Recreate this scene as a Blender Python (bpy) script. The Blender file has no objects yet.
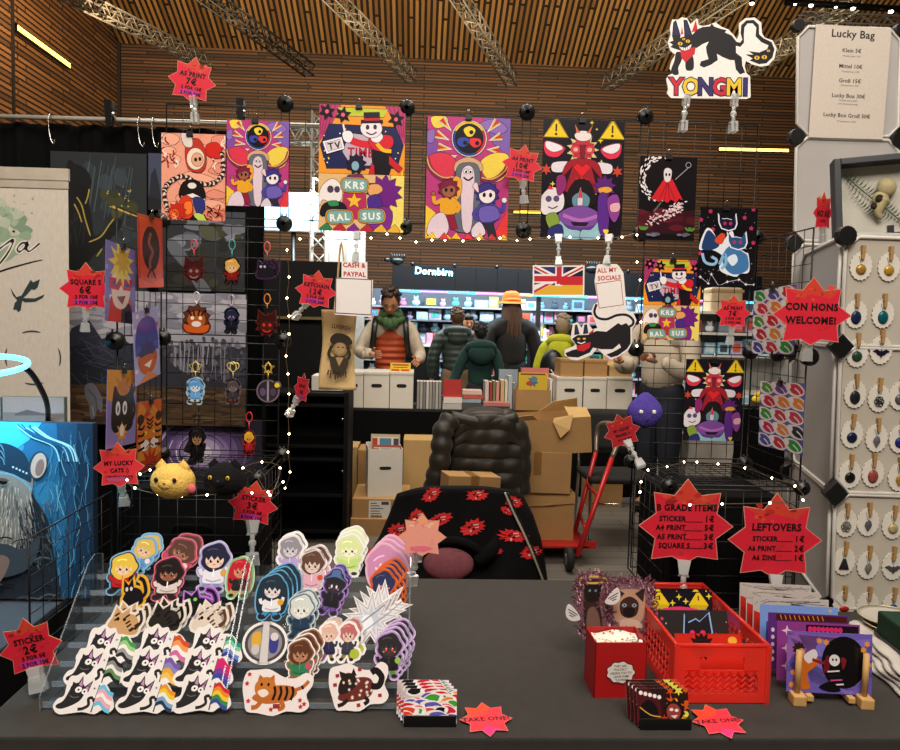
import bpy, bmesh, math, random
from mathutils import Vector as V, Matrix
random.seed(11)
rnd = random.random
def ru(a, b): return a+(b-a)*random.random()
scene = bpy.context.scene
COL = scene.collection
PI = math.pi
# ---------------------------------------------------------------- camera
FPX, TH, PS, RO = 768.0, 0.068, 0.0418, 0.0245
CAM = V((0, 0, 1.513))
_f = V((math.sin(PS)*math.cos(TH), math.cos(PS)*math.cos(TH), -math.sin(TH)))
_r = V((math.cos(PS), -math.sin(PS), 0)); _u = _r.cross(_f)
CR = _r*math.cos(RO)+_u*math.sin(RO); CU = _u*math.cos(RO)-_r*math.sin(RO)
cd = bpy.data.cameras.new('camera'); cam = bpy.data.objects.new('camera', cd); COL.objects.link(cam)
cd.sensor_width = 36; cd.sensor_fit = 'HORIZONTAL'; cd.lens = FPX/900*36; cd.clip_end = 200; cd.clip_start = .02
cam.matrix_world = Matrix(((CR.x, CU.x, -_f.x, CAM.x), (CR.y, CU.y, -_f.y, CAM.y), (CR.z, CU.z, -_f.z, CAM.z), (0, 0, 0, 1)))
scene.camera = cam
# ---------------------------------------------------------------- world, lamps, exposure
scene.view_settings.view_transform = 'Standard'; scene.view_settings.look = 'None'
scene.view_settings.gamma = 1; scene.view_settings.exposure = 0.0
w = bpy.data.worlds.new('hall_air'); scene.world = w; w.use_nodes = True
w.node_tree.nodes['Background'].inputs[0].default_value = (1, .78, .58, 1)
w.node_tree.nodes['Background'].inputs[1].default_value = .05
def area(name, loc, target, sx, sy, power, col):
    l = bpy.data.lights.new(name, 'AREA'); l.shape = 'RECTANGLE'; l.size = sx; l.size_y = sy; l.energy = power; l.color = col
    o = bpy.data.objects.new(name, l); COL.objects.link(o); o.location = loc
    o.rotation_euler = (V(target)-V(loc)).to_track_quat('-Z', 'Y').to_euler(); return o
area('hall_light_front', (.3, -1.2, 4.6), (.2, 2.2, .9), 2.6, 1.4, 215, (1, .90, .80))
area('hall_light_front', (1.6, 1.0, 4.9), (.6, 2.0, .7), 1.2, 1.0, 44, (1, .90, .80))
area('left_stall_fill', (-1.3, .6, 4.6), (-1.5, 3.3, 1.4), 1.4, 1.0, 60, (1, .90, .80))  # added fill lamp, brightens the left stall's canvases and banner
area('hall_light_aisle', (.2, 5.2, 5.6), (.2, 5.6, 0), 3.5, 2.0, 290, (1, .89, .76))
area('stall_light', (.8, 9.3, 3.2), (.8, 11.0, 1.3), 5.0, .4, 420, (.80, .92, 1))
area('wall_wash', (0, 15.5, 7.5), (0, 22, 6.0), 16, 1.0, 330, (1, .74, .45))
area('wall_wash', (1, 16.0, 3.0), (1, 22, 3.4), 14, .6, 240, (1, .88, .72))
area('ceiling_wash', (2, 14.0, 6.0), (2.5, 21, 11.5), 14, 1.0, 720, (1, .76, .42))
area('side_wall_wash', (-6.4, 15.0, 8.0), (-8.6, 19.5, 8.6), 1.2, 4.0, 190, (1, .70, .40))
# ---------------------------------------------------------------- rays
def _dir(u, v): return _f+CR*((u-450)/FPX)+CU*((375-v)/FPX)
def pt(u, v, Y):
    d = _dir(u, v); return CAM+d*(Y/d.y)
def tz(u, v, z):
    d = _dir(u, v); return CAM+d*((z-CAM.z)/d.z)
def px(u, v, X):
    d = _dir(u, v); return CAM+d*((X-CAM.x)/d.x)
def pl(u, v, P, n):
    d = _dir(u, v); return CAM+d*((V(P)-CAM).dot(n)/d.dot(n))
def mpp(p): return (V(p)-CAM).dot(_f)/FPX          # metres per pixel at a point
# ---------------------------------------------------------------- materials
def lin(h):
    if not isinstance(h, str): return tuple(h)
    h = h.lstrip('#'); o = []
    for i in (0, 2, 4):
        c = int(h[i:i+2], 16)/255
        o.append(c/12.92 if c <= .04045 else ((c+.055)/1.055)**2.4)
    return tuple(o)
_mats = {}
def nt(name):
    m = bpy.data.materials.new(name); m.use_nodes = True
    return m, m.node_tree, m.node_tree.nodes['Principled BSDF']
def mat(name, col='#808080', rough=.6, metal=0, var=.12, vs=14, bump=0, bs=120, emit=0, spec=.5, trans=0, wave=None, sheen=0):
    if name in _mats: return _mats[name]
    m, t, b = nt(name); N, Lk = t.nodes, t.links
    c = lin(col)
    b.inputs['Roughness'].default_value = rough; b.inputs['Metallic'].default_value = metal
    b.inputs['Specular IOR Level'].default_value = spec
    b.inputs['Base Color'].default_value = (*c, 1)
    tc = N.new('ShaderNodeTexCoord')
    if var:
        n = N.new('ShaderNodeTexNoise'); n.inputs['Scale'].default_value = vs; n.inputs['Detail'].default_value = 4
        Lk.new(tc.outputs['Object'], n.inputs['Vector'])
        r = N.new('ShaderNodeMapRange'); r.inputs[3].default_value = 1-var*2; r.inputs[4].default_value = 1+var*2
        Lk.new(n.outputs[0], r.inputs[0])
        x = N.new('ShaderNodeMix'); x.data_type = 'RGBA'; x.blend_type = 'MULTIPLY'; x.inputs[0].default_value = 1
        x.inputs[6].default_value = (*c, 1); Lk.new(r.outputs[0], x.inputs[7]); Lk.new(x.outputs[2], b.inputs['Base Color'])
    if bump or wave:
        bp = N.new('ShaderNodeBump'); bp.inputs['Strength'].default_value = bump or .6
        if wave:
            q = N.new('ShaderNodeTexWave'); q.bands_direction = wave[0]; q.inputs['Scale'].default_value = wave[1]
            q.inputs['Distortion'].default_value = wave[2]; bp.inputs['Distance'].default_value = wave[3]
        else:
            q = N.new('ShaderNodeTexNoise'); q.inputs['Scale'].default_value = bs; bp.inputs['Distance'].default_value = .004
        Lk.new(tc.outputs['Object'], q.inputs['Vector']); Lk.new(q.outputs[0], bp.inputs['Height']); Lk.new(bp.outputs[0], b.inputs['Normal'])
    if emit:
        b.inputs['Emission Color'].default_value = (*c, 1); b.inputs['Emission Strength'].default_value = emit
    if sheen: b.inputs['Sheen Weight'].default_value = sheen
    _mats[name] = m; return m
def inkmat(name, rough, spec=.5, metal=0):
    m, t, b = nt(name); a = t.nodes.new('ShaderNodeVertexColor'); a.layer_name = 'Col'
    n = t.nodes.new('ShaderNodeTexNoise'); n.inputs['Scale'].default_value = 60
    r = t.nodes.new('ShaderNodeMapRange'); r.inputs[3].default_value = .86; r.inputs[4].default_value = 1.14
    x = t.nodes.new('ShaderNodeMix'); x.data_type = 'RGBA'; x.blend_type = 'MULTIPLY'; x.inputs[0].default_value = 1
    t.links.new(n.outputs[0], r.inputs[0]); t.links.new(a.outputs[0], x.inputs[6]); t.links.new(r.outputs[0], x.inputs[7])
    t.links.new(x.outputs[2], b.inputs['Base Color'])
    b.inputs['Roughness'].default_value = rough; b.inputs['Specular IOR Level'].default_value = spec; b.inputs['Metallic'].default_value = metal
    return m
INK = inkmat('printed_paper', .55, .3); GLOSS = inkmat('glossy_print', .25, .5)
def thinmat(name, tint, fac, glossy_tint=(1, 1, 1), rough=.06, body=0, bodycol=(.8, .9, 1)):
    m = bpy.data.materials.new(name); m.use_nodes = True; t = m.node_tree; t.nodes.clear()
    o = t.nodes.new('ShaderNodeOutputMaterial'); a = t.nodes.new('ShaderNodeBsdfTransparent'); a.inputs[0].default_value = (*tint, 1)
    g = t.nodes.new('ShaderNodeBsdfGlossy'); g.inputs[0].default_value = (*glossy_tint, 1); g.inputs['Roughness'].default_value = rough
    lw = t.nodes.new('ShaderNodeLayerWeight'); lw.inputs[0].default_value = fac
    mx = t.nodes.new('ShaderNodeMixShader'); t.links.new(lw.outputs[1], mx.inputs[0]); t.links.new(a.outputs[0], mx.inputs[1]); t.links.new(g.outputs[0], mx.inputs[2])
    last = mx
    if body:
        d = t.nodes.new('ShaderNodeBsdfDiffuse'); d.inputs[0].default_value = (*bodycol, 1)
        tr = t.nodes.new('ShaderNodeBsdfTranslucent'); tr.inputs[0].default_value = (*bodycol, 1)
        ad = t.nodes.new('ShaderNodeMixShader'); ad.inputs[0].default_value = .4; t.links.new(d.outputs[0], ad.inputs[1]); t.links.new(tr.outputs[0], ad.inputs[2])
        m2 = t.nodes.new('ShaderNodeMixShader'); m2.inputs[0].default_value = body
        t.links.new(mx.outputs[0], m2.inputs[1]); t.links.new(ad.outputs[0], m2.inputs[2]); last = m2
    t.links.new(last.outputs[0], o.inputs[0]); return m
ACRYL = thinmat('clear_acrylic', (.96, .98, 1), .10, rough=.10, body=.012, bodycol=(.8, .88, .95))
ACEDGE = thinmat('acrylic_edge', (.85, .9, .93), .25, rough=.2, body=.16, bodycol=(.75, .82, .88))
CLIPM = thinmat('clear_clip_plastic', (.9, .92, .92), .35, rough=.15, body=.42, bodycol=(.85, .86, .84))
REDPL = thinmat('translucent_red_plastic', (1, .16, .10), .15, rough=.2, body=.5, bodycol=(1, .10, .06))
GLASSP = thinmat('picture_glass', (.97, .98, .98), .12, rough=.03)
def woodmat(name, ax, c1, c2, gap, bw, rh, mortar=.02, rough=.6, seed=0.0):
    m, t, b = nt(name); N, Lk = t.nodes, t.links
    tc = N.new('ShaderNodeTexCoord'); sp = N.new('ShaderNodeSeparateXYZ'); cb = N.new('ShaderNodeCombineXYZ')
    Lk.new(tc.outputs['Object'], sp.inputs[0]); Lk.new(sp.outputs[ax[0]], cb.inputs[0]); Lk.new(sp.outputs[ax[1]], cb.inputs[1])
    k = N.new('ShaderNodeTexBrick'); Lk.new(cb.outputs[0], k.inputs['Vector'])
    k.inputs['Color1'].default_value = (*lin(c1), 1); k.inputs['Color2'].default_value = (*lin(c2), 1); k.inputs['Mortar'].default_value = (*lin(gap), 1)
    k.inputs['Scale'].default_value = 1; k.inputs['Brick Width'].default_value = bw; k.inputs['Row Height'].default_value = rh
    k.inputs['Mortar Size'].default_value = mortar; k.inputs['Mortar Smooth'].default_value = .1; k.inputs['Bias'].default_value = 0
    k.offset = .37; k.offset_frequency = 3; k.squash = 1.4; k.squash_frequency = 2
    Lk.new(k.outputs[0], b.inputs['Base Color']); b.inputs['Roughness'].default_value = rough
    bp = N.new('ShaderNodeBump'); bp.inputs['Strength'].default_value = .8; bp.inputs['Distance'].default_value = .05; bp.invert = True
    Lk.new(k.outputs[1], bp.inputs['Height']); Lk.new(bp.outputs[0], b.inputs['Normal'])
    return m
BLK = mat('black_coated_wire', '#0c0b0b', .45, .3, var=0)
BPL = mat('black_plastic', '#0b0b0b', .4, var=.05)
CHR = mat('chrome', '#c8c6c0', .22, 1, var=0)
WHT = mat('white_paint', '#dcd8d0', .5, var=.04)
# ---------------------------------------------------------------- mesh builder
class MB:
    def __init__(s): s.v = []; s.f = []; s.m = []; s.c = []; s.sm = []; s.M = None; s.mi = 0; s.anyc = False
    def add(s, vs, fs, col=None, smooth=False):
        o = len(s.v)
        s.v += [tuple(s.M @ V(p)) for p in vs] if s.M is not None else [tuple(p) for p in vs]
        c = lin(col) if col is not None else (.5, .5, .5)
        if col is not None: s.anyc = True
        for f in fs:
            s.f.append([o+i for i in f]); s.m.append(s.mi); s.c.append(c); s.sm.append(smooth)
        return s
    def box(s, cx, cy, cz, sx, sy, sz, col=None):
        x, y, z = sx/2, sy/2, sz/2
        vs = [(cx+a*x, cy+b*y, cz+c*z) for a in (-1, 1) for b in (-1, 1) for c in (-1, 1)]
        return s.add(vs, [(0, 1, 3, 2), (4, 6, 7, 5), (0, 4, 5, 1), (2, 3, 7, 6), (0, 2, 6, 4), (1, 5, 7, 3)], col)
    def tube(s, ps, r, n=6, closed=False, col=None, caps=True, flat=1.0):
        ps = [V(p) for p in ps]; k = len(ps); rs = r if isinstance(r, (list, tuple)) else [r]*k
        vs = []; prev = None
        for i in range(k):
            a = ps[i-1] if (i > 0 or closed) else ps[i]; b = ps[(i+1) % k] if (i < k-1 or closed) else ps[i]
            t = (b-a)
            if t.length < 1e-9: t = V((0, 0, 1))
            t.normalize()
            if prev is None:
                x = t.cross(V((0, 0, 1)))
                if x.length < .1: x = t.cross(V((1, 0, 0)))
            else: x = prev-t*prev.dot(t)
            x.normalize(); prev = x; y = t.cross(x)
            for j in range(n):
                an = 2*PI*j/n; vs.append(ps[i]+x*(math.cos(an)*rs[i])+y*(math.sin(an)*rs[i]*flat))
        fs = []
        for i in range(k if closed else k-1):
            p, q = i*n, ((i+1) % k)*n
            for j in range(n): fs.append((p+j, p+(j+1) % n, q+(j+1) % n, q+j))
        if not closed and caps: fs += [tuple(range(n-1, -1, -1)), tuple((k-1)*n+j for j in range(n))]
        return s.add(vs, fs, col, True)
    def cyl(s, a, b, r, r2=None, n=12, col=None): return s.tube([a, b], [r, r if r2 is None else r2], n, col=col)
    def lathe(s, prof, n=16, c=(0, 0, 0), axis='z', col=None):
        vs = []; k = len(prof)
        for (r, h) in prof:
            for j in range(n):
                a = 2*PI*j/n; x, y = r*math.cos(a), r*math.sin(a)
                p = (x, y, h) if axis == 'z' else ((x, h, y) if axis == 'y' else (h, x, y))
                vs.append((p[0]+c[0], p[1]+c[1], p[2]+c[2]))
        fs = [(i*n+j, i*n+(j+1) % n, (i+1)*n+(j+1) % n, (i+1)*n+j) for i in range(k-1) for j in range(n)]
        fs += [tuple(range(n)), tuple((k-1)*n+j for j in range(n))]
        return s.add(vs, fs, col, True)
    def ball(s, c, rx, ry=None, rz=None, n=12, m=8, col=None, fn=None):
        ry = rx if ry is None else ry; rz = rx if rz is None else rz
        vs = [(0, 0, -1)]
        for i in range(1, m):
            a = PI*i/m-PI/2
            vs += [(math.cos(a)*math.cos(2*PI*j/n), math.cos(a)*math.sin(2*PI*j/n), math.sin(a)) for j in range(n)]
        vs.append((0, 0, 1))
        if fn: vs = [fn(*p) for p in vs]
        vs = [(c[0]+x*rx, c[1]+y*ry, c[2]+z*rz) for x, y, z in vs]
        fs = [(0, 1+(j+1) % n, 1+j) for j in range(n)]
        for i in range(m-2):
            p = 1+i*n; fs += [(p+j, p+(j+1) % n, p+n+(j+1) % n, p+n+j) for j in range(n)]
        l = len(vs)-1; p = 1+(m-2)*n; fs += [(p+j, p+(j+1) % n, l) for j in range(n)]
        return s.add(vs, fs, col, True)
    def prism(s, o, y0, y1, col=None, back=None):
        n = len(o); ar = sum(o[i][0]*o[(i+1) % n][1]-o[(i+1) % n][0]*o[i][1] for i in range(n))
        if ar < 0: o = o[::-1]
        vs = [(x, y0, z) for x, z in o]+[(x, y1, z) for x, z in o]
        s.add(vs, [tuple(range(n)), tuple(range(2*n-1, n-1, -1))]+[(i+n, (i+1) % n+n, (i+1) % n, i) for i in range(n)], col); return s
    def grid(s, fn, nu, nv, col=None, smooth=True, closeu=False):
        vs = [fn(i/nu, j/nv) for j in range(nv+1) for i in range(nu+1)]
        fs = [(j*(nu+1)+i, j*(nu+1)+i+1, (j+1)*(nu+1)+i+1, (j+1)*(nu+1)+i) for j in range(nv) for i in range(nu)]
        return s.add(vs, fs, col, smooth)
    def build(s, name, mats, parent=None, loc=None, rot=None, bevel=0, thick=0, sub=0):
        if not isinstance(mats, (list, tuple)): mats = [mats]
        me = bpy.data.meshes.new(name); me.from_pydata(s.v, [], s.f)
        for m in mats: me.materials.append(m)
        me.polygons.foreach_set('material_index', s.m); me.polygons.foreach_set('use_smooth', s.sm)
        if s.anyc:
            at = me.color_attributes.new('Col', 'FLOAT_COLOR', 'CORNER'); buf = []
            for f, c in zip(s.f, s.c): buf += [c[0], c[1], c[2], 1.0]*len(f)
            at.data.foreach_set('color', buf)
        if bevel or thick or sub:
            bm = bmesh.new(); bm.from_mesh(me)
            if bevel:
                bm.normal_update()
                es = [e for e in bm.edges if len(e.link_faces) == 2 and e.calc_face_angle(0) > .5]
                bmesh.ops.bevel(bm, geom=es, offset=bevel, segments=2, profile=.6, affect='EDGES')
            bm.to_mesh(me); bm.free()
        me.update()
        o = bpy.data.objects.new(name, me); COL.objects.link(o)
        if parent is not None: o.parent = parent
        if loc is not None: o.location = loc
        if rot is not None: o.rotation_euler = rot
        if thick:
            md = o.modifiers.new('thickness', 'SOLIDIFY'); md.thickness = thick; md.offset = 0
        if sub:
            md = o.modifiers.new('smooth', 'SUBSURF'); md.levels = sub; md.render_levels = sub
        return o
def tag(o, label, cat, group=None, kind=None):
    o['label'] = label; o['category'] = cat
    if group: o['group'] = group
    if kind: o['kind'] = kind
    return o
def thing(name, label, cat, loc, rot=(0, 0, 0), group=None):
    o = bpy.data.objects.new(name, None); o.empty_display_size = .05; COL.objects.link(o)
    o.location = loc; o.rotation_euler = rot; return tag(o, label, cat, group)
def struct(o): o['kind'] = 'structure'; return o
def rotm(rz=0, rx=0, ry=0): return Matrix.Rotation(rz, 4, 'Z') @ Matrix.Rotation(rx, 4, 'X') @ Matrix.Rotation(ry, 4, 'Y')
# ---------------------------------------------------------------- lettering
_tx = {}
def glyphs(txt, bold):
    k = (txt, bold)
    if k not in _tx:
        c = bpy.data.curves.new('lettering', 'FONT'); c.body = txt; c.align_x = 'CENTER'; c.size = 1; c.resolution_u = 2; c.space_character = (1.22 if len(txt) < 4 and bold > .02 else 1.0)+max(0, bold-.01)*3.2
        c.offset = bold; o = bpy.data.objects.new('lettering', c); COL.objects.link(o)
        bpy.context.view_layer.update()
        me = bpy.data.meshes.new_from_object(o.evaluated_get(bpy.context.evaluated_depsgraph_get()))
        _tx[k] = ([(v.co.x, v.co.y) for v in me.vertices], [tuple(p.vertices) for p in me.polygons])
        bpy.data.meshes.remove(me); bpy.data.objects.remove(o); bpy.data.curves.remove(c)
    return _tx[k]
# ---------------------------------------------------------------- flat printed artwork (faces -Y in its own space)
EPS = .00002
class Art(MB):
    def __init__(s, u0, v0, k, th=.0008):
        super().__init__(); s.u0, s.v0, s.k, s.th = u0, v0, k, th; s.cx = s.cy = 0; s.cs = 1; s.y = -th/2; s.rect = None; s.kx = s.kz = 1; s.ol = 0
    def crop(s, x, y, sc): s.cx, s.cy, s.cs = x, y, sc; return s
    def p(s, u, v): return ((s.cx+u/s.cs-s.u0)*s.k*s.kx, -(s.cy+v/s.cs-s.v0)*s.k*s.kz)
    def base(s, pts, col): s.prism([s.p(*q) for q in pts], -s.th/2, s.th/2, col); return s
    def baseR(s, x0, y0, x1, y1, col):
        s.base([(x0, y0), (x1, y0), (x1, y1), (x0, y1)], col); a, b = s.p(x0, y0), s.p(x1, y1); s.rect = (a[0], b[1], b[0], a[1]); return s
    def _face(s, P, col):
        if s.rect:
            for ax, val, sg in ((0, s.rect[0], 1), (0, s.rect[2], -1), (1, s.rect[1], 1), (1, s.rect[3], -1)):
                Q = []; n = len(P)
                for i in range(n):
                    a, b = P[i], P[(i+1) % n]; da, db = (a[ax]-val)*sg, (b[ax]-val)*sg
                    if da >= 0: Q.append(a)
                    if (da >= 0) != (db >= 0):
                        t = da/(da-db); Q.append((a[0]+(b[0]-a[0])*t, a[1]+(b[1]-a[1])*t))
                P = Q
                if len(P) < 3: return s
        n = len(P); ar = sum(P[i][0]*P[(i+1) % n][1]-P[(i+1) % n][0]*P[i][1] for i in range(n))
        if ar < 0: P = P[::-1]
        s.y -= EPS; return s.add([(x, s.y, z) for x, z in P], [tuple(range(n))], col)
    def P(s, pts, col):
        if s.ol and len(pts) > 2:
            n = len(pts); ar = sum(pts[i][0]*pts[(i+1) % n][1]-pts[(i+1) % n][0]*pts[i][1] for i in range(n)); sg = s.ol*(1 if ar > 0 else -1); o = []
            for i in range(n):
                (ax, ay), (bx, by) = pts[i-1], pts[(i+1) % n]; dx, dy = bx-ax, by-ay; d = math.hypot(dx, dy) or 1; o.append((pts[i][0]+dy/d*sg, pts[i][1]-dx/d*sg))
            s._face([s.p(*q) for q in o], '#1a1018')
        return s._face([s.p(*q) for q in pts], col)
    def R(s, x0, y0, x1, y1, col): return s.P([(x0, y0), (x1, y0), (x1, y1), (x0, y1)], col)
    def E(s, cx, cy, rx, ry, col, rot=0, n=18, a0=0, a1=360):
        c, q = math.cos(math.radians(rot)), math.sin(math.radians(rot)); P = []
        for i in range(n if a1-a0 >= 360 else n+1):
            a = math.radians(a0+(a1-a0)*i/n); x, y = rx*math.cos(a), ry*math.sin(a); P.append((cx+x*c-y*q, cy+x*q+y*c))
        return s.P(P, col)
    def S(s, cx, cy, r, ri, n, col, rot=0, jit=0):
        P = []
        for i in range(2*n):
            a = math.radians(rot)+PI*i/n-PI/2; q = (r if i % 2 == 0 else ri)*(1+ru(-jit, jit)); P.append((cx+q*math.cos(a), cy+q*math.sin(a)))
        return s.P(P, col)
    def L(s, pts, wd, col):
        n = len(pts); l, r = [], []
        ws = wd if isinstance(wd, (list, tuple)) else [wd]*n
        for i in range(n):
            a, b = pts[max(0, i-1)], pts[min(n-1, i+1)]; dx, dy = b[0]-a[0], b[1]-a[1]; d = math.hypot(dx, dy) or 1
            nx, ny = -dy/d*ws[i]/2, dx/d*ws[i]/2; l.append((pts[i][0]+nx, pts[i][1]+ny)); r.append((pts[i][0]-nx, pts[i][1]-ny))
        s.y -= EPS
        y = s.y
        for i in range(n-1):
            s.y = y+EPS; s._face([s.p(*q) for q in (l[i], l[i+1], r[i+1], r[i])], col)
        s.y = y; return s
    def B(s, pts, col): return s.P(smooth(pts), col)
    def T(s, txt, cx, cy, size, col='#140c0c', rot=0, bold=.02, wid=1.0):
        vs, fs = glyphs(txt, bold); c, q = math.cos(math.radians(rot)), math.sin(math.radians(rot)); s.y -= EPS; o = []
        for x, y in vs:
            x, y = x*size*wid, -(y-.35)*size; X, Z = s.p(cx+x*c-y*q, cy+x*q+y*c); o.append((X, s.y, Z))
        return s.add(o, fs, col)
def smooth(pts, k=4):
    n = len(pts); o = []
    for i in range(n):
        p0, p1, p2, p3 = pts[i-1], pts[i], pts[(i+1) % n], pts[(i+2) % n]
        for j in range(k):
            t = j/k
            o.append(tuple(.5*((2*p1[a])+(-p0[a]+p2[a])*t+(2*p0[a]-5*p1[a]+4*p2[a]-p3[a])*t*t+(-p0[a]+3*p1[a]-3*p2[a]+p3[a])*t**3) for a in (0, 1)))
    return o
def openc(pts, k=5):
    pts = [pts[0]]+list(pts)+[pts[-1]]; o = []
    for i in range(1, len(pts)-2):
        p0, p1, p2, p3 = pts[i-1], pts[i], pts[i+1], pts[i+2]
        for j in range(k):
            t = j/k
            o.append(tuple(.5*((2*p1[a])+(-p0[a]+p2[a])*t+(2*p0[a]-5*p1[a]+4*p2[a]-p3[a])*t*t+(-p0[a]+3*p1[a]-3*p2[a]+p3[a])*t**3) for a in range(len(p1))))
    o.append(tuple(pts[-2])); return o
# ================================================================ the hall
FLOORM = woodmat('grey_floor_boards', 'XY', '#5d5850', '#6c665d', '#47433d', 1.6, .14, .004, .55)
YW = 22.0
A, B = pt(118, 43, YW), pt(800, 78, YW)
def topz(x): return A.z+(B.z-A.z)*(x-A.x)/(B.x-A.x)
XR = 15.0
m = MB(); m.add([(-12, -3, 0), (XR, -3, 0), (XR, YW, 0), (-12, YW, 0)], [(0, 1, 2, 3)]); struct(m.build('floor', FLOORM))
WALLW = woodmat('brown_slat_wall', 'XZ', '#6a4527', '#3a2414', '#120a05', 2.3, .085, .016, seed=1)
SIDEW = woodmat('brown_slat_side_wall', 'YZ', '#7f5630', '#4c311b', '#140b06', 1.7, .12, .022)
CEILW = woodmat('wooden_ceiling_battens', 'YX', '#9c7440', '#6d4c24', '#1a1006', 2.4, .15, .035)
m = MB(); m.add([(A.x, YW, 0), (XR, YW, 0), (XR, YW, topz(XR)), (A.x, YW, A.z)], [(0, 1, 2, 3)]); struct(m.build('wall_back', WALLW))
sl = .466; L0 = 16
m = MB(); m.add([(A.x, YW, A.z), (XR, YW, topz(XR)), (XR, YW-L0, topz(XR)+sl*L0), (A.x, YW-L0, A.z+sl*L0)], [(0, 3, 2, 1)]); struct(m.build('ceiling', CEILW))
m = MB(); m.add([(A.x, YW, 0), (A.x, YW, A.z), (A.x, YW-L0, A.z+sl*L0), (A.x, YW-L0, 0)], [(0, 1, 2, 3)]); struct(m.build('wall_left', SIDEW))
m = MB(); m.box(A.x+.04, YW-.04, A.z/2, .09, .09, A.z); struct(m.build('trim_1', mat('dark_corner_trim', '#120a06', .7)))
p = px(12, 60, A.x)
m = MB(); m.box(A.x+.02, p.y, 7, .05, .06, 14); struct(m.build('trim_2', mat('dark_corner_trim')))
GLOWY = mat('amber_lamp_glow', '#ffca5a', .5, emit=4.5, var=0)
GLOWY2 = mat('dim_amber_lamp_glow', '#ffb93a', .5, emit=1.6, var=0)
def wall_strip(a, b, n, mm, label, hh=.11):
    a, b = V(a), V(b); c = (a+b)/2; o = thing('wall_light', label, 'light', c); d = (b-a)/2; up = V((0, 0, 1))
    k = MB(); q = V(n)*.06
    k.add([-d-up*hh, d-up*hh, d+up*hh, -d+up*hh, -d-up*hh+q, d-up*hh+q, d+up*hh+q, -d+up*hh+q], [(0, 1, 2, 3), (4, 7, 6, 5), (0, 4, 5, 1), (2, 6, 7, 3)])
    k.build('housing', mat('dark_corner_trim'), o)
    k = MB(); q = V(n)*.065; h2 = hh*.7
    k.add([-d*.99-up*h2+q, d*.99-up*h2+q, d*.99+up*h2+q, -d*.99+up*h2+q], [(0, 1, 2, 3)]); k.build('diffuser', mm, o)
wall_strip(px(14, 27, A.x+.05), px(68, 66, A.x+.05), (1, 0, 0), GLOWY, 'slanting amber light strip on the left slatted wall', .075)
wall_strip(pt(718, 149.5, YW-.05), pt(788, 151, YW-.05), (0, -1, 0), GLOWY, 'amber light strip on the back wall beside the tall white grey panel', .055)
wall_strip(pt(513, 212, YW-.05), pt(560, 213, YW-.05), (0, -1, 0), GLOWY2, 'dim amber light strip on the back wall behind the hanging posters', .055)
# ---- lattice trusses
def truss(label, p0, p1, s, n, m, group=None, name='lighting_truss'):
    p0, p1 = V(p0), V(p1); ax = (p1-p0); L = ax.length; ax.normalize()
    x = ax.cross(V((0, 0, 1)))
    if x.length < .1: x = V((1, 0, 0))
    x.normalize(); y = ax.cross(x); o = thing(name, label, 'truss', p0, group=group)
    cs = [x*s/2+y*s/2, x*s/2-y*s/2, -x*s/2-y*s/2, -x*s/2+y*s/2]
    for c in cs:
        k = MB(); k.cyl(c, c+ax*L, s*.085, n=6); k.build('chord', m, o)
    k = MB()
    for i in range(n):
        for j in range(4):
            a, b = cs[j], cs[(j+1) % 4]
            if i % 2: a, b = b, a
            k.cyl(a+ax*(L*i/n), b+ax*(L*(i+1)/n), s*.05, n=5)
    k.build('bracing', m, o); return o
ALU = mat('aluminium_truss', '#55524d', .5, .4, var=0)
ALUW = mat('pale_aluminium_truss', '#c8c4ba', .4, .4, var=0)
BTR = mat('black_truss', '#100e0d', .5, .2, var=0)
def ext(a, b, k): return a+(b-a)*k
for (f, n, lab, mm) in (((210, 64, 18), (85, 2, 15), 'grey lattice truss under the ceiling, leftmost, by the corner', ALU),
                        ((310, 71, 18), (213, 0, 15), 'black lattice truss under the ceiling between two grey ones', BTR),
                        ((412, 77, 18), (336, 0, 15), 'grey lattice truss under the ceiling, right of the black one', ALU),
                        ((512, 81, 18), (461, 0, 15), 'short looking grey lattice truss under the ceiling near its middle', ALU)):
    a, b = pt(*f), pt(*n); truss(lab, a, ext(a, b, 1.3), .24, 26, mm, 'ceiling trusses')
a, b = pt(606, 84, 18), pt(716, 10, 15); truss('grey lattice truss under the ceiling behind the black cat sign', a, ext(a, b, 1.2), .27, 26, ALU, 'ceiling trusses')
a, b = pt(748, 72, 17), pt(836, 12, 14); truss('grey lattice truss under the ceiling left of the lucky bag price sheet', a, ext(a, b, 1.2), .27, 26, ALU, 'ceiling trusses')
a, b = pt(800, 18, 10), pt(960, 25, 10); truss('pale lattice truss above the lucky bag price sheet', a, b, .12, 14, ALUW)
# ---- ceiling spotlights on a dark rail
a, b = pt(785, 2, 12), pt(960, 13, 12)
m = MB(); m.cyl((0, 0, 0), b-a, .05, n=6); tag(m.build('light_rail', BTR, loc=a), 'dark rail of ceiling spotlights at the top right', 'rail')
LAMPG = mat('spot_lamp_glow', '#fff0d0', .5, emit=14, var=0)
for (u, v, r, wh) in ((752, 3, 2.2, 'leftmost, above the black tail of the cat sign'), (795, 4, 1.4, 'second from the left on the dark rail'), (811, 5, 2.2, 'third from the left, above the lucky bag heading'),
                      (836, 7, 1.4, 'fourth from the left on the rail'), (853, 8, 2.2, 'fifth along the rail, second from the right'), (891, 11, 2.4, 'rightmost on the dark rail')):
    q = pt(u, v, 11.9); r *= mpp(q); o = thing('ceiling_spotlight', 'small glowing ceiling spotlight, '+wh, 'light', q, group='ceiling spotlights')
    k = MB(); k.lathe([(r*.6, r*2), (r*1.2, r*1.2), (r*1.25, 0), (r*1.1, -.001)], 10); k.build('lamp_housing', BTR, o)
    k = MB(); k.ball((0, 0, -r*.2), r, r, r*.7, 10, 6); k.build('bulb', LAMPG, o)
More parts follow.
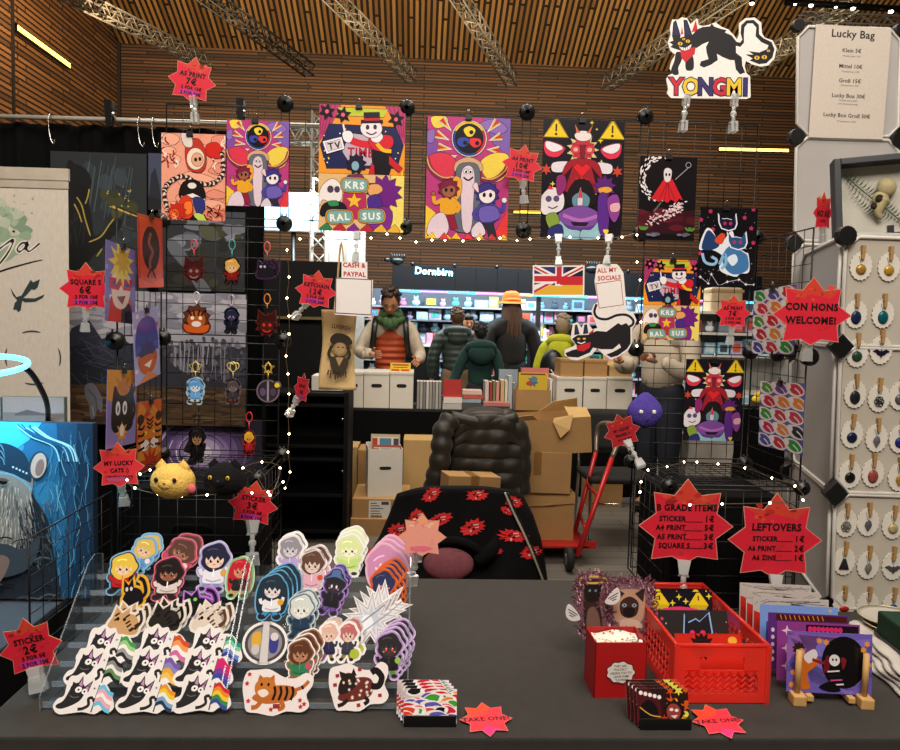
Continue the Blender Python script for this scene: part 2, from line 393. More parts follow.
# ================================================================ left neighbour's stall
CURT = mat('black_curtain_cloth', '#060606', .95, var=.2, vs=6, spec=.15)
Y1 = 3.45
a, b, c = pt(-80, 124, Y1), pt(266, 127, Y1), pt(266, 300, Y1)
xa, xb, zt = a.x, b.x, (a.z+b.z)/2
m = MB(); m.grid(lambda s, t: (xa+(xb-xa)*s, Y1+.018*math.sin(s*60)+.008*math.sin(s*141+2), zt*(1-t)+.01*t), 160, 6)
tag(m.build('backdrop_curtain', CURT), 'black curtain behind the fantasy paintings at the left', 'curtain')
a, b = pt(-80, 114, Y1-.06), pt(330, 126, Y1-.06)
o = thing('backdrop_rail', 'pale grey pipe above the black curtain at the left', 'pipe', a)
m = MB(); m.cyl((0, 0, 0), b-a, .0095, n=10); m.build('pipe', mat('pale_pipe', '#b8b2a6', .4, .3), o)
for (u, v, wh) in ((50, 121, 'leftmost, near the banner'), (139, 124, 'left of the pair by the pink poster'), (153, 124.5, 'right of the pair by the pink poster')):
    q = pt(u, v, Y1-.085); m = MB(); m.tube(openc([(0, .012, .02), (0, .0, .028), (0, -.014, .018), (0, -.016, 0), (.004, -.016, -.05), (.012, -.018, -.085), (.024, -.02, -.098), (.03, -.022, -.08)]), .0022, 6)
    tag(m.build('wire_hook', CHR, loc=q), 'small wire hook hanging from the pale pipe, '+wh, 'hook', 'wire hooks on the pipe')
for (u, v, wh) in ((110, 115, 'left of the red star sign'), (241, 113, 'above the purple disc poster beside the rack')):
    q = pt(u, v, Y1-.10); o = thing('clamp', 'black spring clamp on the pale pipe, '+wh, 'clamp', q, group='spring clamps')
    for s in (-1, 1):
        k = MB(); k.add([(-.012, s*.006, -.05), (.012, s*.006, -.05), (.014, s*.02, .055), (-.014, s*.02, .055), (-.012, s*.014, -.05), (.012, s*.014, -.05), (.014, s*.03, .055), (-.014, s*.03, .055)], [(0, 1, 2, 3), (4, 7, 6, 5), (0, 4, 5, 1), (1, 5, 6, 2), (2, 6, 7, 3), (3, 7, 4, 0)]); k.build('jaw', BPL, o)
    k = MB(); k.cyl((-.018, 0, 0), (.018, 0, 0), .012); k.build('spring', CHR, o)
# ---- canvases
def canvas(label, u0, v0, u1, v1, Y, bg, draw, name='canvas_print', edge='#15120f', th=.02, cat='painting', group='fantasy paintings'):
    c = pt((u0+u1)/2, (v0+v1)/2, Y); k = mpp(c); a = Art((u0+u1)/2, (v0+v1)/2, k, th)
    a.baseR(u0, v0, u1, v1, edge); a.R(u0+.4, v0+.4, u1-.4, v1-.4, bg); draw(a)
    return tag(a.build(name, INK, loc=c), label, cat, group)
def cloudy(a, u0, v0, u1, v1, cols, n, r, el=2.0):
    for i in range(n):
        x, y, q = ru(u0, u1), ru(v0, v1), ru(.4, 1)*r
        a.B([(x+q*el*math.cos(t*1.047)*ru(.6, 1.1), y+q*math.sin(t*1.047)*ru(.6, 1.1)) for t in range(6)], random.choice(cols))
def d_wizard(a):
    cloudy(a, 55, 160, 145, 280, ['#242b2e', '#2b3438', '#1d2326', '#333d42'], 26, 14, .8)
    for i in range(16): x = ru(85, 140); a.L([(x, ru(155, 170)), (x-8, ru(200, 225))], ru(.6, 1.6), random.choice(['#3a464c', '#2f3a3f', '#45525a']))
    cloudy(a, 105, 190, 135, 215, ['#3a3c22', '#474726', '#30341f'], 8, 9, 1.1)
    a.crop(0, 150, 6); a.B([(410, 130), (470, 100), (530, 130), (560, 200), (540, 280), (560, 420), (580, 520), (700, 420), (740, 430), (700, 500), (560, 640), (500, 740), (400, 760)], '#0c0e0f')
    a.B([(450, 240), (500, 215), (540, 240), (525, 320), (480, 310)], '#070808')
    for q in ([(545, 240), (535, 290), (520, 330)], [(470, 290), (500, 340), (520, 420), (550, 520)], [(540, 555), (610, 520), (660, 450), (690, 410)], [(585, 640), (620, 590)], [(455, 330), (480, 380), (500, 440)]):
        a.L(openc(q), [3]+[8]*(len(openc(q))-2)+[2], '#a08a3c')
    a.L([(680, 340), (740, 365), (840, 400)], [14, 12, 5], '#b79a4e')
    for i in range(14): a.E(ru(650, 800), ru(220, 360), ru(3, 7), ru(3, 7), '#a89a50', n=6)
    for i in range(16): x = ru(430, 520); y = ru(350, 600); a.L([(x, y), (x+ru(-20, 20), y+ru(20, 60))], 3, '#2a2f2d')
canvas('dark painting of a hooded figure holding golden sparks, behind the banner', 53, 154, 147, 296, Y1-.1, '#23282b', d_wizard)
canvas('narrow strip of a dusky blue painting left of the pink poster', 149, 154, 163, 210, Y1-.1, '#3c4258', lambda a: (a.P([(149, 205), (152, 175), (156, 168), (160, 185), (163, 210)], '#1c2029'), a.P([(149, 210), (149, 196), (163, 200), (163, 210)], '#14161a')))
def d_creek(a):
    cloudy(a, 160, 205, 245, 250, ['#6a6d76', '#4f535d', '#7a7e88', '#3c4046'], 24, 10)
    cloudy(a, 195, 225, 245, 292, ['#2b2a1c', '#3a3826', '#23231b', '#1b1a16'], 22, 9, 1.3)
    cloudy(a, 160, 255, 200, 292, ['#211f1a', '#2b2a20', '#191816'], 14, 8)
    a.B([(170, 240), (182, 246), (195, 268), (212, 290), (200, 292), (186, 270), (170, 252)], '#5d6068'); a.B([(200, 225), (214, 228), (219, 236), (206, 240)], '#4e4d3c')
canvas('dark painting of a rocky creek behind the upper keychains', 160, 212, 245, 291, Y1-.1, '#26282b', d_creek)
def d_plain(a):
    a.R(69, 293, 245, 345, '#a3a0aa'); cloudy(a, 69, 293, 245, 332, ['#9a98a2', '#8b8a95', '#a8a4aa', '#7e7d89', '#b2aeb4'], 150, 6, 3)
    a.P([(69, 345), (75, 330), (92, 322), (104, 340), (118, 335), (134, 346), (160, 380), (69, 400)], '#2c303c'); a.P([(69, 350), (86, 345), (100, 365), (130, 384), (69, 395)], '#20242e')
    cloudy(a, 160, 338, 245, 384, ['#4b4955', '#5a5763', '#454450', '#6b6872', '#77747e'], 120, 4.5, .8); [a.L([(x, ru(338, 350)), (x+ru(-2, 2), ru(362, 382))], ru(.5, 1.3), random.choice(['#8a8790', '#9a97a0', '#4a4852'])) for x in [ru(172, 232) for _ in range(34)]]; [a.L([(ru(72, 130), y), (ru(72, 130)+ru(5, 20), y+ru(8, 20))], ru(.4, 1), random.choice(['#454b5a', '#1c2029', '#3a4050'])) for y in [ru(330, 378) for _ in range(30)]]; a.P([(130, 372), (160, 350), (176, 366), (200, 380), (245, 382), (245, 390), (130, 390)], '#33323b')
    a.R(69, 386, 245, 425, '#4d3927'); cloudy(a, 69, 387, 245, 424, ['#5a442f', '#3b2b1e', '#6b5339', '#4a3726', '#544029'], 190, 3.2, 5)
    a.crop(0, 380, 6); a.B([(530, 40), (575, 25), (610, 70), (630, 130), (625, 200), (600, 180), (585, 230), (560, 235), (550, 150), (530, 110)], '#66646c'); a.L([(545, 60), (590, 110), (600, 180)], 8, '#4a4850'); a.L([(570, 160), (580, 220)], 8, '#88868e')
canvas('large painting of misty mountains over a brown grass plain with a grey rider', 69, 292, 246, 426, Y1-.12, '#3a3a44', d_plain)
def d_vortex(a):
    for i, c in enumerate(['#3a2d4a', '#54406b', '#6f578c', '#8f78a8', '#b6a3c4', '#d9cede']): a.E(203, 452, 52-i*8.5, 40-i*6.5, c, n=26)
    for i in range(26): t = ru(0, 6.28); r = ru(22, 46); a.L(openc([(203+r*math.cos(t+q*.25), 452+r*.8*math.sin(t+q*.25)) for q in range(5)]), ru(.6, 1.6), random.choice(['#cdbfe0', '#2a1e38', '#86709e', '#e6dff0']))
    a.P([(160, 476), (160, 468), (185, 464), (200, 470), (225, 466), (262, 472), (262, 476)], '#120f16')
    a.crop(90, 430, 4.49); a.B([(440, 60), (460, 20), (490, 5), (515, 30), (505, 60), (525, 90), (500, 100), (480, 150), (440, 150), (455, 110), (425, 95)], '#0d0b10')
canvas('purple painting of a glowing vortex with a dark figure behind the plush cats', 160, 419, 262, 476, Y1-.08, '#2a2233', d_vortex)
# ---- roll-up banner
Yb = 2.95
c = pt(-4, 330, Yb); k = mpp(c)
o = thing('roll_up_banner', 'cream roll up banner with green wash and brush lettering at the far left', 'banner', pt(-4, 330, Yb)*1.0)
o.location.z = 0; oz = c.z
a = Art(-4, 330, k, .002); a.baseR(-77, 171, 68, 640, '#c9bfb0'); a.crop(0, 150, 6)
random.seed(5)
for i in range(44):
    x, y, q = ru(-260, 170), ru(300, 700), ru(20, 60)
    a.B([(x+q*math.cos(t*1.047)*ru(.6, 1.2), y+q*math.sin(t*1.047)*ru(.6, 1.2)) for t in range(6)], random.choice(['#8fa287', '#a3b097', '#7d957a', '#b3baa4', '#96a88c']))
for i in range(16): a.E(ru(60, 220), ru(270, 420), ru(2, 8), ru(2, 8), '#93a48a', n=7)
for st, c0, g in (([(-60, 640), (0, 600), (40, 570), (88, 540), (60, 610), (0, 690), (-40, 720)], 0, 0), ([(168, 556), (136, 560), (110, 592), (120, 612), (150, 590), (172, 556), (164, 592), (182, 606), (240, 558)], 0, 0)):
    q = openc(st); a.L(q, 26, '#ded6c8')
for st in ([(-60, 640), (0, 600), (40, 570), (88, 540), (60, 610), (0, 690), (-40, 720)], [(168, 556), (136, 560), (110, 592), (120, 612), (150, 590), (172, 556), (164, 592), (182, 606), (240, 558)]):
    q = openc(st); a.L(q, [6+5*abs(math.sin(i*.35)) for i in range(len(q))], '#15171c')
a.E(90, 491, 9, 7, '#15171c', n=8); a.L(openc([(-60, 760), (20, 725), (110, 695), (200, 668), (255, 655)]), [5, 7, 8, 9, 9, 10, 10, 10, 10, 9, 9, 8, 8, 8, 8, 7, 7, 6, 6, 5, 4], '#15171c')
a.crop(0, 270, 6); a.P([(65, 105), (100, 160), (130, 150), (185, 55), (200, 70), (240, 50), (225, 100), (205, 115), (190, 110), (165, 140), (140, 165), (150, 165), (210, 165), (265, 140), (255, 160), (210, 185), (150, 190), (135, 180), (130, 205), (125, 235), (110, 250), (100, 235), (80, 235), (90, 195), (105, 180), (80, 150)], '#2b3a3a')
for a0 in (247, -23, 68, 160): a.L([(193+162*math.cos(math.radians(a0+i*5)), 522+160*math.sin(math.radians(a0+i*5))) for i in range(9)], [2, 7, 9, 9, 10, 9, 9, 7, 2], '#39434e')
a.build('printed_panel', INK, o, loc=(0, 0, oz))
x0, x1 = pt(-77, 170, Yb).x-o.location.x, pt(68.6, 170, Yb).x-o.location.x; z1 = pt(30, 169, Yb).z
m = MB(); m.box((x0+x1)/2, 0, z1-.018, x1-x0+.004, .016, .045); m.box((x0+x1)/2, -.002, z1-.055, x1-x0, .006, .03); m.build('top_bar', mat('cream_bar', '#b5aa98', .4), o, bevel=.002)
m = MB(); m.box((x0+x1)/2, 0, .05, x1-x0+.03, .16, .1); m.build('base', mat('banner_base', '#8a8a88', .4, .6), o, bevel=.006)
m = MB(); m.cyl(((x0+x1)/2, .03, .1), ((x0+x1)/2, .012, z1-.02), .008); m.build('support_pole', CHR, o)
# ---- neighbour's table, rat painting, ring lamp
NT = mat('grey_blue_table_cloth', '#3b4048', .9, bump=.3, bs=300)
m = MB(); m.box(-2.0, 1.86, .725, 2.1, .95, .03); o = thing('display_table', 'grey cloth covered table of the neighbour under the rat painting', 'table', (-2.0, 1.86, 0))
k = MB(); k.box(0, 0, .725, 2.1, .95, .02); k.build('tabletop', NT, o, bevel=.004)
k = MB()
for (x, y, sx, sy) in ((0, -.475, 2.1, .006), (1.05, 0, .006, .95), (-1.05, 0, .006, .95)): k.box(x, y, .37, sx, sy, .70)
k.build('table_skirt', CURT, o)
for x, y in ((-.95, -.4), (.95, -.4), (-.95, .4), (.95, .4)):
    k = MB(); k.cyl((x, y, 0), (x, y, .715), .016); k.build('leg', BPL, o)
Yr = 2.08
random.seed(3)
def d_rat(a):
    a.crop(0, 400, 3.41)
    cloudy(a, -160, 80, 330, 400, ['#2f7fae', '#2a6f9e', '#3f93c0'], 26, 70, 1.2)
    a.P([(200, 60), (330, 60), (330, 700), (190, 700), (230, 420), (210, 260)], '#1d4a70'); a.P([(270, 60), (330, 60), (330, 700), (240, 700)], '#143450')
    a.P([(-160, 60), (160, 60), (110, 130), (40, 180), (-160, 220)], '#3fb4dc')
    for i in range(120):
        x, y = ru(150, 310), ru(80, 640); q = openc([(x, y), (x+ru(-15, 15), y+40), (x+ru(-25, 25), y+ru(60, 110))]); a.L(q, ru(.8, 3.4), random.choice(['#4f9ac0', '#2a5f86', '#6ab0d0', '#163a58', '#3a7aa4', '#2f6c96']))
    for i in range(12): x = ru(60, 130); a.L(openc([(x, ru(75, 95)), (x+50, 120), (x+120, 150), (x+140, 200)]), ru(2, 6), random.choice(['#6cc8ea', '#a6e2f4', '#1f5f8a']))
    a.B([(-160, 330), (0, 270), (90, 260), (130, 330), (170, 400), (185, 500), (210, 660), (190, 720), (-160, 720)], '#222b36')
    a.B([(-160, 260), (-60, 190), (0, 160), (70, 170), (118, 230), (120, 300), (100, 370), (80, 470), (-20, 540), (-160, 520)], '#8a8a86')
    a.B([(-160, 230), (-80, 150), (0, 140), (60, 150), (105, 190), (118, 270), (90, 262), (20, 235), (-60, 240), (-160, 290)], '#1c3a52')
    for i in range(5): a.L(openc([(-20, 130+i*12), (20, 150+i*10), (30, 190+i*6)]), 4, ['#5c93b4', '#12283a'][i % 2])
    a.L(openc([(-100, 255), (20, 243), (80, 262), (118, 300)]), 8, '#6ea6c6')
    for i in range(5): a.E(58+i*11, 222+i*5, 4, 4, '#a8d4e6', n=7)
    a.E(140, 215, 30, 50, '#2b4356', 14); a.E(142, 215, 25, 44, '#c8b4ac', 14); a.E(146, 222, 14, 30, '#8e7470', 14)
    for i in range(420):
        x, y = ru(-150, 118), ru(282, 500); f = (x-20)/120; a.L(openc([(x, y), (x+f*10-4, y+ru(14, 30)), (x+f*26-8, y+ru(34, 66))], 3), [1, ru(2, 4), ru(2, 4), ru(1, 2), 1, 1, 1][:7], random.choice(['#b8b4ac', '#86847f', '#d4cec2', '#63656a', '#9c9690', '#aaa49a', '#c6c0b4']))
    for i in range(140):
        x, y = ru(70, 190), ru(330, 560); a.L([(x, y), (x+ru(2, 12), y+ru(10, 40))], ru(1, 3), random.choice(['#3a4450', '#1a222c', '#58646e', '#2a3440', '#6a7680']))
    a.E(32, 268, 15, 11, '#0a0b0e'); a.E(28, 264, 3.5, 3, '#cfe6f0', n=7); a.E(30, 262, 22, 5, '#5b5650', 8)
    for i in range(36): x, y = ru(-140, 150), ru(470, 700); a.L(openc([(x, y), (x+30, y-16), (x+60, y-12)]), ru(2, 6), random.choice(['#141a22', '#3c4854', '#56646e', '#101318']))
    a.B([(-160, 520), (20, 480), (90, 500), (150, 460), (130, 540), (60, 590), (-160, 620)], '#39434d'); a.B([(-60, 560), (10, 520), (50, 540), (10, 620), (-60, 640)], '#7d6a62')
o = canvas('blue painting of a rat in a helmet standing on the neighbouring table', -90, 420.5, 94, 597, Yr, '#256a98', d_rat, edge='#1a3448', th=.03)
canvas('small pale landscape print standing behind the rat painting', 6, 396, 66, 568, 2.30, '#a9a2a2', lambda a: (a.R(6, 412, 66, 568, '#8a8484'), a.P([(18, 413), (30, 409), (44, 412), (60, 414), (18, 415)], '#6b6468')), edge='#6d7a72')
canvas('edge of a second pale print at the picture border behind the rat painting', -60, 396, 3, 566, 2.30, '#a39c9c', lambda a: a.R(-60, 414, 3, 566, '#7d7878'), edge='#6d7a72')
o = thing('ring_lamp', 'glowing cyan ring lamp on a black gooseneck above the rat painting', 'lamp', pt(48, 560, 2.22))
o.location.z = .745; base = V(o.location)
rc = pt(-24, 366, 1.98)-base
m = MB(); N = 36; m.tube([(rc.x+.118*math.cos(2*PI*i/N), rc.y+.10*math.sin(2*PI*i/N), rc.z+.02*math.sin(2*PI*i/N)) for i in range(N)], .0075, 8, True, flat=1.0)
m.build('light_ring', mat('cyan_led_glow', '#4fd0ff', .4, emit=5, var=0), o)
ns = [pt(22, 366, 1.98)-base, pt(31, 373, 2.02)-base, pt(40, 387, 2.1)-base, pt(47, 404, 2.2)-base, pt(48, 425, 2.28)-base, V((0, 0, .25)), V((0, 0, .02))]
m = MB(); m.tube(openc(ns), .0075, 8); m.build('gooseneck', BPL, o)
m = MB(); m.lathe([(.05, 0), (.05, .012), (.02, .02), (.012, .03)], 20); m.build('base', BPL, o)
l = bpy.data.lights.new('ring_light', 'AREA'); l.shape = 'DISK'; l.size = .2; l.energy = 3.2; l.color = (.35, .8, 1)
q = bpy.data.objects.new('ring_light', l); COL.objects.link(q); q.location = base+rc+V((0, 0, -.015)); q.rotation_euler = (-.25, 0, 0)
# ================================================================ our table
TCL = mat('charcoal_table_cloth', '#33302c', .95, var=.1, vs=30, bump=.35, bs=500, sheen=.1, spec=.2)
TZ, TF, TB = .745, tz(450, 738, .745).y, tz(500, 579, .745).y
TX0, TX1 = -.80, 1.06
o = thing('display_table', 'charcoal cloth covered sales table in the foreground', 'table', ((TX0+TX1)/2, (TF+TB)/2, 0))
tx, ty = (TX1-TX0)/2, (TB-TF)/2
m = MB(); m.box(0, 0, TZ-.0125, tx*2, ty*2, .025); m.build('tabletop', TCL, o, bevel=.005)
m = MB()
m.grid(lambda s, t: (-tx+2*tx*s, -ty-.003-.012*t*abs(math.sin(s*34)), (TZ-.012)*(1-t)+.01*t), 120, 6)
m.grid(lambda s, t: (-tx+2*tx*s, ty+.003+.01*t*abs(math.sin(s*30)), (TZ-.012)*(1-t)+.25*t), 80, 4)
m.grid(lambda s, t: (-tx-.003-.01*t*abs(math.sin(s*14)), -ty+2*ty*s, (TZ-.012)*(1-t)+.01*t), 50, 4)
m.grid(lambda s, t: (tx+.003, -ty+2*ty*s, (TZ-.012)*(1-t)+.01*t), 10, 2)
m.build('cloth_drop', TCL, o)
for x in (-tx+.08, tx-.08):
    for y in (-ty+.08, ty-.08):
        m = MB(); m.cyl((x, y, 0), (x, y, TZ-.026), .018); m.build('leg', CHR, o)
# ================================================================ wire grid rack
RX0, RP, RY, RYF, RYG = -.41, .36, 2.346, 1.986, 1.63
RZ = [2.148, 1.797, 1.446, 1.096, .748]
rk = thing('wire_grid_rack', 'black wire grid display rack spanning the back of the sales table', 'display rack', (0, RY, .748))
RL = V((0, RY, .748))
def XI(i): return RX0+RP*i
def panel(P, U, W, n=7, inset=.012):
    P, U, W = V(P)-RL, V(U), V(W); u, w = U.normalized(), W.normalized()
    P = P+u*inset+w*inset; U = U-u*2*inset; W = W-w*2*inset; k = MB()
    k.tube([P, P+U, P+U+W, P+W], .0026, 6, True)
    for i in range(1, n):
        k.cyl(P+U*(i/n), P+U*(i/n)+W, .00115, n=5); k.cyl(P+W*(i/n), P+W*(i/n)+U, .00115, n=5)
    return k.build('wire_panel', BLK, rk)
dz = RZ[0]-RZ[1]
for i in range(-1, 4): panel((XI(i), RY, RZ[1]), (RP, 0, 0), (0, 0, dz))
for r in (1, 2):
    for i in (-1, 3): panel((XI(i), RY, RZ[r+1]), (RP, 0, 0), (0, 0, dz))
    for x in (XI(-1), XI(4)): panel((x, RYF, RZ[r+1]), (0, RP, 0), (0, 0, dz))
for i in (-1, 3):
    for y in (RY, RYF): panel((XI(i), y, RZ[4]), (RP, 0, 0), (0, 0, dz))
    for x in (XI(i), XI(i+1)): panel((x, RYF, RZ[4]), (0, RP, 0), (0, 0, dz))
    panel((XI(i), RYF, RZ[3]), (RP, 0, 0), (0, RP, 0), 10)
_g = pt(28, 545, RYG); panel((XI(-1)-.004, RYF-.004, .760), (_g.x-XI(-1), _g.y-RYF, -.03), (0, 0, .315))
def knob(x, y, z, ax='y', r=.0235):
    k = MB(); p = V((x, y, z))-RL
    k.lathe([(.006, -.016), (r*.8, -.014), (r, -.009), (r, .009), (r*.8, .014), (.006, .016)], 18, p, ax)
    if ax == 'y':
        for s in (-.006, .006): k.cyl(p+V((s, -.004, r*.8)), p+V((s, -.004, r*1.28)), .0028, n=6)
    return k.build('connector', BPL, rk)
for i in range(0, 4): knob(XI(i), RY, RZ[0])
for i in range(-1, 5): knob(XI(i), RY, RZ[1])
for i in (-1, 0, 3, 4): knob(XI(i), RY, RZ[2]); knob(XI(i), RY, RZ[3], r=.022); knob(XI(i), RYF, RZ[3], r=.02)
for i in (-1, 4): knob(XI(i), RYF, RZ[2])
knob(XI(4), (RY+RYF)/2, RZ[2], 'x', .022); 
# ---- fairy lights
BULB = mat('warm_bulb_glow', '#ffedc4', .5, emit=22, var=0); LWIRE = mat('copper_wire', '#6b5a40', .4, .5, var=0)
def fairy(label, pts, bulbs, loc):
    o = thing('fairy_lights', label, 'string lights', loc); L = V(loc)
    k = MB(); k.tube(openc([V(p)-L for p in pts], 4), .0011, 4); k.build('wire', LWIRE, o)
    for b in bulbs:
        k = MB(); k.ball(V(b)-L, .0028, n=8, m=6); k.build('bulb', BULB, o)
def on(lst, Y): return [pt(u, v, Y) for u, v in lst]
top = [(300, 239), (312, 236), (325, 238.5), (350, 239.5), (371, 238), (387, 234), (400, 238), (416, 242), (432, 240), (445, 240.5), (463, 241), (479, 239), (500, 238), (517, 240.5), (530, 239), (549, 237), (570, 237), (598, 238), (622, 237), (637, 235)]
dn = [(637, 262), (640, 280), (636, 300), (641, 322), (637, 346)]
fairy('fairy lights strung along the lower edge of the overhead grid row', on(top, RY-.03)+on(dn, RY-.03), on(top+dn, RY-.034), pt(300, 239, RY-.03))
dn = [(287, 250), (289, 277), (287, 298), (289, 316), (289, 334), (286, 356), (288, 374), (289, 394), (288, 412), (289, 434), (288, 452), (290, 472), (285, 488)]
zt = RZ[3]+.012
fr = [tz(u, v, zt) for u, v in ((283, 482), (268, 492), (255, 474), (243, 468), (262, 462), (280, 468))]
ff = [tz(u, v, zt) for u, v in ((270, 495), (252, 493), (230, 493), (207, 495), (182, 496), (158, 494), (135, 488), (127, 480), (140, 474), (150, 470))]
fairy('fairy lights wound down the rack pole and around the cube with the plush cats', on(dn, RY-.03)+fr+ff, on(dn, RY-.035)+fr+ff, pt(287, 250, RY-.03))
rl = [tz(u, v, zt) for u, v in ((640, 492), (641, 482), (648, 470), (667, 466.5), (684, 462), (697, 462), (718, 464), (745, 468), (772, 478), (795, 486), (803, 500), (770, 503), (722, 504), (690, 505))]
fairy('fairy lights wound around the top of the right hand wire cube', rl, rl, tz(640, 492, zt))
# ================================================================ clips
def bulldog(parent, x, z, y=-.003, s=1.0):
    k = MB(); k.M = Matrix.Translation((x, y, z)); w = .0125*s
    k.prism([(-w, -.012*s), (w, -.012*s), (w*.8, .006*s), (-w*.8, .006*s)], -.006*s, .004*s)
    b = k.build('binder_clip', BPL, parent)
    k = MB(); k.M = Matrix.Translation((x, y, z))
    k.tube(openc([(-.006*s, 0, .004*s), (-.008*s, -.003, .014*s), (-.004*s, -.004, .022*s), (.004*s, -.004, .022*s), (.008*s, -.003, .014*s), (.006*s, 0, .004*s)]), .0011*s, 5); k.build('wire_handle', CHR, b)
def clear_clip(parent, p0, p1, s=1.0):
    """clear two ended sign clip: jaw at p0 (holds the card), ball joint, jaw at p1 (grips a bar)"""
    p0, p1 = V(p0), V(p1); d = p1-p0; L = d.length; d.normalize(); k = MB()
    q = d.to_track_quat('-Z', 'Y').to_matrix().to_4x4(); k.M = Matrix.Translation(p0) @ q
    k.prism([(-.011*s, .012*s), (.011*s, .012*s), (.007*s, -.010*s), (.009*s, -.016*s), (-.009*s, -.016*s), (-.007*s, -.010*s)], -.0075*s, -.0015*s)
    k.prism([(-.011*s, .012*s), (.011*s, .012*s), (.007*s, -.012*s), (-.007*s, -.012*s)], .0015*s, .0065*s)
    k.cyl((0, 0, -.014*s), (0, 0, -L*.45), .0045*s, n=8); k.ball((0, 0, -L*.5), .0075*s, n=10, m=6)
    k.cyl((0, 0, -L*.5), (0, 0, -L+.012*s), .0045*s, n=8)
    k.prism([(-.009*s, -L+.014*s), (.009*s, -L+.014*s), (.012*s, -L-.010*s), (-.012*s, -L-.010*s)], -.008*s, -.002*s)
    k.prism([(-.009*s, -L+.014*s), (.009*s, -L+.014*s), (.012*s, -L-.010*s), (-.012*s, -L-.010*s)], .002*s, .008*s)
    return k.build('clear_clip', CLIPM, parent)
# ================================================================ red star price signs
def star(label, u, v, Y, r, lines, clip=None, tilt=0, yaw=0, pitch=0, wid=1.0, cols=('#cc2034', '#c43a2a', '#b32a86'), name='star_sign', ri=.70, seed=1, group='red star signs', P=None, cat='sign', cs=1.0, patch=True):
    c = V(P) if P is not None else pt(u, v, Y); k = mpp(c)
    o = thing(name, label, cat, c, (pitch, math.radians(tilt), yaw), group)
    a = Art(0, 0, k, .0012); random.seed(seed); ol = []
    for i in range(16):
        an = PI*i/8-PI/2; q = r*(1 if i % 2 == 0 else ri)
        if i == 8: q = r*.8
        ol.append((q*math.cos(an)*wid, q*math.sin(an)))
    a.base([(x*1.025, y*1.025) for x, y in ol], '#d08a78'); a.P(ol, cols[0])
    SPL = (['#f2b89a', '#e98a80', '#f4c8ac'], ['#f0a090', '#eeb49c', '#e88a90']) if cols[0] == '#eda08c' else (['#a82a1e', '#d2482c', '#8e1c1e', '#cc3a28'], ['#b81c2a', '#d42a34', '#c0222e'])
    a.P([ol[14], ol[15], ol[0], ol[1], ol[2], (r*.45*wid, -r*.45), (0, -r*.55), (-r*.3*wid, -r*.5)], cols[1])
    for i in range(14):
        x, y, q = ru(-.5, .5)*r*wid, ru(-.75, -.4)*r, ru(.02, .07)*r; a.B([(x+q*1.6*math.cos(t*1.257)*ru(.5, 1.2), y+q*math.sin(t*1.257)*ru(.5, 1.2)) for t in range(5)], random.choice(SPL[0]))
    for i in range(12):
        x, y, q = ru(-.55, .55)*r*wid, ru(-.3, .6)*r, ru(.02, .06)*r; a.B([(x+q*1.8*math.cos(t*1.257)*ru(.5, 1.2), y+q*math.sin(t*1.257)*ru(.5, 1.2)) for t in range(5)], random.choice(SPL[1]))
    if patch: a.P([(-r*.5*wid, r*.42), (r*.1*wid, r*.36), (r*.5*wid, r*.46), (r*.1*wid, r*.6), (-r*.45*wid, r*.58)], cols[2] if patch is True else patch)
    for (t, x, y, sz) in lines:
        if t == '-': a.R((x-sz)*r*wid, y*r, (x+sz)*r*wid, (y+.016)*r, '#4a1216')
        else: a.T(t, x*r*wid, y*r, sz*r*.9, '#120808', bold=.045, wid=wid*.90)
    a.build('card', INK, o)
    if clip:
        q = rotm(yaw, pitch, math.radians(tilt)).inverted() @ (pt(*clip)-c)
        d = q.normalized(); clear_clip(o, d*(r*k*.86), q, cs)
    return o
P4 = lambda h, p, l1, l2: [(h, 0, -.27, .29), (p, -.02, .03, .40), (l1, .02, .30, .21), (l2, .02, .52, .21)]
star('red star sign reading A5 PRINT 7€ clipped to the top left rail', 192, 81, RY-.03, 23.5, P4('A5 PRINT', '7€', '2 FOR 13€', '3 FOR 20€'), (195, 119, RY-.03), 9, seed=2, cs=1.2)
star('red star sign reading A4 PRINT 10€ clipped to the overhead pole', 522, 165, RY-.05, 20, P4('A4 PRINT', '10€', '2 FOR 18€', '3 FOR 25€'), (524, 200, RY-.03), 8, seed=3)
star('red star sign reading SQUARE S 6€ clipped to the left side grid', 86, 289, RYF-.06, 26, P4('SQUARE S', '6€', '2 FOR 10€', '3 FOR 15€'), (85, 328, RYF-.05), 0, seed=4, cs=.9)
star('red star sign reading KEYCHAIN 12€ in front of the black panel', 316, 291, RY-.06, 20.5, P4('KEYCHAIN', '12€', '2 FOR 20€', '3 FOR 30€'), (296, 316, RY-.02), 7, seed=5)
star('red star sign reading MY LUCKY CATS beside the yellow plush cat', 119, 467, RYF-.05, 25, [('MY LUCKY', 0, -.16, .27), ('CATS :)', .02, .13, .25), ('(THEY ARE NOT FOR SALE)', 0, .38, .10)], (124, 501, RYF-.01), -3, seed=6, cs=1.1, cols=('#d8303a', '#d24a34', '#b84a6e'))
star('red star sign reading STICKER 3€ in front of the left wire cube', 253, 505, RYF-.12, 24.5, P4('STICKER', '3€', '3 FOR 6€', '8 FOR 15€'), (252, 560, RYF-.15), 8, seed=7, cs=1.3)
star('red star sign reading STICKER 2€ at the left table corner', 31, 648, RYG-.10, 31, P4('STICKER', '2€', '3 FOR 5€', '5 FOR 10€'), (38, 685, 1.52), -14, seed=8, cs=1.3)
star('large red star sign reading CON HONS WELCOME on the right side grid', 812, 315, RYF-.05, 37, [('CON HONS', -.02, -.22, .29), ('WELCOME!', -.02, .14, .29)], (806, 356, RYF-.03), 0, wid=1.07, seed=9, patch=False, cs=1.2)
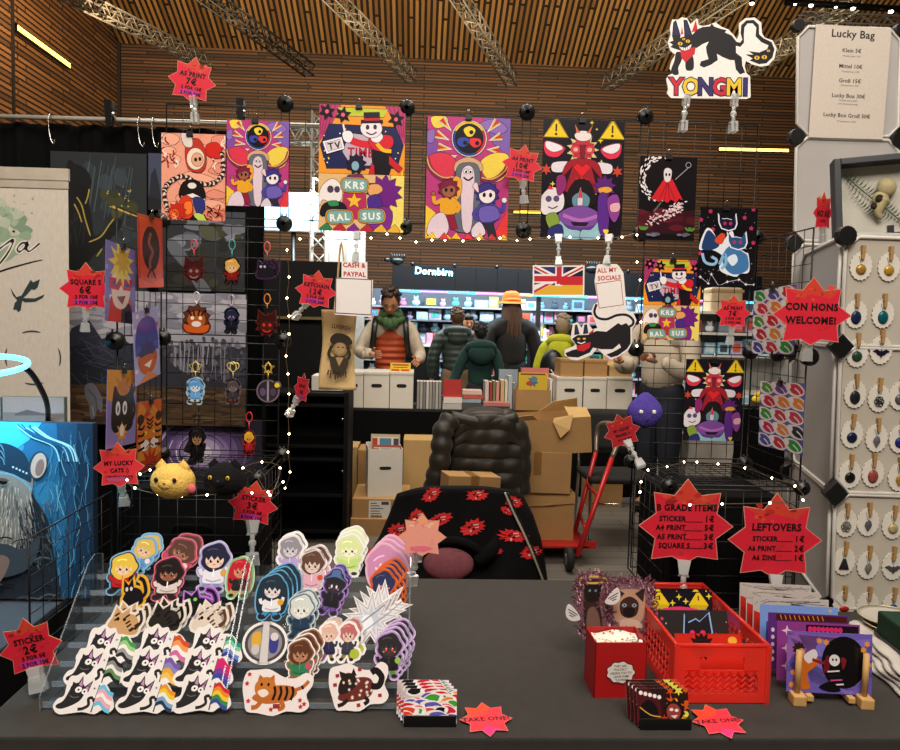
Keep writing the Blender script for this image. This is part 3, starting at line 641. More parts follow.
star('narrow red star sign reading NO AI beside the shadow box', 823, 213, 2.3, 21, [('NO AI!', 0, .03, .46), ('AT ALL', 0, .36, .18)], (823, 240, 2.3), 0, wid=.52, seed=10, patch=False, yaw=.15)
star('red star sign reading A5 PRINT 7€ hanging in the right grid above a small print', 733, 313, RY-.04, 18, P4('A5 PRINT', '7€', '2 FOR 13€', '3 FOR 20€'), (730, 341, RY-.02), 0, seed=12, patch=False)
star('large red star sign reading B GRADE ITEMS behind the red crate', 686, 526, 1.91, 47, [('B GRADE ITEMS', 0, -.40, .21), ('STICKER', -.3, -.16, .17), ('-', .16, -.10, .2), ('1€', .5, -.16, .19), ('A4 PRINT', -.33, .03, .17), ('-', .16, .09, .2), ('5€', .5, .03, .19), ('A5 PRINT', -.3, .23, .17), ('-', .16, .28, .2), ('3€', .5, .23, .19), ('SQUARE S', -.24, .42, .17), ('-', .18, .47, .2), ('3€', .5, .42, .19)], (682, 606, 1.87), 0, seed=13, patch=False, cs=1.5)
star('large red star sign reading LEFTOVERS behind the rack of small prints', 775, 540, 1.91, 47, [('LEFTOVERS', .02, -.28, .24), ('STICKER', -.22, -.03, .16), ('-', .2, .02, .18), ('1€', .53, -.03, .19), ('A6 PRINT', -.28, .18, .16), ('-', .2, .23, .18), ('2€', .53, .18, .19), ('A6 ZINE', -.22, .38, .16), ('-', .2, .43, .18), ('1€', .53, .38, .19)], (776, 596, 1.87), 0, seed=14, patch=False, cs=1.5)
star('small dark red star sign below the purple plush at the right grid', 622, 432, RYF+.1, 18.5, [('MY SQUID', 0, -.14, .22), ('FRIEND :)', .0, .14, .22), ('(NOT FOR SALE)', .05, .4, .12)], (640, 464, RYF+.02), -18, seed=15, patch=False, cols=('#a01c26', '#98281e', '#a02a5e'))
star('folded red star sign seen side on at the rack pole with lights', 302, 389, RY-.06, 16, [('RINGS', 0, -.2, .3), ('3€', 0, .2, .4)], (290, 413, RY-.03), 10, wid=.62, yaw=-.5, seed=16, cols=('#b01e30', '#8e2030', '#6e3a64'))
star('blank peach coloured star sign at the right edge of the sticker stand', 422, 537, 1.66, 24, [], (411, 580, 1.70), 0, seed=17, cols=('#eda08c', '#f0a57c', '#e8727e'), patch='#e8708a', group=None, cs=1.2)
for (u, v, lab, s) in ((486, 719, 'red star sign reading TAKE ONE flat on the table by the colourful card box', 18), (718, 721, 'red star sign reading TAKE ONE flat on the table by the crate', 19)):
    p = tz(u, v, TZ+.006); q = thing('star_sign', lab, 'sign', p, (-PI/2+.06, 0, .06), 'take one signs'); k = mpp(p)
    a = Art(0, 0, k, .001); ol = [((26 if i % 2 == 0 else 18)*math.cos(PI*i/8), (26 if i % 2 == 0 else 18)*1.12*math.sin(PI*i/8)) for i in range(16)]
    a.base([(x*1.03, y*1.03) for x, y in ol], '#e07a6a'); a.P(ol, '#ee3344'); a.P(ol[8:14]+[(0, -8)], '#f2452e'); a.P([ol[2], ol[3], ol[4], ol[5], (0, 12)], '#e8327a')
    a.T('TAKE ONE!', 0, 0, 9, '#3a0c12', -3, bold=.03); a.build('card', INK, q)
# ================================================================ hanging prints
def prnt(label, u0, v0, u1, v1, draw, Y=RY-.012, bg='#181420', clip=None, name='art_print', group='hanging art prints'):
    c = pt((u0+u1)/2, (v0+v1)/2, Y); k = mpp(c)
    o = thing(name, label, 'poster', c, (0, 0, 0), group)
    a = Art((u0+u1)/2, (v0+v1)/2, k, .0012); a.baseR(u0, v0, u1, v1, bg); draw(a); a.build('printed_sheet', GLOSS, o); a.ol = 0
    q = a.p(0, 0); a.crop(0, 0, 1); x, z = a.p(*(clip or ((u0+u1)/2, v0))); bulldog(o, x, z, s=.8); return o
def fig(a, x, y, h, hair, skin, top, leg, flip=1, tuft=5):
    """plain generic standing figure, feet at x,y"""
    f = flip
    a.P([(x-h*.16, y), (x-h*.10, y-h*.34), (x+h*.10, y-h*.34), (x+h*.2, y), (x+h*.06, y), (x, y-h*.2), (x-h*.06, y)], leg)
    a.B([(x-h*.14, y-h*.3), (x-h*.16, y-h*.5), (x-h*.1, y-h*.62), (x+h*.1, y-h*.62), (x+h*.17, y-h*.48), (x+h*.13, y-h*.3)], top)
    a.L(openc([(x+f*h*.1, y-h*.58), (x+f*h*.26, y-h*.5), (x+f*h*.3, y-h*.66)]), h*.075, top); a.E(x+f*h*.3, y-h*.68, h*.045, h*.045, skin, n=8)
    a.L(openc([(x-f*h*.1, y-h*.57), (x-f*h*.22, y-h*.44), (x-f*h*.16, y-h*.33)]), h*.075, top)
    a.S(x, y-h*.79, h*.22, h*.17, tuft+4, hair, 10); a.E(x, y-h*.76, h*.14, h*.14, skin); a.E(x-h*.05, y-h*.76, h*.022, h*.035, '#17121c', n=8); a.E(x+h*.06, y-h*.76, h*.022, h*.035, '#17121c', n=8)
    a.B([(x-h*.17, y-h*.78), (x-h*.1, y-h*.93), (x+h*.08, y-h*.94), (x+h*.18, y-h*.8), (x+h*.06, y-h*.86), (x-h*.04, y-h*.83)], hair)
def flower(a, x, y, r, c, m): a.S(x, y, r, r*.5, 6, c, 12); a.E(x, y, r*.25, r*.25, m, n=8)
def d_show(a):
    a.crop(300, 95, 4.84); a.ol = 2.2
    a.R(90, 50, 505, 400, '#e8952c'); a.P([(90, 50), (200, 50), (170, 110), (130, 190), (90, 240)], '#b23a6c'); a.P([(505, 50), (400, 50), (440, 110), (470, 190), (505, 240)], '#b23a6c')
    for i in range(4): a.L([(105+i*22, 55), (95+i*8, 200)], 5, '#8c2654'); a.L([(490-i*22, 55), (500-i*8, 200)], 5, '#8c2654')
    a.P([(180, 70), (420, 72), (400, 110), (200, 108)], '#b7c23a')
    a.P([(140, 150), (460, 155), (498, 240), (470, 350), (130, 360), (98, 250)], '#1e2450'); 
    for i in range(22): a.E(ru(110, 480), ru(165, 340), 4, 4, random.choice(['#e6d24a', '#e8e4f0']), n=6)
    a.P([(240, 190), (330, 200), (350, 340), (250, 345), (205, 280)], '#b9a8b8'); a.T('TIME', 292, 280, 62, '#a81e36', 0, .03, .9); 
    for x, y in ((128, 92), (205, 105), (460, 118)): flower(a, x, y, 40, '#0d0a10', '#e05c7a')
    a.B([(360, 240), (420, 230), (440, 290), (430, 380), (370, 400), (350, 320)], '#15101a'); a.P([(345, 330), (358, 340), (362, 400), (340, 425), (332, 395)], '#c4202c'); a.P([(430, 290), (495, 350), (480, 370), (430, 330)], '#c4202c'); a.P([(500, 360), (500, 430), (470, 445), (480, 390)], '#e8c02c')
    a.L(openc([(360, 240), (300, 240), (245, 225)]), 34, '#cc2430'); a.B([(330, 215), (380, 195), (440, 200), (445, 245), (400, 270), (350, 260)], '#cc2430'); a.L(openc([(370, 235), (400, 265), (440, 270)]), 18, '#e8b62a')
    a.B([(205, 190), (235, 180), (255, 200), (240, 235), (212, 225)], '#e9e3e6'); a.L([(215, 190), (207, 150)], 8, '#e9e3e6'); a.B([(345, 195), (380, 180), (398, 205), (375, 230), (345, 222)], '#e9e3e6')
    a.E(342, 165, 52, 44, '#e6dce0'); a.P([(292, 128), (396, 124), (398, 136), (292, 142)], '#1c1822'); a.P([(308, 132), (304, 92), (380, 88), (382, 128)], '#1c1822'); a.P([(306, 118), (381, 114), (382, 126), (307, 130)], '#c4202c'); a.E(324, 160, 7, 10, '#3a3040', n=8); a.E(360, 158, 7, 10, '#3a3040', n=8); a.L(openc([(318, 184), (344, 194), (368, 181)]), 6, '#3a3040')
    a.P([(110, 235), (200, 210), (215, 265), (130, 292)], '#ece6ea'); a.P([(122, 242), (192, 222), (204, 258), (136, 280)], '#d2c6cf'); a.T('TV', 165, 252, 44, '#2a2430', -12, .03)
    a.R(90, 385, 505, 670, '#d9b27c'); a.R(440, 385, 505, 670, '#e8d36a'); a.S(265, 510, 42, 18, 5, '#eab730'); a.P([(215, 470), (320, 475), (330, 600), (200, 600)], '#b0305c'); a.S(265, 512, 38, 17, 5, '#eab730')
    a.S(272, 335, 50, 36, 9, '#1a1830'); a.E(268, 345, 18, 22, '#7fa9b8'); a.P([(235, 390), (300, 385), (330, 420), (210, 420)], '#7a2a5c')
    a.B([(115, 440), (160, 410), (200, 440), (205, 500), (170, 530), (115, 510), (100, 540), (95, 490)], '#e6dfdc'); a.E(150, 460, 14, 16, '#4a3a5a', n=10); a.E(182, 460, 12, 14, '#4a3a5a', n=10); a.B([(120, 530), (200, 520), (225, 560), (110, 590)], '#1d1a20'); a.B([(140, 520), (180, 515), (190, 535), (150, 540)], '#2e8a4e')
    a.S(410, 470, 90, 62, 11, '#6a1f7c', 5); a.B([(330, 440), (380, 430), (400, 460), (345, 485)], '#e0a060'); a.B([(330, 500), (380, 480), (400, 540), (350, 570)], '#4a2a86'); a.B([(390, 540), (450, 560), (430, 650), (340, 640)], '#7a2a86')
    for (t, x, y, r) in (('KRS', 266, 437, 2), ('RAL', 195, 592, -6), ('SUS', 350, 583, -2)):
        a.B([(x-60, y-28), (x, y-36), (x+60, y-28), (x+62, y+24), (x, y+36), (x-60, y+26)], '#d89a2e'); a.B([(x-54, y-24), (x, y-30), (x+54, y-24), (x+56, y+20), (x, y+30), (x-54, y+22)], '#77a6a2'); a.T(t, x, y, 46, '#eee9e2', r, .035)
    for i in range(6): a.P([(100+i*66, 650), (135+i*66, 620), (160+i*66, 650), (150+i*66, 672), (110+i*66, 672)], random.choice(['#b22a3c', '#2e7a4e', '#d8a838', '#7a2a86']))
def d_disc(a):
    a.crop(415, 105, 5.17); a.ol = 2.2
    a.R(55, 60, 490, 695, '#b23a78'); a.P([(340, 60), (490, 60), (490, 260), (400, 200)], '#7a5aa6'); a.P([(55, 130), (150, 250), (55, 330)], '#7a4a9a'); a.P([(55, 560), (200, 695), (55, 695)], '#e8b42c'); a.P([(490, 520), (490, 695), (400, 695)], '#d83a3a'); a.P([(55, 520), (110, 560), (90, 640), (55, 640)], '#e8c23a')
    a.B([(80, 75), (150, 70), (160, 110), (110, 130), (85, 115)], '#e6c84a'); a.B([(320, 110), (400, 75), (470, 120), (420, 150)], '#8a66b0'); a.B([(60, 150), (95, 140), (90, 200), (60, 200)], '#8a66b0')
    for (x0, y0, x1, y1) in ((185, 145, 130, 85), (175, 190, 105, 160), (190, 235, 115, 225), (365, 145, 420, 85), (375, 185, 440, 160), (365, 230, 430, 232), (215, 265, 165, 285)):
        dx, dy = x1-x0, y1-y0; L = math.hypot(dx, dy); nx, ny = -dy/L*22, dx/L*22; a.P([(x0, y0), (x1+nx, y1+ny), (x1-nx, y1-ny)], '#ece0d8'); a.P([(x0+dx*.2, y0+dy*.2), (x1+nx*.7, y1+ny*.7), (x1-nx*.7, y1-ny*.7)], '#e8b82c'); a.P([(x0+dx*.45, y0+dy*.45), (x1+nx*.4, y1+ny*.4), (x1-nx*.4, y1-ny*.4)], '#cc2a3a')
    a.B([(60, 290), (110, 255), (180, 265), (220, 320), (200, 370), (150, 390), (100, 360)], '#d2364c'); a.B([(340, 290), (400, 250), (470, 250), (485, 300), (460, 370), (400, 395), (350, 350)], '#e2c64a')
    for s in (-1, 1): a.L(openc([(272+s*215, 275), (272+s*190, 340), (272+s*130, 385), (272+s*70, 380), (272+s*55, 330)]), 26, '#7a2a4a'); a.L(openc([(272+s*215, 272), (272+s*192, 335), (272+s*130, 378), (272+s*72, 374)]), 7, '#d8a05a')
    a.E(275, 178, 90, 92, '#e8dcd2', n=28); a.E(275, 178, 84, 86, '#c22a3a', n=28); a.E(275, 178, 84, 86, '#2a3c8c', n=20, a0=60, a1=215); a.E(275, 178, 84, 86, '#e0bc2e', n=14, a0=205, a1=330); a.E(275, 178, 72, 74, '#141018', n=26)
    for an, c in ((270, '#e6c83a'), (30, '#d8323c'), (150, '#31469c')):
        x, y = 275+36*math.cos(math.radians(an)), 178+36*math.sin(math.radians(an)); a.B([(x+32*math.cos(math.radians(an+t)), y+26*math.sin(math.radians(an+t))) for t in (0, 70, 150, 200, 290)], c); a.E(x+10, y+4, 9, 9, '#141018', n=10)
    a.B([(210, 300), (275, 272), (340, 300), (345, 340), (300, 330), (250, 330), (205, 345)], '#caa07a'); a.B([(215, 330), (275, 300), (330, 330), (340, 500), (350, 640), (200, 640), (210, 480)], '#5f6672')
    a.B([(240, 350), (275, 315), (305, 350), (305, 480), (295, 640), (255, 640), (240, 480)], '#d8c2ce'); a.L(openc([(250, 375), (275, 390), (300, 372)]), 9, '#3a1c2c'); a.E(262, 345, 11, 12, '#efe6ea', n=10); a.E(286, 345, 11, 12, '#efe6ea', n=10); a.E(263, 347, 4, 5, '#1a1420', n=8); a.E(286, 347, 4, 5, '#1a1420', n=8)
    a.B([(200, 380), (240, 390), (235, 470), (190, 500)], '#e0a03a'); fig(a, 175, 640, 260, '#7a1f38', '#9a5a44', '#e0a02a', '#8c1f3a', -1); a.B([(90, 590), (150, 560), (180, 640), (140, 690), (70, 670)], '#d8c4d0')
    fig(a, 375, 690, 300, '#3a2f7e', '#e8dcde', '#4a3f92', '#2b2a34', 1, 7); a.B([(340, 530), (420, 520), (440, 580), (350, 600)], '#6a5aae'); a.B([(300, 420), (320, 400), (330, 450)], '#e6c0cc'); a.B([(300, 640), (340, 600), (370, 660), (310, 680)], '#d6c6d2')
    for i in range(7): a.P([(70+i*62, 690), (95+i*62, 660), (120+i*62, 692)], ['#e8b62c', '#d8363c'][i % 2])
def d_knight(a):
    a.crop(535, 105, 5.17); a.ol = 2.2
    a.R(30, 80, 460, 700, '#16121c')
    for i in range(16): x, y, r = ru(40, 450), ru(90, 680), ru(6, 17); a.S(x, y, r, r*.36, 4, '#e2cc3a')
    for x in (100, 392):
        a.P([(x-68, 178), (x-8, 82), (x+8, 82), (x+68, 178)], '#8a7420'); a.P([(x-62, 174), (x, 84), (x+62, 174)], '#e4c226'); a.L([(x, 108), (x, 146)], 9, '#3a2a10'); a.E(x, 160, 5, 5, '#3a2a10', n=8)
    for s in (-1, 1):
        x = 240+s*150; a.B([(x+s*40, 195), (x-s*40, 215), (x-s*55, 240), (x-s*20, 275), (x+s*30, 270), (x+s*50, 235)], '#d83450'); a.B([(x+s*38, 198), (x-s*30, 215), (x-s*45, 235), (x, 250), (x+s*38, 230)], '#e6dde2')
        a.B([(240+s*60, 300), (240+s*150, 305), (240+s*150, 350), (240+s*80, 345)], '#dcd4dc'); a.S(240+s*185, 340, 30, 14, 6, '#c2452e')
    a.S(240, 235, 85, 56, 13, '#d8c08a', 6); a.S(240, 232, 66, 48, 11, '#b83040'); a.E(240, 165, 44, 26, '#e0d6d4'); a.P([(205, 150), (195, 105), (222, 150)], '#c86a4a'); a.P([(275, 150), (290, 105), (260, 150)], '#c86a4a')
    for s in (-1, 1): a.E(240+s*36, 235, 26, 22, '#d83a4c', n=12); a.E(240+s*36, 235, 14, 12, '#e89a8c', n=10)
    a.P([(225, 210), (255, 210), (248, 275), (240, 290), (232, 275)], '#7a1c2a'); a.B([(165, 300), (240, 280), (320, 300), (345, 390), (300, 460), (175, 460), (135, 390)], '#9a1d2c'); a.P([(240, 375), (195, 325), (215, 305), (240, 322), (262, 305), (285, 325)], '#d8242c')
    a.P([(140, 380), (190, 320), (160, 420)], '#2a0f16'); a.P([(340, 380), (290, 320), (320, 420)], '#2a0f16'); a.S(240, 420, 60, 30, 10, '#c8302c')
    a.B([(165, 470), (200, 400), (240, 385), (285, 400), (315, 470), (300, 520), (180, 520)], '#1c1218'); a.B([(195, 480), (240, 450), (285, 480), (270, 530), (210, 530)], '#5f8a9c')
    a.P([(222, 480), (236, 425), (250, 480), (246, 600), (226, 600)], '#d0c6d0'); a.P([(226, 480), (236, 430), (246, 480)], '#d8343c'); a.B([(130, 560), (240, 520), (340, 560), (360, 640), (240, 680), (120, 650)], '#7a4a9a'); a.L(openc([(150, 570), (240, 595), (330, 570)]), 18, '#b06ab8'); a.L(openc([(140, 620), (240, 640), (340, 620)]), 16, '#5a3a86')
    a.P([(190, 606), (286, 606), (270, 622), (206, 622)], '#241c24'); a.B([(130, 600), (180, 640), (240, 650), (240, 690), (140, 680)], '#8fb6c4'); a.B([(345, 590), (300, 640), (250, 645), (250, 690), (345, 680)], '#8fb6c4')
    a.B([(40, 470), (90, 430), (145, 460), (150, 530), (110, 560), (50, 570), (30, 530)], '#ddd6da'); a.P([(65, 440), (75, 420), (95, 440)], '#d8344a'); a.E(72, 490, 14, 14, '#5a4a78', n=10); a.E(112, 488, 14, 14, '#5a4a78', n=10); a.L(openc([(70, 530), (95, 538), (120, 525)]), 6, '#3a2a3a'); a.B([(60, 580), (110, 560), (130, 610), (90, 650)], '#7f9a3c'); a.B([(80, 640), (140, 620), (150, 680), (80, 690)], '#2c2f6a')
    a.S(360, 420, 62, 40, 9, '#5c2272'); a.B([(330, 430), (380, 420), (400, 440), (345, 455)], '#dfa23a'); a.B([(330, 470), (375, 460), (390, 560), (380, 670), (340, 640)], '#5a2a86'); a.B([(380, 480), (430, 460), (445, 540), (420, 600), (390, 560)], '#8a3f92'); a.B([(395, 510), (440, 500), (440, 540), (400, 545)], '#e0a6b4'); a.B([(360, 640), (390, 640), (378, 665)], '#e2c83a'); a.B([(110, 380), (150, 370), (160, 430), (120, 470)], '#8a2a6a')
def dsub(draw, src, dst):
    """the same artwork printed at another size"""
    def f(a):
        sx = (dst[2]-dst[0])/(src[2]-src[0]); b = Art(0, 0, 1)
        oc = a.crop
        def cr(x, y, s): a.cx, a.cy, a.cs = dst[0]+(x-src[0])*sx, dst[1]+(y-src[1])*sx, s/sx; return a
        a.crop = cr; draw(a); a.crop = oc
    return f
def d_pink(a):
    a.crop(150, 50, 6); a.ol = 2.4; a.R(60, 500, 470, 1100, '#e59a80'); cloudy(a, 80, 520, 450, 1080, ['#ea9f84', '#dd8c74', '#eba88c', '#e28a72'], 24, 60)
    for i in range(26): x, y = (ru(75, 170) if i % 2 else ru(380, 450)), ru(510, 680); a.L(openc([(x, y), (x+ru(-18, 18), y+18), (x+ru(-18, 18), y+40)]), 8, random.choice(['#efd8cc', '#8e2420']))
    a.B([(340, 570), (400, 555), (430, 600), (420, 645), (370, 645), (335, 620)], '#c8281e'); a.B([(215, 590), (250, 540), (300, 545), (335, 620), (330, 710), (280, 735), (225, 700)], '#b83428'); a.E(275, 655, 52, 64, '#e9d2b8'); a.E(285, 660, 34, 40, '#d8a080'); a.E(275, 660, 7, 10, '#2a1414', n=8); a.E(300, 655, 7, 10, '#2a1414', n=8); a.B([(190, 510), (240, 500), (255, 580), (210, 580)], '#d9cfc4')
    ch = openc([(430, 620), (440, 720), (390, 790), (300, 800), (200, 760), (120, 800), (90, 860), (110, 960)], 7)
    for i, (x, y) in enumerate(ch): a.E(x, y, 15, 9, ['#3a1e1c', '#e2c8b8'][i % 2], rot=i*40, n=9)
    a.B([(180, 880), (200, 800), (270, 780), (320, 820), (330, 890), (250, 870)], '#1a1416'); a.E(255, 815, 26, 18, '#e0dad2'); a.P([(190, 880), (260, 860), (335, 895), (320, 905), (250, 885), (200, 900)], '#e6e0da'); a.B([(190, 890), (240, 880), (260, 960), (240, 1010), (170, 990)], '#d43a1e'); a.B([(260, 890), (320, 890), (330, 950), (290, 980)], '#2e3472'); a.B([(210, 920), (250, 910), (255, 970), (220, 985)], '#f0742c')
    a.S(165, 970, 60, 40, 9, '#c22a1c'); a.E(150, 985, 28, 30, '#e8641e'); a.B([(270, 980), (320, 985), (350, 1030), (310, 1050), (280, 1020)], '#b8cf5a'); a.P([(200, 1080), (260, 990), (330, 1060), (460, 1030), (460, 1100), (200, 1100)], '#1c1214')
    for i in range(22): x, y = ru(340, 455), ru(930, 1080); a.L(openc([(x, y), (x+ru(-22, 22), y-16), (x+ru(-26, 26), y-36)]), 7, random.choice(['#e8a08a', '#a83428', '#d87a62', '#2a1214']))
    for i in range(8): x, y = ru(80, 170), ru(990, 1080); a.L(openc([(x, y), (x+ru(-22, 22), y-16), (x+ru(-26, 26), y-36)]), 7, random.choice(['#e8a08a', '#a83428']))
def d_reddress(a):
    a.crop(620, 140, 7.5); a.R(135, 125, 575, 760, '#120d10'); a.P([(135, 560), (575, 520), (575, 700), (135, 700)], '#33101a'); cloudy(a, 150, 540, 560, 660, ['#4c1420', '#3d111c', '#5a1826'], 14, 50)
    for i in range(120):
        t = i/120; an = math.radians(-80-t*250); r = 170-t*20; cx, cy = 330, 290; x, y = cx+r*1.05*math.cos(an)+ru(-28, 28), cy+r*math.sin(an)+ru(-28, 28)
        if t < .75: a.E(x, y, 13, 5, '#e6dcdc', rot=math.degrees(an)+90+ru(-30, 30), n=7)
    for i in range(95): t = ru(0, 1); x, y = 480-t*250+ru(-45, 45), 470+t*150+ru(-28, 34); a.E(x, y, 12, 5, random.choice(['#e8dcdc', '#e8a8b4', '#d8b8c0']), rot=ru(-60, 60), n=7)
    a.L([(405, 300), (505, 205)], 7, '#8e8a90'); a.L([(500+20*math.cos(i*.7), 190+20*math.sin(i*.7)) for i in range(10)], 6, '#8e8a90')
    a.P([(318, 300), (385, 300), (470, 450), (440, 440), (420, 470), (380, 448), (350, 475), (315, 450), (285, 470), (262, 445), (225, 450)], '#c8222c'); 
    for x in (290, 330, 370, 410): a.L([(348, 320), (x, 450)], 6, '#931824')
    a.L([(305, 470), (255, 540)], 10, '#5d6a64'); a.B([(318, 235), (345, 215), (375, 235), (370, 300), (345, 320), (322, 300)], '#d8d0d0'); a.E(335, 265, 8, 12, '#181014', n=8); a.E(360, 265, 8, 12, '#181014', n=8)
    for x in (170, 190, 520, 545): 
        for s in (-1, 1): a.E(x+s*12, 665, 20, 8, '#4f8a3a', rot=-s*50, n=8)
    cloudy(a, 200, 700, 520, 720, ['#5a5a6a', '#6e6e80', '#4a4a58'], 12, 18)
def d_bluecats(a):
    a.crop(620, 190, 4.69); a.ol = 0; a.R(362, 85, 640, 450, '#0e0b10')
    for i in range(40): a.E(ru(370, 630), ru(95, 440), ru(1, 3), ru(1, 3), '#b8b0c0', n=5)
    for x, y in ((372, 145), (415, 105), (578, 130), (612, 178), (430, 188), (375, 300), (625, 245), (618, 90)): a.S(x, y, 12, 7, 5, '#b8305a')
    def cat(x, y, s, f, c1, c2):
        o = [(x-48*s, y-42*s), (x-30*s, y-18*s), (x-5*s, y-20*s), (x+18*s, y-15*s), (x+36*s, y-44*s), (x+44*s, y+5*s), (x+35*s, y+28*s), (x+5*s, y+38*s), (x-30*s, y+28*s), (x-44*s, y)]
        a.P([(x+(u-x)*1.16, y+(v-y)*1.16) for u, v in o], '#e2e4ee'); a.P(o, c1); a.E(x-16*s, y+4*s, 9*s, 9*s, c2, n=10); a.E(x+14*s, y+4*s, 9*s, 9*s, c2, n=10)
    a.B([(368, 280), (395, 190), (425, 190), (470, 250), (520, 190), (545, 260), (590, 290), (605, 300), (612, 380), (570, 390), (545, 405), (470, 375), (480, 310), (420, 280)], '#dfe3ec'); a.B([(380, 270), (400, 200), (425, 200), (465, 255), (440, 280), (400, 285)], '#1f3c68'); a.B([(480, 310), (520, 260), (580, 290), (602, 310), (605, 370), (545, 395), (500, 370)], '#3f74a8'); a.B([(505, 320), (540, 300), (555, 330), (530, 355)], '#d6e4ee')
    a.L(openc([(470, 350), (490, 300), (500, 340), (480, 370)]), 14, '#7fb0d4'); a.L(openc([(385, 300), (400, 340), (440, 350), (455, 330), (430, 315)]), 13, '#8fb8da'); a.B([(440, 240), (470, 205), (490, 215), (475, 255)], '#d24a2a')
    cat(500, 155, .9, 1, '#141a34', '#b42a54'); cat(550, 240, .95, 1, '#27507e', '#b42a54')
    st = [(380, 410), (420, 440), (432, 396), (470, 450), (510, 430), (565, 418), (600, 440), (638, 440)]
    a.L(st, 3, '#b8b4c0')
    for x, y in st: a.S(x, y, 9, 3, 4, '#f0eef4')
prnt('pink art print of an upside down figure with chains, leftmost of the row', 162, 134.5, 225, 220, d_pink, bg='#e59a80', clip=(190, 134))
prnt('small purple art print with tri colour disc, left of the first pole', 227, 121.5, 288.5, 206, dsub(d_disc, (426, 118.5, 509, 238.5), (227, 121.5, 288.5, 206)), RY-.02, bg='#b23a78', clip=(255, 121))
prnt('larger art print of a showman in red above plates KRS, RAL and SUS', 319, 107, 404.5, 231, d_show, clip=(358, 107))
prnt('large purple art print with tri colour disc and three figures', 426.5, 118.5, 509, 239, d_disc, bg='#b23a78', clip=(467, 118))
prnt('large dark art print with two yellow warning triangles and a sword', 541.5, 121.5, 623, 239, d_knight, clip=(580, 121))
prnt('black art print of a red dress in a swirl of white petals', 638.5, 157.5, 696, 240, d_reddress, RY-.02, clip=(667, 157))
prnt('black art print of blue outlined cats among constellations', 698, 208.5, 756.5, 285, d_bluecats, RY-.02, clip=(724, 208))
prnt('art print of a red suited showman, smaller copy below the red dress print', 643, 260, 700.5, 340, dsub(d_show, (319, 107, 404.5, 231), (643, 260, 700.5, 340)), clip=(671, 260))
prnt('small dark art print with two yellow warning triangles on the lower right grid', 684, 359.5, 743, 441, dsub(d_knight, (541.5, 121.5, 623, 239), (684, 359.5, 743, 441)), clip=(712, 360))
# ---- prints on the side grids
def sidep(label, X, us, vs, cr, w, h, draw, bg, rot, rz, group, W=195, H=195):
    """print hung on a side grid: us, vs = its centre in the photograph"""
    c = px(us, vs, X); o = thing('art_print', label, 'poster', c, (0, math.radians(rot), rz), group)
    a = Art(0, 0, 1/1000, .0012); a.kx = W/w; a.kz = H/h; a.baseR(-w/2, -h/2, w/2, h/2, bg); draw(a, w, h); a.build('printed_sheet', GLOSS, o); bulldog(o, 0, H/2000, s=.8); return o
def q_star(a, w, h):
    for i in range(14): a.E(ru(-w/2, w/2), ru(-h/2, h/2), 5, 5, random.choice(['#b23a4c', '#8aa0d0', '#e8d8e8']), n=7)
    a.P([(-50, h/2), (-40, 30), (0, 15), (40, 30), (56, h/2)], '#c8281e'); a.P([(0, h/2), (5, 30), (38, 40), (56, h/2)], '#1c1620'); a.B([(-38, -10), (-30, 40), (0, 52), (28, 35), (38, -12), (0, -30)], '#e6c8b4'); a.P([(-46, -8), (46, -14), (40, 10), (8, 12), (0, 2), (-10, 14), (-42, 14)], '#b82a3a'); a.E(-22, 2, 9, 5, '#2c3c8c', n=8); a.E(22, 0, 9, 5, '#2c3c8c', n=8); a.P([(-18, 28), (18, 22), (5, 42)], '#7a1620'); a.S(0, -42, 52, 28, 11, '#e0c452', 8); a.S(4, -48, 34, 18, 9, '#c8a23a', 8)
def q_curl(a, w, h):
    a.R(-w/2+6, -h/2+6, w/2-6, h/2-6, '#d8502c'); a.E(0, -8, 34, 52, '#2c1a18'); a.E(0, -8, 26, 42, '#45231c'); a.L(openc([(0, -44), (-8, -20), (6, 0), (-6, 24), (2, 60)]), 9, '#8e5a48'); a.L(openc([(-16, 60), (0, 40), (16, 62)]), 6, '#2c1a18'); a.P([(-w/2, h/2), (-w/2, h/2-22), (0, h/2-8), (w/2, h/2-24), (w/2, h/2)], '#e85a2c')
def q_beanie(a, w, h):
    for i in range(10): a.E(ru(-w/2, w/2), ru(-h/2, h/2), 6, 6, random.choice(['#c24a6a', '#d8d8f0', '#8a8ad0']), n=7)
    a.B([(-44, 10), (-36, -50), (0, -68), (36, -50), (44, 12), (0, 20)], '#2f3f9c'); a.P([(-46, -4), (46, -4), (46, 18), (-46, 18)], '#3a4db2'); a.B([(-34, 18), (34, 18), (30, 56), (0, 70), (-30, 54)], '#c2562e'); a.P([(-20, 44), (20, 38), (6, 58)], '#efe6dc'); a.E(-14, 28, 6, 5, '#1a1420', n=8); a.E(16, 27, 6, 5, '#1a1420', n=8); a.S(0, 20, 40, 26, 9, '#2c2f70'); a.B([(-26, 26), (26, 26), (20, 56), (-22, 56)], '#c2562e'); a.P([(-16, 44), (18, 38), (6, 56)], '#efe6dc'); a.P([(-40, h/2), (0, 62), (40, h/2)], '#d87a3a')
def q_blackcat(a, w, h):
    a.P([(-w/2, -h/2), (w/2, -h/2), (w/2, -30), (0, -10), (-w/2, -20)], '#d8923a'); a.S(0, -40, 40, 20, 9, '#c2742c'); a.B([(-40, 10), (-30, -50), (-10, -30), (20, -32), (38, -56), (44, 0), (36, 50), (-30, 52)], '#14121a'); a.E(-16, 0, 9, 16, '#e8e4ea', n=12); a.E(10, 0, 9, 16, '#e8e4ea', n=12); a.E(-16, 2, 3, 9, '#14121a', n=8); a.E(10, 2, 3, 9, '#14121a', n=8); a.L(openc([(30, 40), (50, 10), (40, -30), (54, -56)]), 9, '#14121a'); a.S(0, 56, 26, 12, 8, '#d8923a'); a.E(0, 50, 9, 14, '#e8d8d0', n=9)
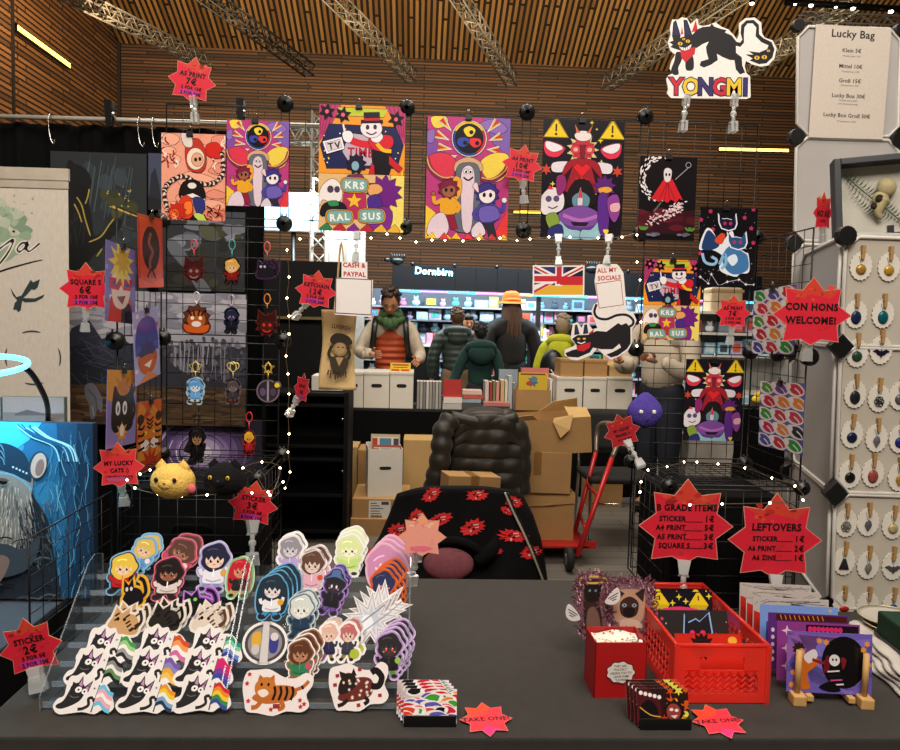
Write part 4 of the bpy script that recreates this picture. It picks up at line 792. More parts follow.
def q_tiger(a, w, h):
    for i in range(10): a.B([(ru(-50, 50)+20*math.cos(t*1.2), ru(-70, 70)+26*math.sin(t*1.2)) for t in range(5)], random.choice(['#d8862c', '#b23a1e', '#c25a24']))
    a.E(0, 0, 42, 50, '#d8742a'); 
    for s in (-1, 1):
        a.E(s*34, -44, 13, 13, '#3a1c14', n=10); a.E(s*18, 22, 16, 14, '#eee6dc', n=10); a.E(s*17, -8, 7, 5, '#e8c83a', n=8)
        for i in range(4): a.L(openc([(s*44, -24+i*18), (s*28, -20+i*16), (s*20, -28+i*18)]), 6, '#17100e')
    for i in range(3): a.L([(-14+i*2, -44+i*10), (0, -36+i*10), (14-i*2, -44+i*10)], 5, '#17100e')
    a.P([(-9, 8), (9, 8), (0, 18)], '#8e3a34'); a.L(openc([(-14, 30), (0, 22), (14, 30)]), 3, '#17100e'); a.S(0, 70, 46, 20, 10, '#b8341e')
SG = 'square prints on the left side grid'
random.seed(21)
lx = XI(-1)+.014
sidep('lilac print of a laughing face with yellow spiky hair on the left side grid', lx, 121, 284, 0, 118, 158, q_star, '#7a72b2', 3, PI/2, SG)
sidep('red print with a dark oval at the top of the left side grid', lx+.012, 151, 252, 0, 96, 166, q_curl, '#c23a24', -3, PI/2, SG)
sidep('lilac print of a face under a blue knitted cap on the left side grid', lx+.012, 147, 345, 0, 100, 168, q_beanie, '#a8a6d8', -6, PI/2, SG)
sidep('lilac print of a black cat with white eyes on the left side grid', lx, 122, 408, 0, 112, 172, q_blackcat, '#8a7cba', 4, PI/2, SG)
sidep('orange print of a roaring tiger head low on the left side grid', lx, 149.5, 435, 0, 92, 172, q_tiger, '#c8541e', 2, PI/2, SG)
def q_pattern(a, w, h):
    random.seed(4)
    for r in range(5):
        for c in range(3):
            x, y = -w/2+w*(c+.5)/3+(r % 2)*12-6, -h/2+h*(r+.5)/5; col = random.choice(['#c2283a', '#2f9a3c', '#4a4aa0', '#e08a2c', '#1c1a24', '#c2283a'])
            a.B([(x-w*.2, y-16), (x+w*.06, y-18), (x+w*.21, y+4), (x+w*.1, y+18), (x-w*.12, y+12)], '#e9e2e0'); a.B([(x-w*.14, y-12), (x+w*.04, y-15), (x+w*.18, y+4), (x+w*.08, y+14), (x-w*.06, y+8)], col); a.E(x-w*.12, y-8, 7, 8, '#efeaea', n=9); a.L(openc([(x, y-4), (x+w*.08, y+4), (x+w*.12, y+12)]), 4, '#e9e2e0')
rx = XI(4)-.014
sidep('patterned print of red, green and blue curls on the right side grid, upper of two', rx, 773, 321, 0, 165, 180, q_pattern, '#5a5a9c', -2, -PI/2, 'patterned prints', 262, 190)
sidep('patterned print of red, green and blue curls on the right side grid, lower of two', rx, 780.5, 416, 0, 175, 192, q_pattern, '#5a5a9c', -3, -PI/2, 'patterned prints', 262, 190)
# ================================================================ cut out signs
def cut(label, u, v, Y, draw, outline, name, cat, clips=(), bg='#e8e2dc', rot=0, cr=None, cs=1.0):
    c = pt(u, v, Y); o = thing(name, label, cat, c, (0, math.radians(rot)-RO, 0)); a = Art(u, v, mpp(c), .003)
    if cr: a.crop(*cr)
    a.base(outline, bg); draw(a); a.build('sign_board', INK, o)
    Ri = rotm(0, 0, math.radians(rot)-RO).inverted()
    for (p, q) in clips: clear_clip(o, Ri @ (pt(*p)-c), Ri @ (pt(*q)-c), cs)
    return o
YO = [(165, 115), (195, 116), (215, 103), (245, 108), (264, 138), (298, 106), (307, 140), (330, 148), (368, 138), (398, 126), (430, 148), (470, 163), (500, 192), (518, 215), (528, 185), (526, 130), (558, 103), (610, 98), (647, 124), (652, 178), (668, 202), (712, 216), (734, 258), (724, 312), (690, 347), (650, 354), (600, 342), (570, 325), (562, 350), (574, 390), (594, 405), (600, 515), (580, 524), (165, 524), (143, 500), (150, 478), (138, 425), (150, 405), (172, 396), (155, 370), (165, 330), (185, 298), (158, 278), (143, 235), (158, 198), (153, 158)]
def d_logo(a):
    K = '#1b181c'
    a.P([(165, 205), (170, 130), (185, 118), (212, 198), (205, 230)], K); a.P([(172, 195), (176, 140), (186, 130), (204, 195)], '#26264e'); a.P([(232, 205), (225, 115), (246, 118), (275, 195), (268, 230)], K); a.P([(238, 195), (232, 130), (244, 128), (266, 192)], '#26264e')
    a.P([(212, 192), (218, 150), (226, 192)], '#c2202c'); a.P([(270, 180), (292, 115), (302, 160), (296, 175)], '#c2202c')
    a.P([(150, 232), (172, 226), (168, 205), (205, 212), (235, 200), (268, 200), (300, 165), (330, 152), (368, 148), (378, 134), (394, 150), (430, 160), (460, 166), (450, 178), (488, 194), (515, 226), (535, 230), (546, 214), (536, 180), (538, 140), (565, 114), (605, 111), (634, 136), (637, 186), (662, 206), (706, 225), (723, 262), (712, 306), (680, 336), (640, 341), (588, 322), (606, 312), (566, 291), (610, 292), (582, 274), (640, 280), (682, 262), (690, 242), (650, 226), (618, 196), (620, 150), (600, 129), (572, 130), (556, 150), (554, 192), (556, 230), (536, 252), (512, 247), (514, 284), (545, 306), (550, 350), (566, 386), (538, 396), (515, 370), (506, 322), (480, 321), (440, 306), (410, 290), (416, 322), (380, 347), (340, 363), (318, 352), (324, 331), (365, 318), (354, 285), (350, 255), (365, 226), (330, 241), (298, 262), (240, 276), (205, 274), (178, 266), (158, 258), (170, 246)], K)
    a.B([(190, 285), (180, 330), (163, 380), (180, 403), (205, 398), (202, 365), (218, 330), (225, 290)], K); a.B([(252, 290), (240, 345), (248, 378), (280, 376), (287, 345), (278, 300)], K)
    a.P([(210, 272), (294, 256), (290, 292), (240, 338), (218, 312)], '#c4242e')
    for x, y, r in ((210, 240, 13), (251, 227, 12), (228, 216, 8), (628, 308, 15), (668, 304, 15), (690, 271, 9)): a.E(x, y, r, r*.72, '#e3b22e', n=12); a.E(x, y, r*.25, r*.6, K, n=8)
    a.P([(204, 256), (238, 262), (272, 243), (264, 266), (238, 276), (216, 272)], '#ece6e2')
    for i in range(5): a.L([(214+i*12, 256+2*math.sin(i)), (216+i*12, 274)], 2.5, K)
    for i, (t, x, c) in enumerate((('Y', 193, '#c62434'), ('O', 272, '#e3bb2c'), ('N', 352, '#332c66'), ('G', 430, '#c62434'), ('M', 507, '#e3bb2c'), ('I', 569, '#332c66'))):
        a.T(t, x, 461, 122, '#1d1830', 0, .075, .92); a.T(t, x, 461, 122, c, 0, .03, .92)
cut('white cut out sign of a black cat with YONGMI lettering, standing on the top rail', 722, 58, RY, d_logo, YO, 'shop_sign', 'sign', (((686, 100, RY), (683, 127, RY)), ((734, 100, RY), (733, 128, RY))), cr=(640, 0, 5.357), cs=1.3)
SO = [(336, 158), (345, 148), (455, 146), (470, 158), (498, 200), (520, 420), (562, 438), (582, 482), (555, 540), (555, 622), (532, 664), (470, 703), (430, 718), (392, 695), (345, 650), (312, 690), (230, 722), (188, 718), (148, 692), (148, 658), (200, 640), (213, 625), (183, 590), (188, 560), (196, 502), (226, 493), (250, 528), (262, 498), (290, 498), (314, 536), (345, 528), (330, 490), (306, 430), (322, 388), (345, 372), (324, 250)]
def d_soc(a):
    K = '#19161a'
    a.T('ALL MY', 398, 183, 36, '#c4242e', -3, .035, .92); a.T('SOCIALS', 412, 228, 37, '#c4242e', -4, .035, .92)
    a.P([(330, 262), (484, 240), (502, 390), (352, 412)], '#9a2a30'); a.P([(334, 266), (481, 244), (498, 387), (355, 407)], '#e8e2dc')
    a.L(openc([(338, 385), (325, 430), (345, 465), (400, 475), (460, 452), (520, 450), (560, 480), (555, 510), (520, 525)]), 15, K)
    a.P([(205, 570), (208, 510), (222, 508), (238, 565)], K); a.P([(258, 565), (265, 508), (282, 505), (290, 560)], K); a.P([(212, 560), (214, 520), (220, 520), (230, 560)], '#2c2a58'); a.P([(265, 558), (270, 518), (278, 518), (283, 555)], '#2c2a58'); a.P([(292, 560), (325, 532), (318, 560), (300, 575)], '#c4242e')
    a.P([(192, 592), (225, 570), (290, 568), (340, 545), (400, 550), (440, 520), (470, 498), (490, 510), (520, 498), (545, 530), (548, 620), (525, 655), (470, 694), (430, 705), (400, 688), (440, 672), (490, 645), (480, 622), (440, 655), (370, 655), (320, 645), (300, 675), (230, 705), (165, 700), (152, 678), (195, 660), (240, 650), (215, 625)], K)
    a.E(232, 593, 10, 6, '#e3a82e', n=9); a.E(266, 592, 10, 6, '#e3a82e', n=9); a.L(openc([(225, 612), (248, 620), (272, 610)]), 6, '#e6dfda'); a.P([(218, 635), (305, 612), (300, 645), (262, 668), (225, 662)], '#c4242e')
cut('white cut out sign of a stretching black cat reading ALL MY SOCIALS', 600, 315, RY-.05, d_soc, SO, 'social_media_sign', 'sign', (((607, 260, RY-.05), (609, 238, RY-.03)),), cr=(540, 240, 6))
def d_pay(a):
    a.T('CASH &', 326, 152, 39, '#b81e30', 2, .04, .92); a.T('PAYPAL', 328, 206, 39, '#b81e30', 2, .04, .92); a.P([(214, 226), (432, 236), (428, 452), (208, 440)], '#3a3636'); a.P([(220, 232), (427, 241), (423, 446), (214, 434)], '#e4deda')
cut('white sign reading CASH and PAYPAL with an empty framed square', 354, 287, RY-.04, d_pay, [(252, 128), (405, 134), (404, 232), (438, 240), (428, 462), (206, 446), (214, 226), (250, 226)], 'payment_sign', 'sign', (((355.5, 257, RY-.04), (357, 235, RY-.03)),), cr=(300, 240, 6))
def d_flag(a):
    a.R(534, 267, 583, 294.5, '#2a2c6c'); a.P([(534, 267), (583, 294.5), (534, 294.5)], '#e2b030'); a.R(534, 267, 583, 285, '#2a2c6c'); a.R(566, 267, 583, 276, '#15131a'); a.R(534, 285, 583, 294.5, '#dfab2c')
    for s in (0, 1):
        X = lambda u: (u if not s else 1117-u)
        a.L([(X(534), 267), (X(556), 278)], 5, '#e8e2de'); a.L([(X(534), 267.3), (X(556), 278.5)], 1.8, '#c02430')
    a.P([(534, 285), (545, 282), (556, 282), (534, 293)], '#e8e2de'); a.P([(534, 293), (534, 290.5), (546, 284), (551, 284)], '#c02430')
    a.R(555, 267, 563, 286, '#e8e2de'); a.R(534, 274, 560, 283, '#e8e2de'); a.R(556.5, 267, 561.5, 284, '#c02430'); a.R(534, 276, 560, 281.5, '#c02430'); a.R(560, 276.5, 583, 285, '#c4202c')
cut('rectangular sign of a British flag merging into a German flag', 558.5, 280.5, RY-.05, d_flag, [(532.5, 265.5), (584.5, 265.5), (584.5, 296), (532.5, 296)], 'flag_sign', 'sign', (((558.5, 261, RY-.05), (558.5, 238, RY-.03)),))
# ================================================================ cartons and books
CARD = mat('brown_cardboard', '#a9814f', .85, var=.06, vs=8, bump=.15, bs=60); CARD2 = mat('pale_cardboard', '#b9965f', .85, var=.06, vs=8)
CARDD = mat('cardboard_inside', '#6f5230', .9, var=.05); TAPE = mat('packing_tape', '#8a6334', .3, var=.05); WBOX = mat('white_card_box', '#d6d0c2', .75, var=.03); DARKH = mat('dark_opening', '#17120d', .9, var=0)
def slot(k, x, z, w, h, y):
    k.prism([(x+w/2*math.copysign(abs(math.cos(t))**.5, math.cos(t)), z+h/2*math.copysign(abs(math.sin(t))**.7, math.sin(t))) for t in [PI*2*i/16+.01 for i in range(16)]], y-.0015, y+.001)
def carton(label, u0, v0, u1, v1, Y, dep, rz=0, ry=0, m=CARD, opened=False, tape=True, sticker=False, hole=False, group=None, name='cardboard_box', cat='box', inner=True):
    a, b = pt(u0, v1, Y), pt(u1, v1, Y); t = pt((u0+u1)/2, v0, Y); w = (b-a).length; h = t.z-(a.z+b.z)/2
    o = thing(name, label, cat, V(((a.x+b.x)/2, Y, (a.z+b.z)/2)), (0, ry, rz), group); d = dep; k = MB()
    if opened:
        q = .004
        k.box(0, q/2, h/2, w, q, h); k.box(0, d-q/2, h/2, w, q, h); k.box(-w/2+q/2, d/2, h/2, q, d-2*q, h); k.box(w/2-q/2, d/2, h/2, q, d-2*q, h); k.box(0, d/2, q/2, w-2*q, d-2*q, q)
        k.build('body', m, o)
    else:
        k.box(0, d/2, h/2, w, d, h); k.build('body', m, o, bevel=.004)
    if tape and not opened:
        k = MB(); k.box(0, d/2, h+.0006, .05, d*.98, .001); k.box(0, -.0006, h*.72, .05, .001, h*.56); k.build('tape', TAPE, o)
    if sticker:
        k = Art(0, 0, .001, .0006); k.baseR(-.32*w*1000*.5, -h*420, w*220, h*420, '#d9d4ca')
        for i in range(6): k.R(-w*130, -h*320+i*h*120, -w*130+ru(40, 90), -h*320+i*h*120+7, '#5b5752')
        for i in range(9): k.R(-w*120+i*9, h*250, -w*120+i*9+5, h*380, '#3a3734')
        k.R(w*60, -h*380, w*190, -h*230, '#4a4642'); k.build('address_label', INK, o, loc=(-.02, -.001, h/2))
    if hole: k = MB(); slot(k, 0, h*.62, min(w*.42, .085), .024, 0); k.build('hand_hole', DARKH, o)
    return o, w, h
def flap(o, pts, m=CARD, name='flap'):
    k = MB(); k.add([V(p) for p in pts], [tuple(range(len(pts)))]); return k.build(name, m, o, thick=.004)
# ================================================================ comic stall behind ours
YT = 6.6
a, b = pt(346, 409, YT), pt(646, 410, YT)
o = thing('stall_table', 'long black table of the comic stall in the middle background', 'table', ((a.x+b.x)/2, YT+.275, 0)); zt = (a.z+b.z)/2-.01; w2 = (b.x-a.x)/2
k = MB(); k.box(0, 0, zt-.015, 2*w2, .55, .03); k.build('tabletop', mat('black_table_top', '#0e0d0c', .6), o)
k = MB(); k.grid(lambda s, t: (-w2+2*w2*s, -.275-.012*abs(math.sin(s*46)), (zt-.02)*(1-t)+.02*t), 120, 4); k.build('table_skirt', CURT, o)
for x in (-w2+.1, w2-.1):
    k = MB(); k.cyl((x, .22, 0), (x, .22, zt-.03), .02); k.build('leg', BPL, o)
ZT = zt
def ontable(u0, u1, Y): return pt((u0+u1)/2, 408, Y).x, (pt(u1, 400, Y)-pt(u0, 400, Y)).length
def wbox(label, u0, u1, vtop, Y=YT+.02, m=WBOX, dep=.45, hole=True, group='white comic boxes on the stall table', z=None, hcol=None):
    x, w = ontable(u0, u1, Y); z0 = ZT if z is None else z; h = pt((u0+u1)/2, vtop, Y).z-z0
    o = thing('comic_box', label, 'box', (x, Y, z0), (0, 0, 0), group); k = MB(); k.box(0, dep/2, h/2-.012, w*.985, dep, h-.024); k.build('body', m, o, bevel=.003)
    k = MB(); k.box(0, dep/2, h-.012, w, dep+.008, .024); k.build('lid', m, o, bevel=.003)
    if hole: k = MB(); slot(k, 0, h*.62, w*.42, .032, 0); k.build('hand_hole', DARKH, o)
    return o, z0+h
wbox('white comic box on the stall table, leftmost, beside the beige bag', 344, 363, 372)
wbox('white comic box on the stall table in front of the man, middle of three', 363.3, 389, 372)
_, zb = wbox('white comic box on the stall table under the small yellow sign', 389.3, 413, 372)
q = pt(400.5, 367.5, YT+.05); o = thing('price_card', 'small yellow price card standing on a white comic box', 'sign', (q.x, YT+.05, zb), (-.12, 0, 0))
k = Art(0, 0, .001, .003); k.baseR(-88, -78, 88, 0, '#e0bf2a'); k.R(-70, -66, 70, -52, '#b8342a'); k.R(-60, -42, 60, -34, '#7a5a1a'); k.R(-78, -22, -10, -6, '#c03a2c'); k.R(6, -22, 76, -6, '#c03a2c'); k.build('card', INK, o)
_, z1 = wbox('white comic box right of the books, leftmost of the right hand three', 556, 582, 377)
_, z2 = wbox('white comic box right of the books, middle of the right hand three', 583, 606, 377)
_, z3 = wbox('white comic box right of the books, rightmost beside the purple plush', 606.5, 632, 377)
wbox('small brown carton stacked on a white comic box, left of two', 559, 582, 359, YT+.05, CARD, .3, False, 'cartons on the comic boxes', z1)
wbox('small brown carton stacked on a white comic box, right of two', 583, 606, 360, YT+.05, CARD, .3, False, 'cartons on the comic boxes', z2)
wbox('flat pale carton stacked on the rightmost white comic box', 608, 631, 366, YT+.05, CARD2, .3, False, 'cartons on the comic boxes', z3)
def book(x, Y, z, t, h, d, col, cat='book', label='', group=None, rz=0, flat=False, lean=0, cover='#d8d2c6'):
    """upright (spine to viewer) or lying book: cover and page block"""
    o = thing('book', label, cat, (x, Y, z), (0, lean, rz), group); cm = mat('book_cover_'+col.strip('#'), col, .5, var=.08)
    k = MB()
    if flat: k.box(0, d/2, .001, t, d, .002); k.box(0, d/2, h-.001, t, d, .002); k.box(0, .001, h/2, t, .002, h)
    else: k.box(-t/2+.001, d/2, h/2, .002, d, h); k.box(t/2-.001, d/2, h/2, .002, d, h); k.box(0, .001, h/2, t, .002, h)
    k.build('cover', cm, o)
    k = MB(); (k.box(0, d/2+.002, h/2, t*.97, d-.01, h-.004) if flat else k.box(0, d/2+.002, h/2, t-.004, d-.01, h*.97)); k.build('pages', mat('book_pages', cover, .8, var=.05), o); return o
xs = 416.5
cols8 = ['#8d8a84', '#a9a49a', '#77747a', '#c2beb4', '#9b9790', '#86837e', '#b0aba0', '#8f8c8a']
for i, c in enumerate(cols8):
    x, w = ontable(xs+i*3.1, xs+(i+1)*3.1-.2, YT+.04); book(x, YT+.04, ZT, w, pt(428, 382, YT).z-ZT, .2, c, label='grey comic volume, %s from the left in the row of eight' % ['first', 'second', 'third', 'fourth', 'fifth', 'sixth', 'seventh', 'eighth'][i], group='row of eight grey comic volumes')
def stack(u0, u1, vs, cols, label, group, Y=YT+.03, dep=.2, ranks=None):
    x, w = ontable(u0, u1, Y); z = ZT
    for i, c in enumerate(cols):
        h = pt((u0+u1)/2, vs[i+1], Y).z-pt((u0+u1)/2, vs[i], Y).z
        book(x+ru(-.01, .01), Y, z, w*ru(.92, 1), h-.001, dep, c, label=label+', '+(ranks or ['bottom', 'second from the bottom', 'third from the bottom', 'topmost', 'top'])[i], group=group, rz=ru(-.05, .05), flat=True); z += h
    return x, w, z
x, w, z = stack(442, 462, (410, 404, 398), ['#b8b4ac', '#d8d4ca'], 'pale book lying in the stack under the red and white book', 'pale stacked books', ranks=['lower one', 'upper one'])
book(x, YT+.06, z, w*.95, pt(452, 380, YT).z-z, .02, '#b02a26', label='red and yellow covered book propped upright on two pale books', cover='#d8d2c6')
stack(462.5, 482, (411, 404, 400, 396, 392), ['#4a4a48', '#8fa8b0', '#c2564c', '#d8b8a8'], 'book lying in the mixed stack behind the puffer jacket', 'mixed stacked books', ranks=['dark bottom one', 'grey blue second one', 'red third one', 'pale pink top one'])
stack(484, 511, (411, 406.5, 403), ['#3a3936', '#b8746a'], 'book lying flat in front of the upright comics', 'flat books before the comics', Y=YT-.02, dep=.16, ranks=['dark lower one', 'reddish upper one'])
for i, (u, wd, vt, c, nm) in enumerate(((484.5, 4, 381, '#c8b8b0', 'pale'), (489, 3, 382, '#8e3a34', 'dark red'), (492.3, 3, 381, '#6e7a4a', 'olive'), (495.6, 3.4, 382, '#c88a84', 'pink'), (500, 4, 380, '#c2a878', 'tan'), (504.3, 3, 381, '#d4cec0', 'cream'), (507.5, 4.5, 376, '#a8b4b8', 'grey blue'), (512.3, 3, 383, '#7a8a9a', 'slate'), (548.8, 3, 379, '#d8d4cc', 'tall white'), (552.2, 3, 381, '#bcb6aa', 'tall grey'))):
    x, w = ontable(u, u+wd, YT+.16); book(x, YT+.16, ZT, w, pt(u, vt, YT+.16).z-ZT, .2, c, label=nm+' book standing upright between the mixed stack and the white boxes', group='upright books')
for i, (u0, u1, vt, Y, c, nm) in enumerate(((498, 517, 369, YT+.42, '#8a9aa4', 'blue grey'), (520, 548, 367.5, YT+.34, '#c8746a', 'pink edged'))):
    x, w = ontable(u0, u1, Y); book(x, Y, ZT, w, pt(u0, vt, Y).z-ZT, .05, c, label=nm+' comic bundle standing at the back of the upright books', group='comic bundles')
x, w = ontable(515.5, 550, YT+.02); o = thing('comic_carton', 'small brown carton of comics on the stall table, yellow cover in front', 'box', (x, YT+.02, ZT)); h = pt(532, 390, YT).z-ZT
k = MB(); q = .005; k.box(0, q/2, h/2, w, q, h); k.box(0, .25, h/2, w, q, h); k.box(-w/2, .125, h/2, q, .25, h); k.box(w/2, .125, h/2, q, .25, h); k.box(0, .125, .003, w, .25, .006); k.build('body', CARD, o)
o = thing('comic', 'yellow covered comic with a blue creature standing in the brown carton', 'comic', (x, YT+.05, ZT+.01), (-.05, 0, 0)); h2 = pt(532, 374, YT).z-ZT
k = Art(0, 0, 1, .004); k.baseR(-w*.42, -h2, w*.42, 0, '#c9a92a'); k.S(0, -h2*.75, .055, .03, 7, '#3f6a86'); k.E(.01, -h2*.82, .03, .025, '#4f7f9a'); k.E(-.03, -h2*.7, .03, .02, '#a8442c'); k.R(-w*.36, -h2*.97, w*.36, -h2*.93, '#7a3a1e'); k.build('cover', INK, o)
k = MB(); k.box(0, .012, h2/2, w*.82, .014, h2*.98); k.build('pages', mat('book_pages', '#d8d2c6'), o)
# ---- cartons on the floor around the stall
carton('flat brown carton lowest under the white comic box on the floor', 350, 519, 411, 540, 5.35, .5, group='cartons by the black cabinet', tape=False)
carton('brown carton with a white address label under the white comic box', 352, 499, 409, 520.5, 5.38, .5, sticker=True, tape=False, group='cartons by the black cabinet')
o, w, h = carton('open white comic box on brown cartons with comics sticking out', 367.5, 449, 402, 499.5, 5.45, .34, rz=.12, m=WBOX, opened=True, hole=True, name='comic_box')
bx = o.location
for (dx, dy, hh, rx, c, lb) in ((-.01, .08, .50, -.16, '#b8a888', 'bagged comic with blue title leaning in the open white comic box'), (.0, .04, .42, -.10, '#a8543c', 'bagged comic with red cover in front inside the open white comic box')):
    q = thing('comic', lb, 'comic', (bx.x+dx, bx.y+dy, bx.z+.006), (rx, .02, .10), 'comics in the white box'); k = Art(0, 0, .001, .003); ww = w*430; hh *= 1000
    k.baseR(-ww, -hh*.9, ww, 0, c); k.R(-ww+12, -hh*.86, ww-12, -hh*.70, '#d6c8a8'); k.R(-ww*.4, -hh*.84, ww*.4, -hh*.73, '#4a7a9a'); k.R(-ww*.9, -hh*.84, -ww*.55, -hh*.74, '#a83a2c'); k.R(ww*.55, -hh*.84, ww*.9, -hh*.74, '#3a3a5a'); k.E(0, -hh*.55, ww*.7, hh*.09, '#3f5a4a'); k.R(-ww*.8, -hh*.6, ww*.8, -hh*.5, '#a8342a'); k.build('cover', INK, q)
carton('narrow pale carton standing at the left under the stall table', 347.5, 447, 356.5, 514, 6.1, .3, m=CARD2, tape=False, group='cartons under the stall table')
carton('brown carton standing left of the open white comic box', 357, 450, 370, 517, 6.0, .3, tape=False, group='cartons under the stall table')
o, w, h = carton('wide pale carton standing right of the open white comic box', 402, 440, 434, 518, 5.95, .3, m=CARD2, tape=False, group='cartons under the stall table')
# ---- stack of cartons on the hand truck
YH = 4.9
o, w, h = carton('crumpled brown carton at the bottom of the stack on the hand truck', 521, 492, 573, 545, YH, .36, tape=False, group='cartons on the hand truck')
flap(o, [(-w/2, -.004, h*.9), (w/2, -.004, h*.98), (w/2, -.01, h*.80), (0, -.018, h*.76), (-w/2, -.01, h*.72)])
carton('brown carton with crossed packing tape, middle of the stack', 502, 452, 570, 493, YH-.03, .4, ry=.02, group='cartons on the hand truck')
o, w, h = carton('torn open brown carton tilted on top of the stack', 504.5, 419, 592, 454.5, YH-.02, .42, ry=-.07, opened=True, group='cartons on the hand truck', tape=False)
flap(o, [(-w/2, 0, h), (-.06, 0, h), (-.10, -.03, h+.035), (-w/2, -.02, h+.02)]); flap(o, [(w*.08, -.003, h+.005), (w*.30, -.003, h+.02), (w*.24, -.045, h-.07), (w*.13, -.05, h-.12), (w*.06, -.02, h-.02)], CARD2)
flap(o, [(w*.02, .42, h), (w/2, .42, h), (w*.48, .36, h+.09), (w*.2, .38, h+.07)], CARD2); flap(o, [(w*.26, .0, h), (w/2, 0, h), (w*.49, .10, h+.05), (w*.24, .12, h+.06)], CARD2)
RED = mat('red_painted_steel', '#b81c1c', .35, var=.04); RUB = mat('black_rubber', '#161514', .8, var=.05)
o = thing('hand_truck', 'red hand truck carrying the stack of brown cartons', 'hand truck', V((pt(570, 560, YH).x, YH+.1, 0))); L = V(o.location)
A0, A1 = pt(572, 545, YH-.12)-L, pt(622, 412, YH+.25)-L
k = MB()
A0 = pt(577, 556, 4.72)-L; A1 = pt(612, 458, 4.95)-L; A2 = pt(621, 432, 5.0)-L; A3 = pt(614, 424, 5.1)-L; B3 = pt(601, 424, 5.25)-L; B2 = pt(597, 434, 5.3)-L; B1 = pt(596, 452, 5.25)-L; B0 = pt(574, 535, 5.1)-L
k.tube([A0, A1], .017, 8); k.tube([B0, B1], .015, 8)
for t in (.25, .6): k.cyl(ext(A0, A1, t), ext(B0, B1, t), .011, n=8)
k.build('frame', RED, o)
k = MB(); k.tube(openc([A1, A2, A3, B3, B2, B1]), .016, 8); k.build('handle', mat('worn_steel', '#9a8f78', .4, .7), o)
k = MB(); k.box(-.13, -.02, .105, .46, .42, .016); k.box(.09, -.22, .12, .1, .02, .05); k.build('toe_plate', RED, o, bevel=.004)
for (u, v, Y) in ((569, 562, 4.62), (560, 548, 5.1)):
    c = pt(u, v, Y)-L; c.z = .075; k = MB(); k.lathe([(.02, -.018), (.068, -.02), (.075, -.012), (.075, .012), (.068, .02), (.02, .018)], 20, c, 'x'); wl = k.build('wheel', RUB, o)
    k = MB(); k.lathe([(.005, -.021), (.035, -.021), (.035, .021), (.005, .021)], 14, c, 'x'); k.build('hub', mat('grey_steel', '#8d8a84', .4, .6), wl)
    k = MB(); k.add([c+V((-.026, -.03, .11-.075)), c+V((.026, -.03, .11-.075)), c+V((.026, 0, 0)), c+V((-.026, 0, 0))], [(0, 1, 2, 3)]); k.build('caster_fork', mat('grey_steel'), wl, thick=.006)
# ---- black stacking chair
o = thing('stacking_chair', 'black seat chair with chrome legs behind the small red star', 'chair', V((pt(614, 515, 5.3).x, 5.35, 0))); L = V(o.location)
k = MB(); k.grid(lambda s, t: (-.22+.44*s, -.22+.44*t, .46+.015*math.sin(PI*s)*math.sin(PI*t)), 8, 8); k.build('seat', mat('black_seat_fabric', '#141312', .8), o, thick=.04)
k = MB(); k.grid(lambda s, t: (-.22+.44*s, .22+.05*t+.03*math.sin(PI*s), .58+.32*t), 8, 6); k.build('backrest', mat('black_seat_fabric'), o, thick=.025)
for s in (-1, 1):
    k = MB(); k.tube(openc([(s*.21, -.23, 0), (s*.21, -.20, .40), (s*.205, -.17, .435), (s*.2, .0, .44), (s*.2, .18, .44)]), .0115, 8); k.build('leg', CHR, o)
    k = MB(); k.tube(openc([(s*.22, .26, 0), (s*.21, .2, .42), (s*.21, .23, .6), (s*.21, .27, .88)]), .0115, 8); k.build('leg', CHR, o)
k = MB(); k.cyl((-.21, -.205, .30), (.21, -.205, .30), .007); k.build('stretcher', CHR, o)
carton('brown carton on the floor behind the chrome legged chair', 588, 478, 622, 511, 6.3, .3, tape=False)
# ---- puffer jacket on a chair
PUF = mat('dark_olive_puffer_fabric', '#241d12', .55, var=.1, vs=9, bump=.35, bs=24, sheen=.1)
YJ = 4.75
cx = pt(482, 450, YJ).x
o = thing('jacket_chair', 'black chair behind the table carrying the olive puffer jacket', 'chair', (cx, YJ+.05, 0))
k = MB(); k.box(0, -.25, .44, .46, .46, .05); k.build('seat', mat('black_seat_fabric'), o, bevel=.015)
k = MB(); k.box(0, .02, .68, .42, .04, .40); k.build('backrest', mat('black_seat_fabric'), o, bevel=.015)
for x, y in ((-.2, -.44), (.2, -.44), (-.2, 0), (.2, 0)):
    k = MB(); k.cyl((x, y, 0), (x, y, .42), .014); k.build('leg', BPL, o)
zt = pt(482, 412, YJ).z; zb_ = .42; xl, xr = pt(432, 450, YJ).x, pt(521, 450, YJ).x
o = thing('puffer_jacket', 'dark olive puffer jacket hung over the chair behind the table', 'jacket', (cx, YJ, 0))
def jk(s, t):
    z = zt*(1-t)+zb_*t; x = (xl+.12)+(xr-xl-.12)*s-cx; top = 1-.10*(abs(s-.5)*2)**3*(1-t); puff = .020*abs(math.sin(t*PI*6))**.6+.008*math.sin(s*17+t*9)
    return (x*(1-.06*(1-t)), -.075-puff-.05*math.sin(PI*s)*(1-.3*t), z*top if t < .3 else z)
k = MB(); k.grid(jk, 30, 50); k.grid(lambda s, t: (jk(s, 0)[0], -.075+.22*t-.05*math.sin(PI*s)*(1-t), jk(s, 0)[2]+.02*math.sin(PI*t)), 30, 6)
k.grid(lambda s, t: (jk(s, 0)[0], .15+.02*math.sin(9*s), jk(s, 0)[2]-.5*t), 20, 8); k.build('body', PUF, o, thick=.02)
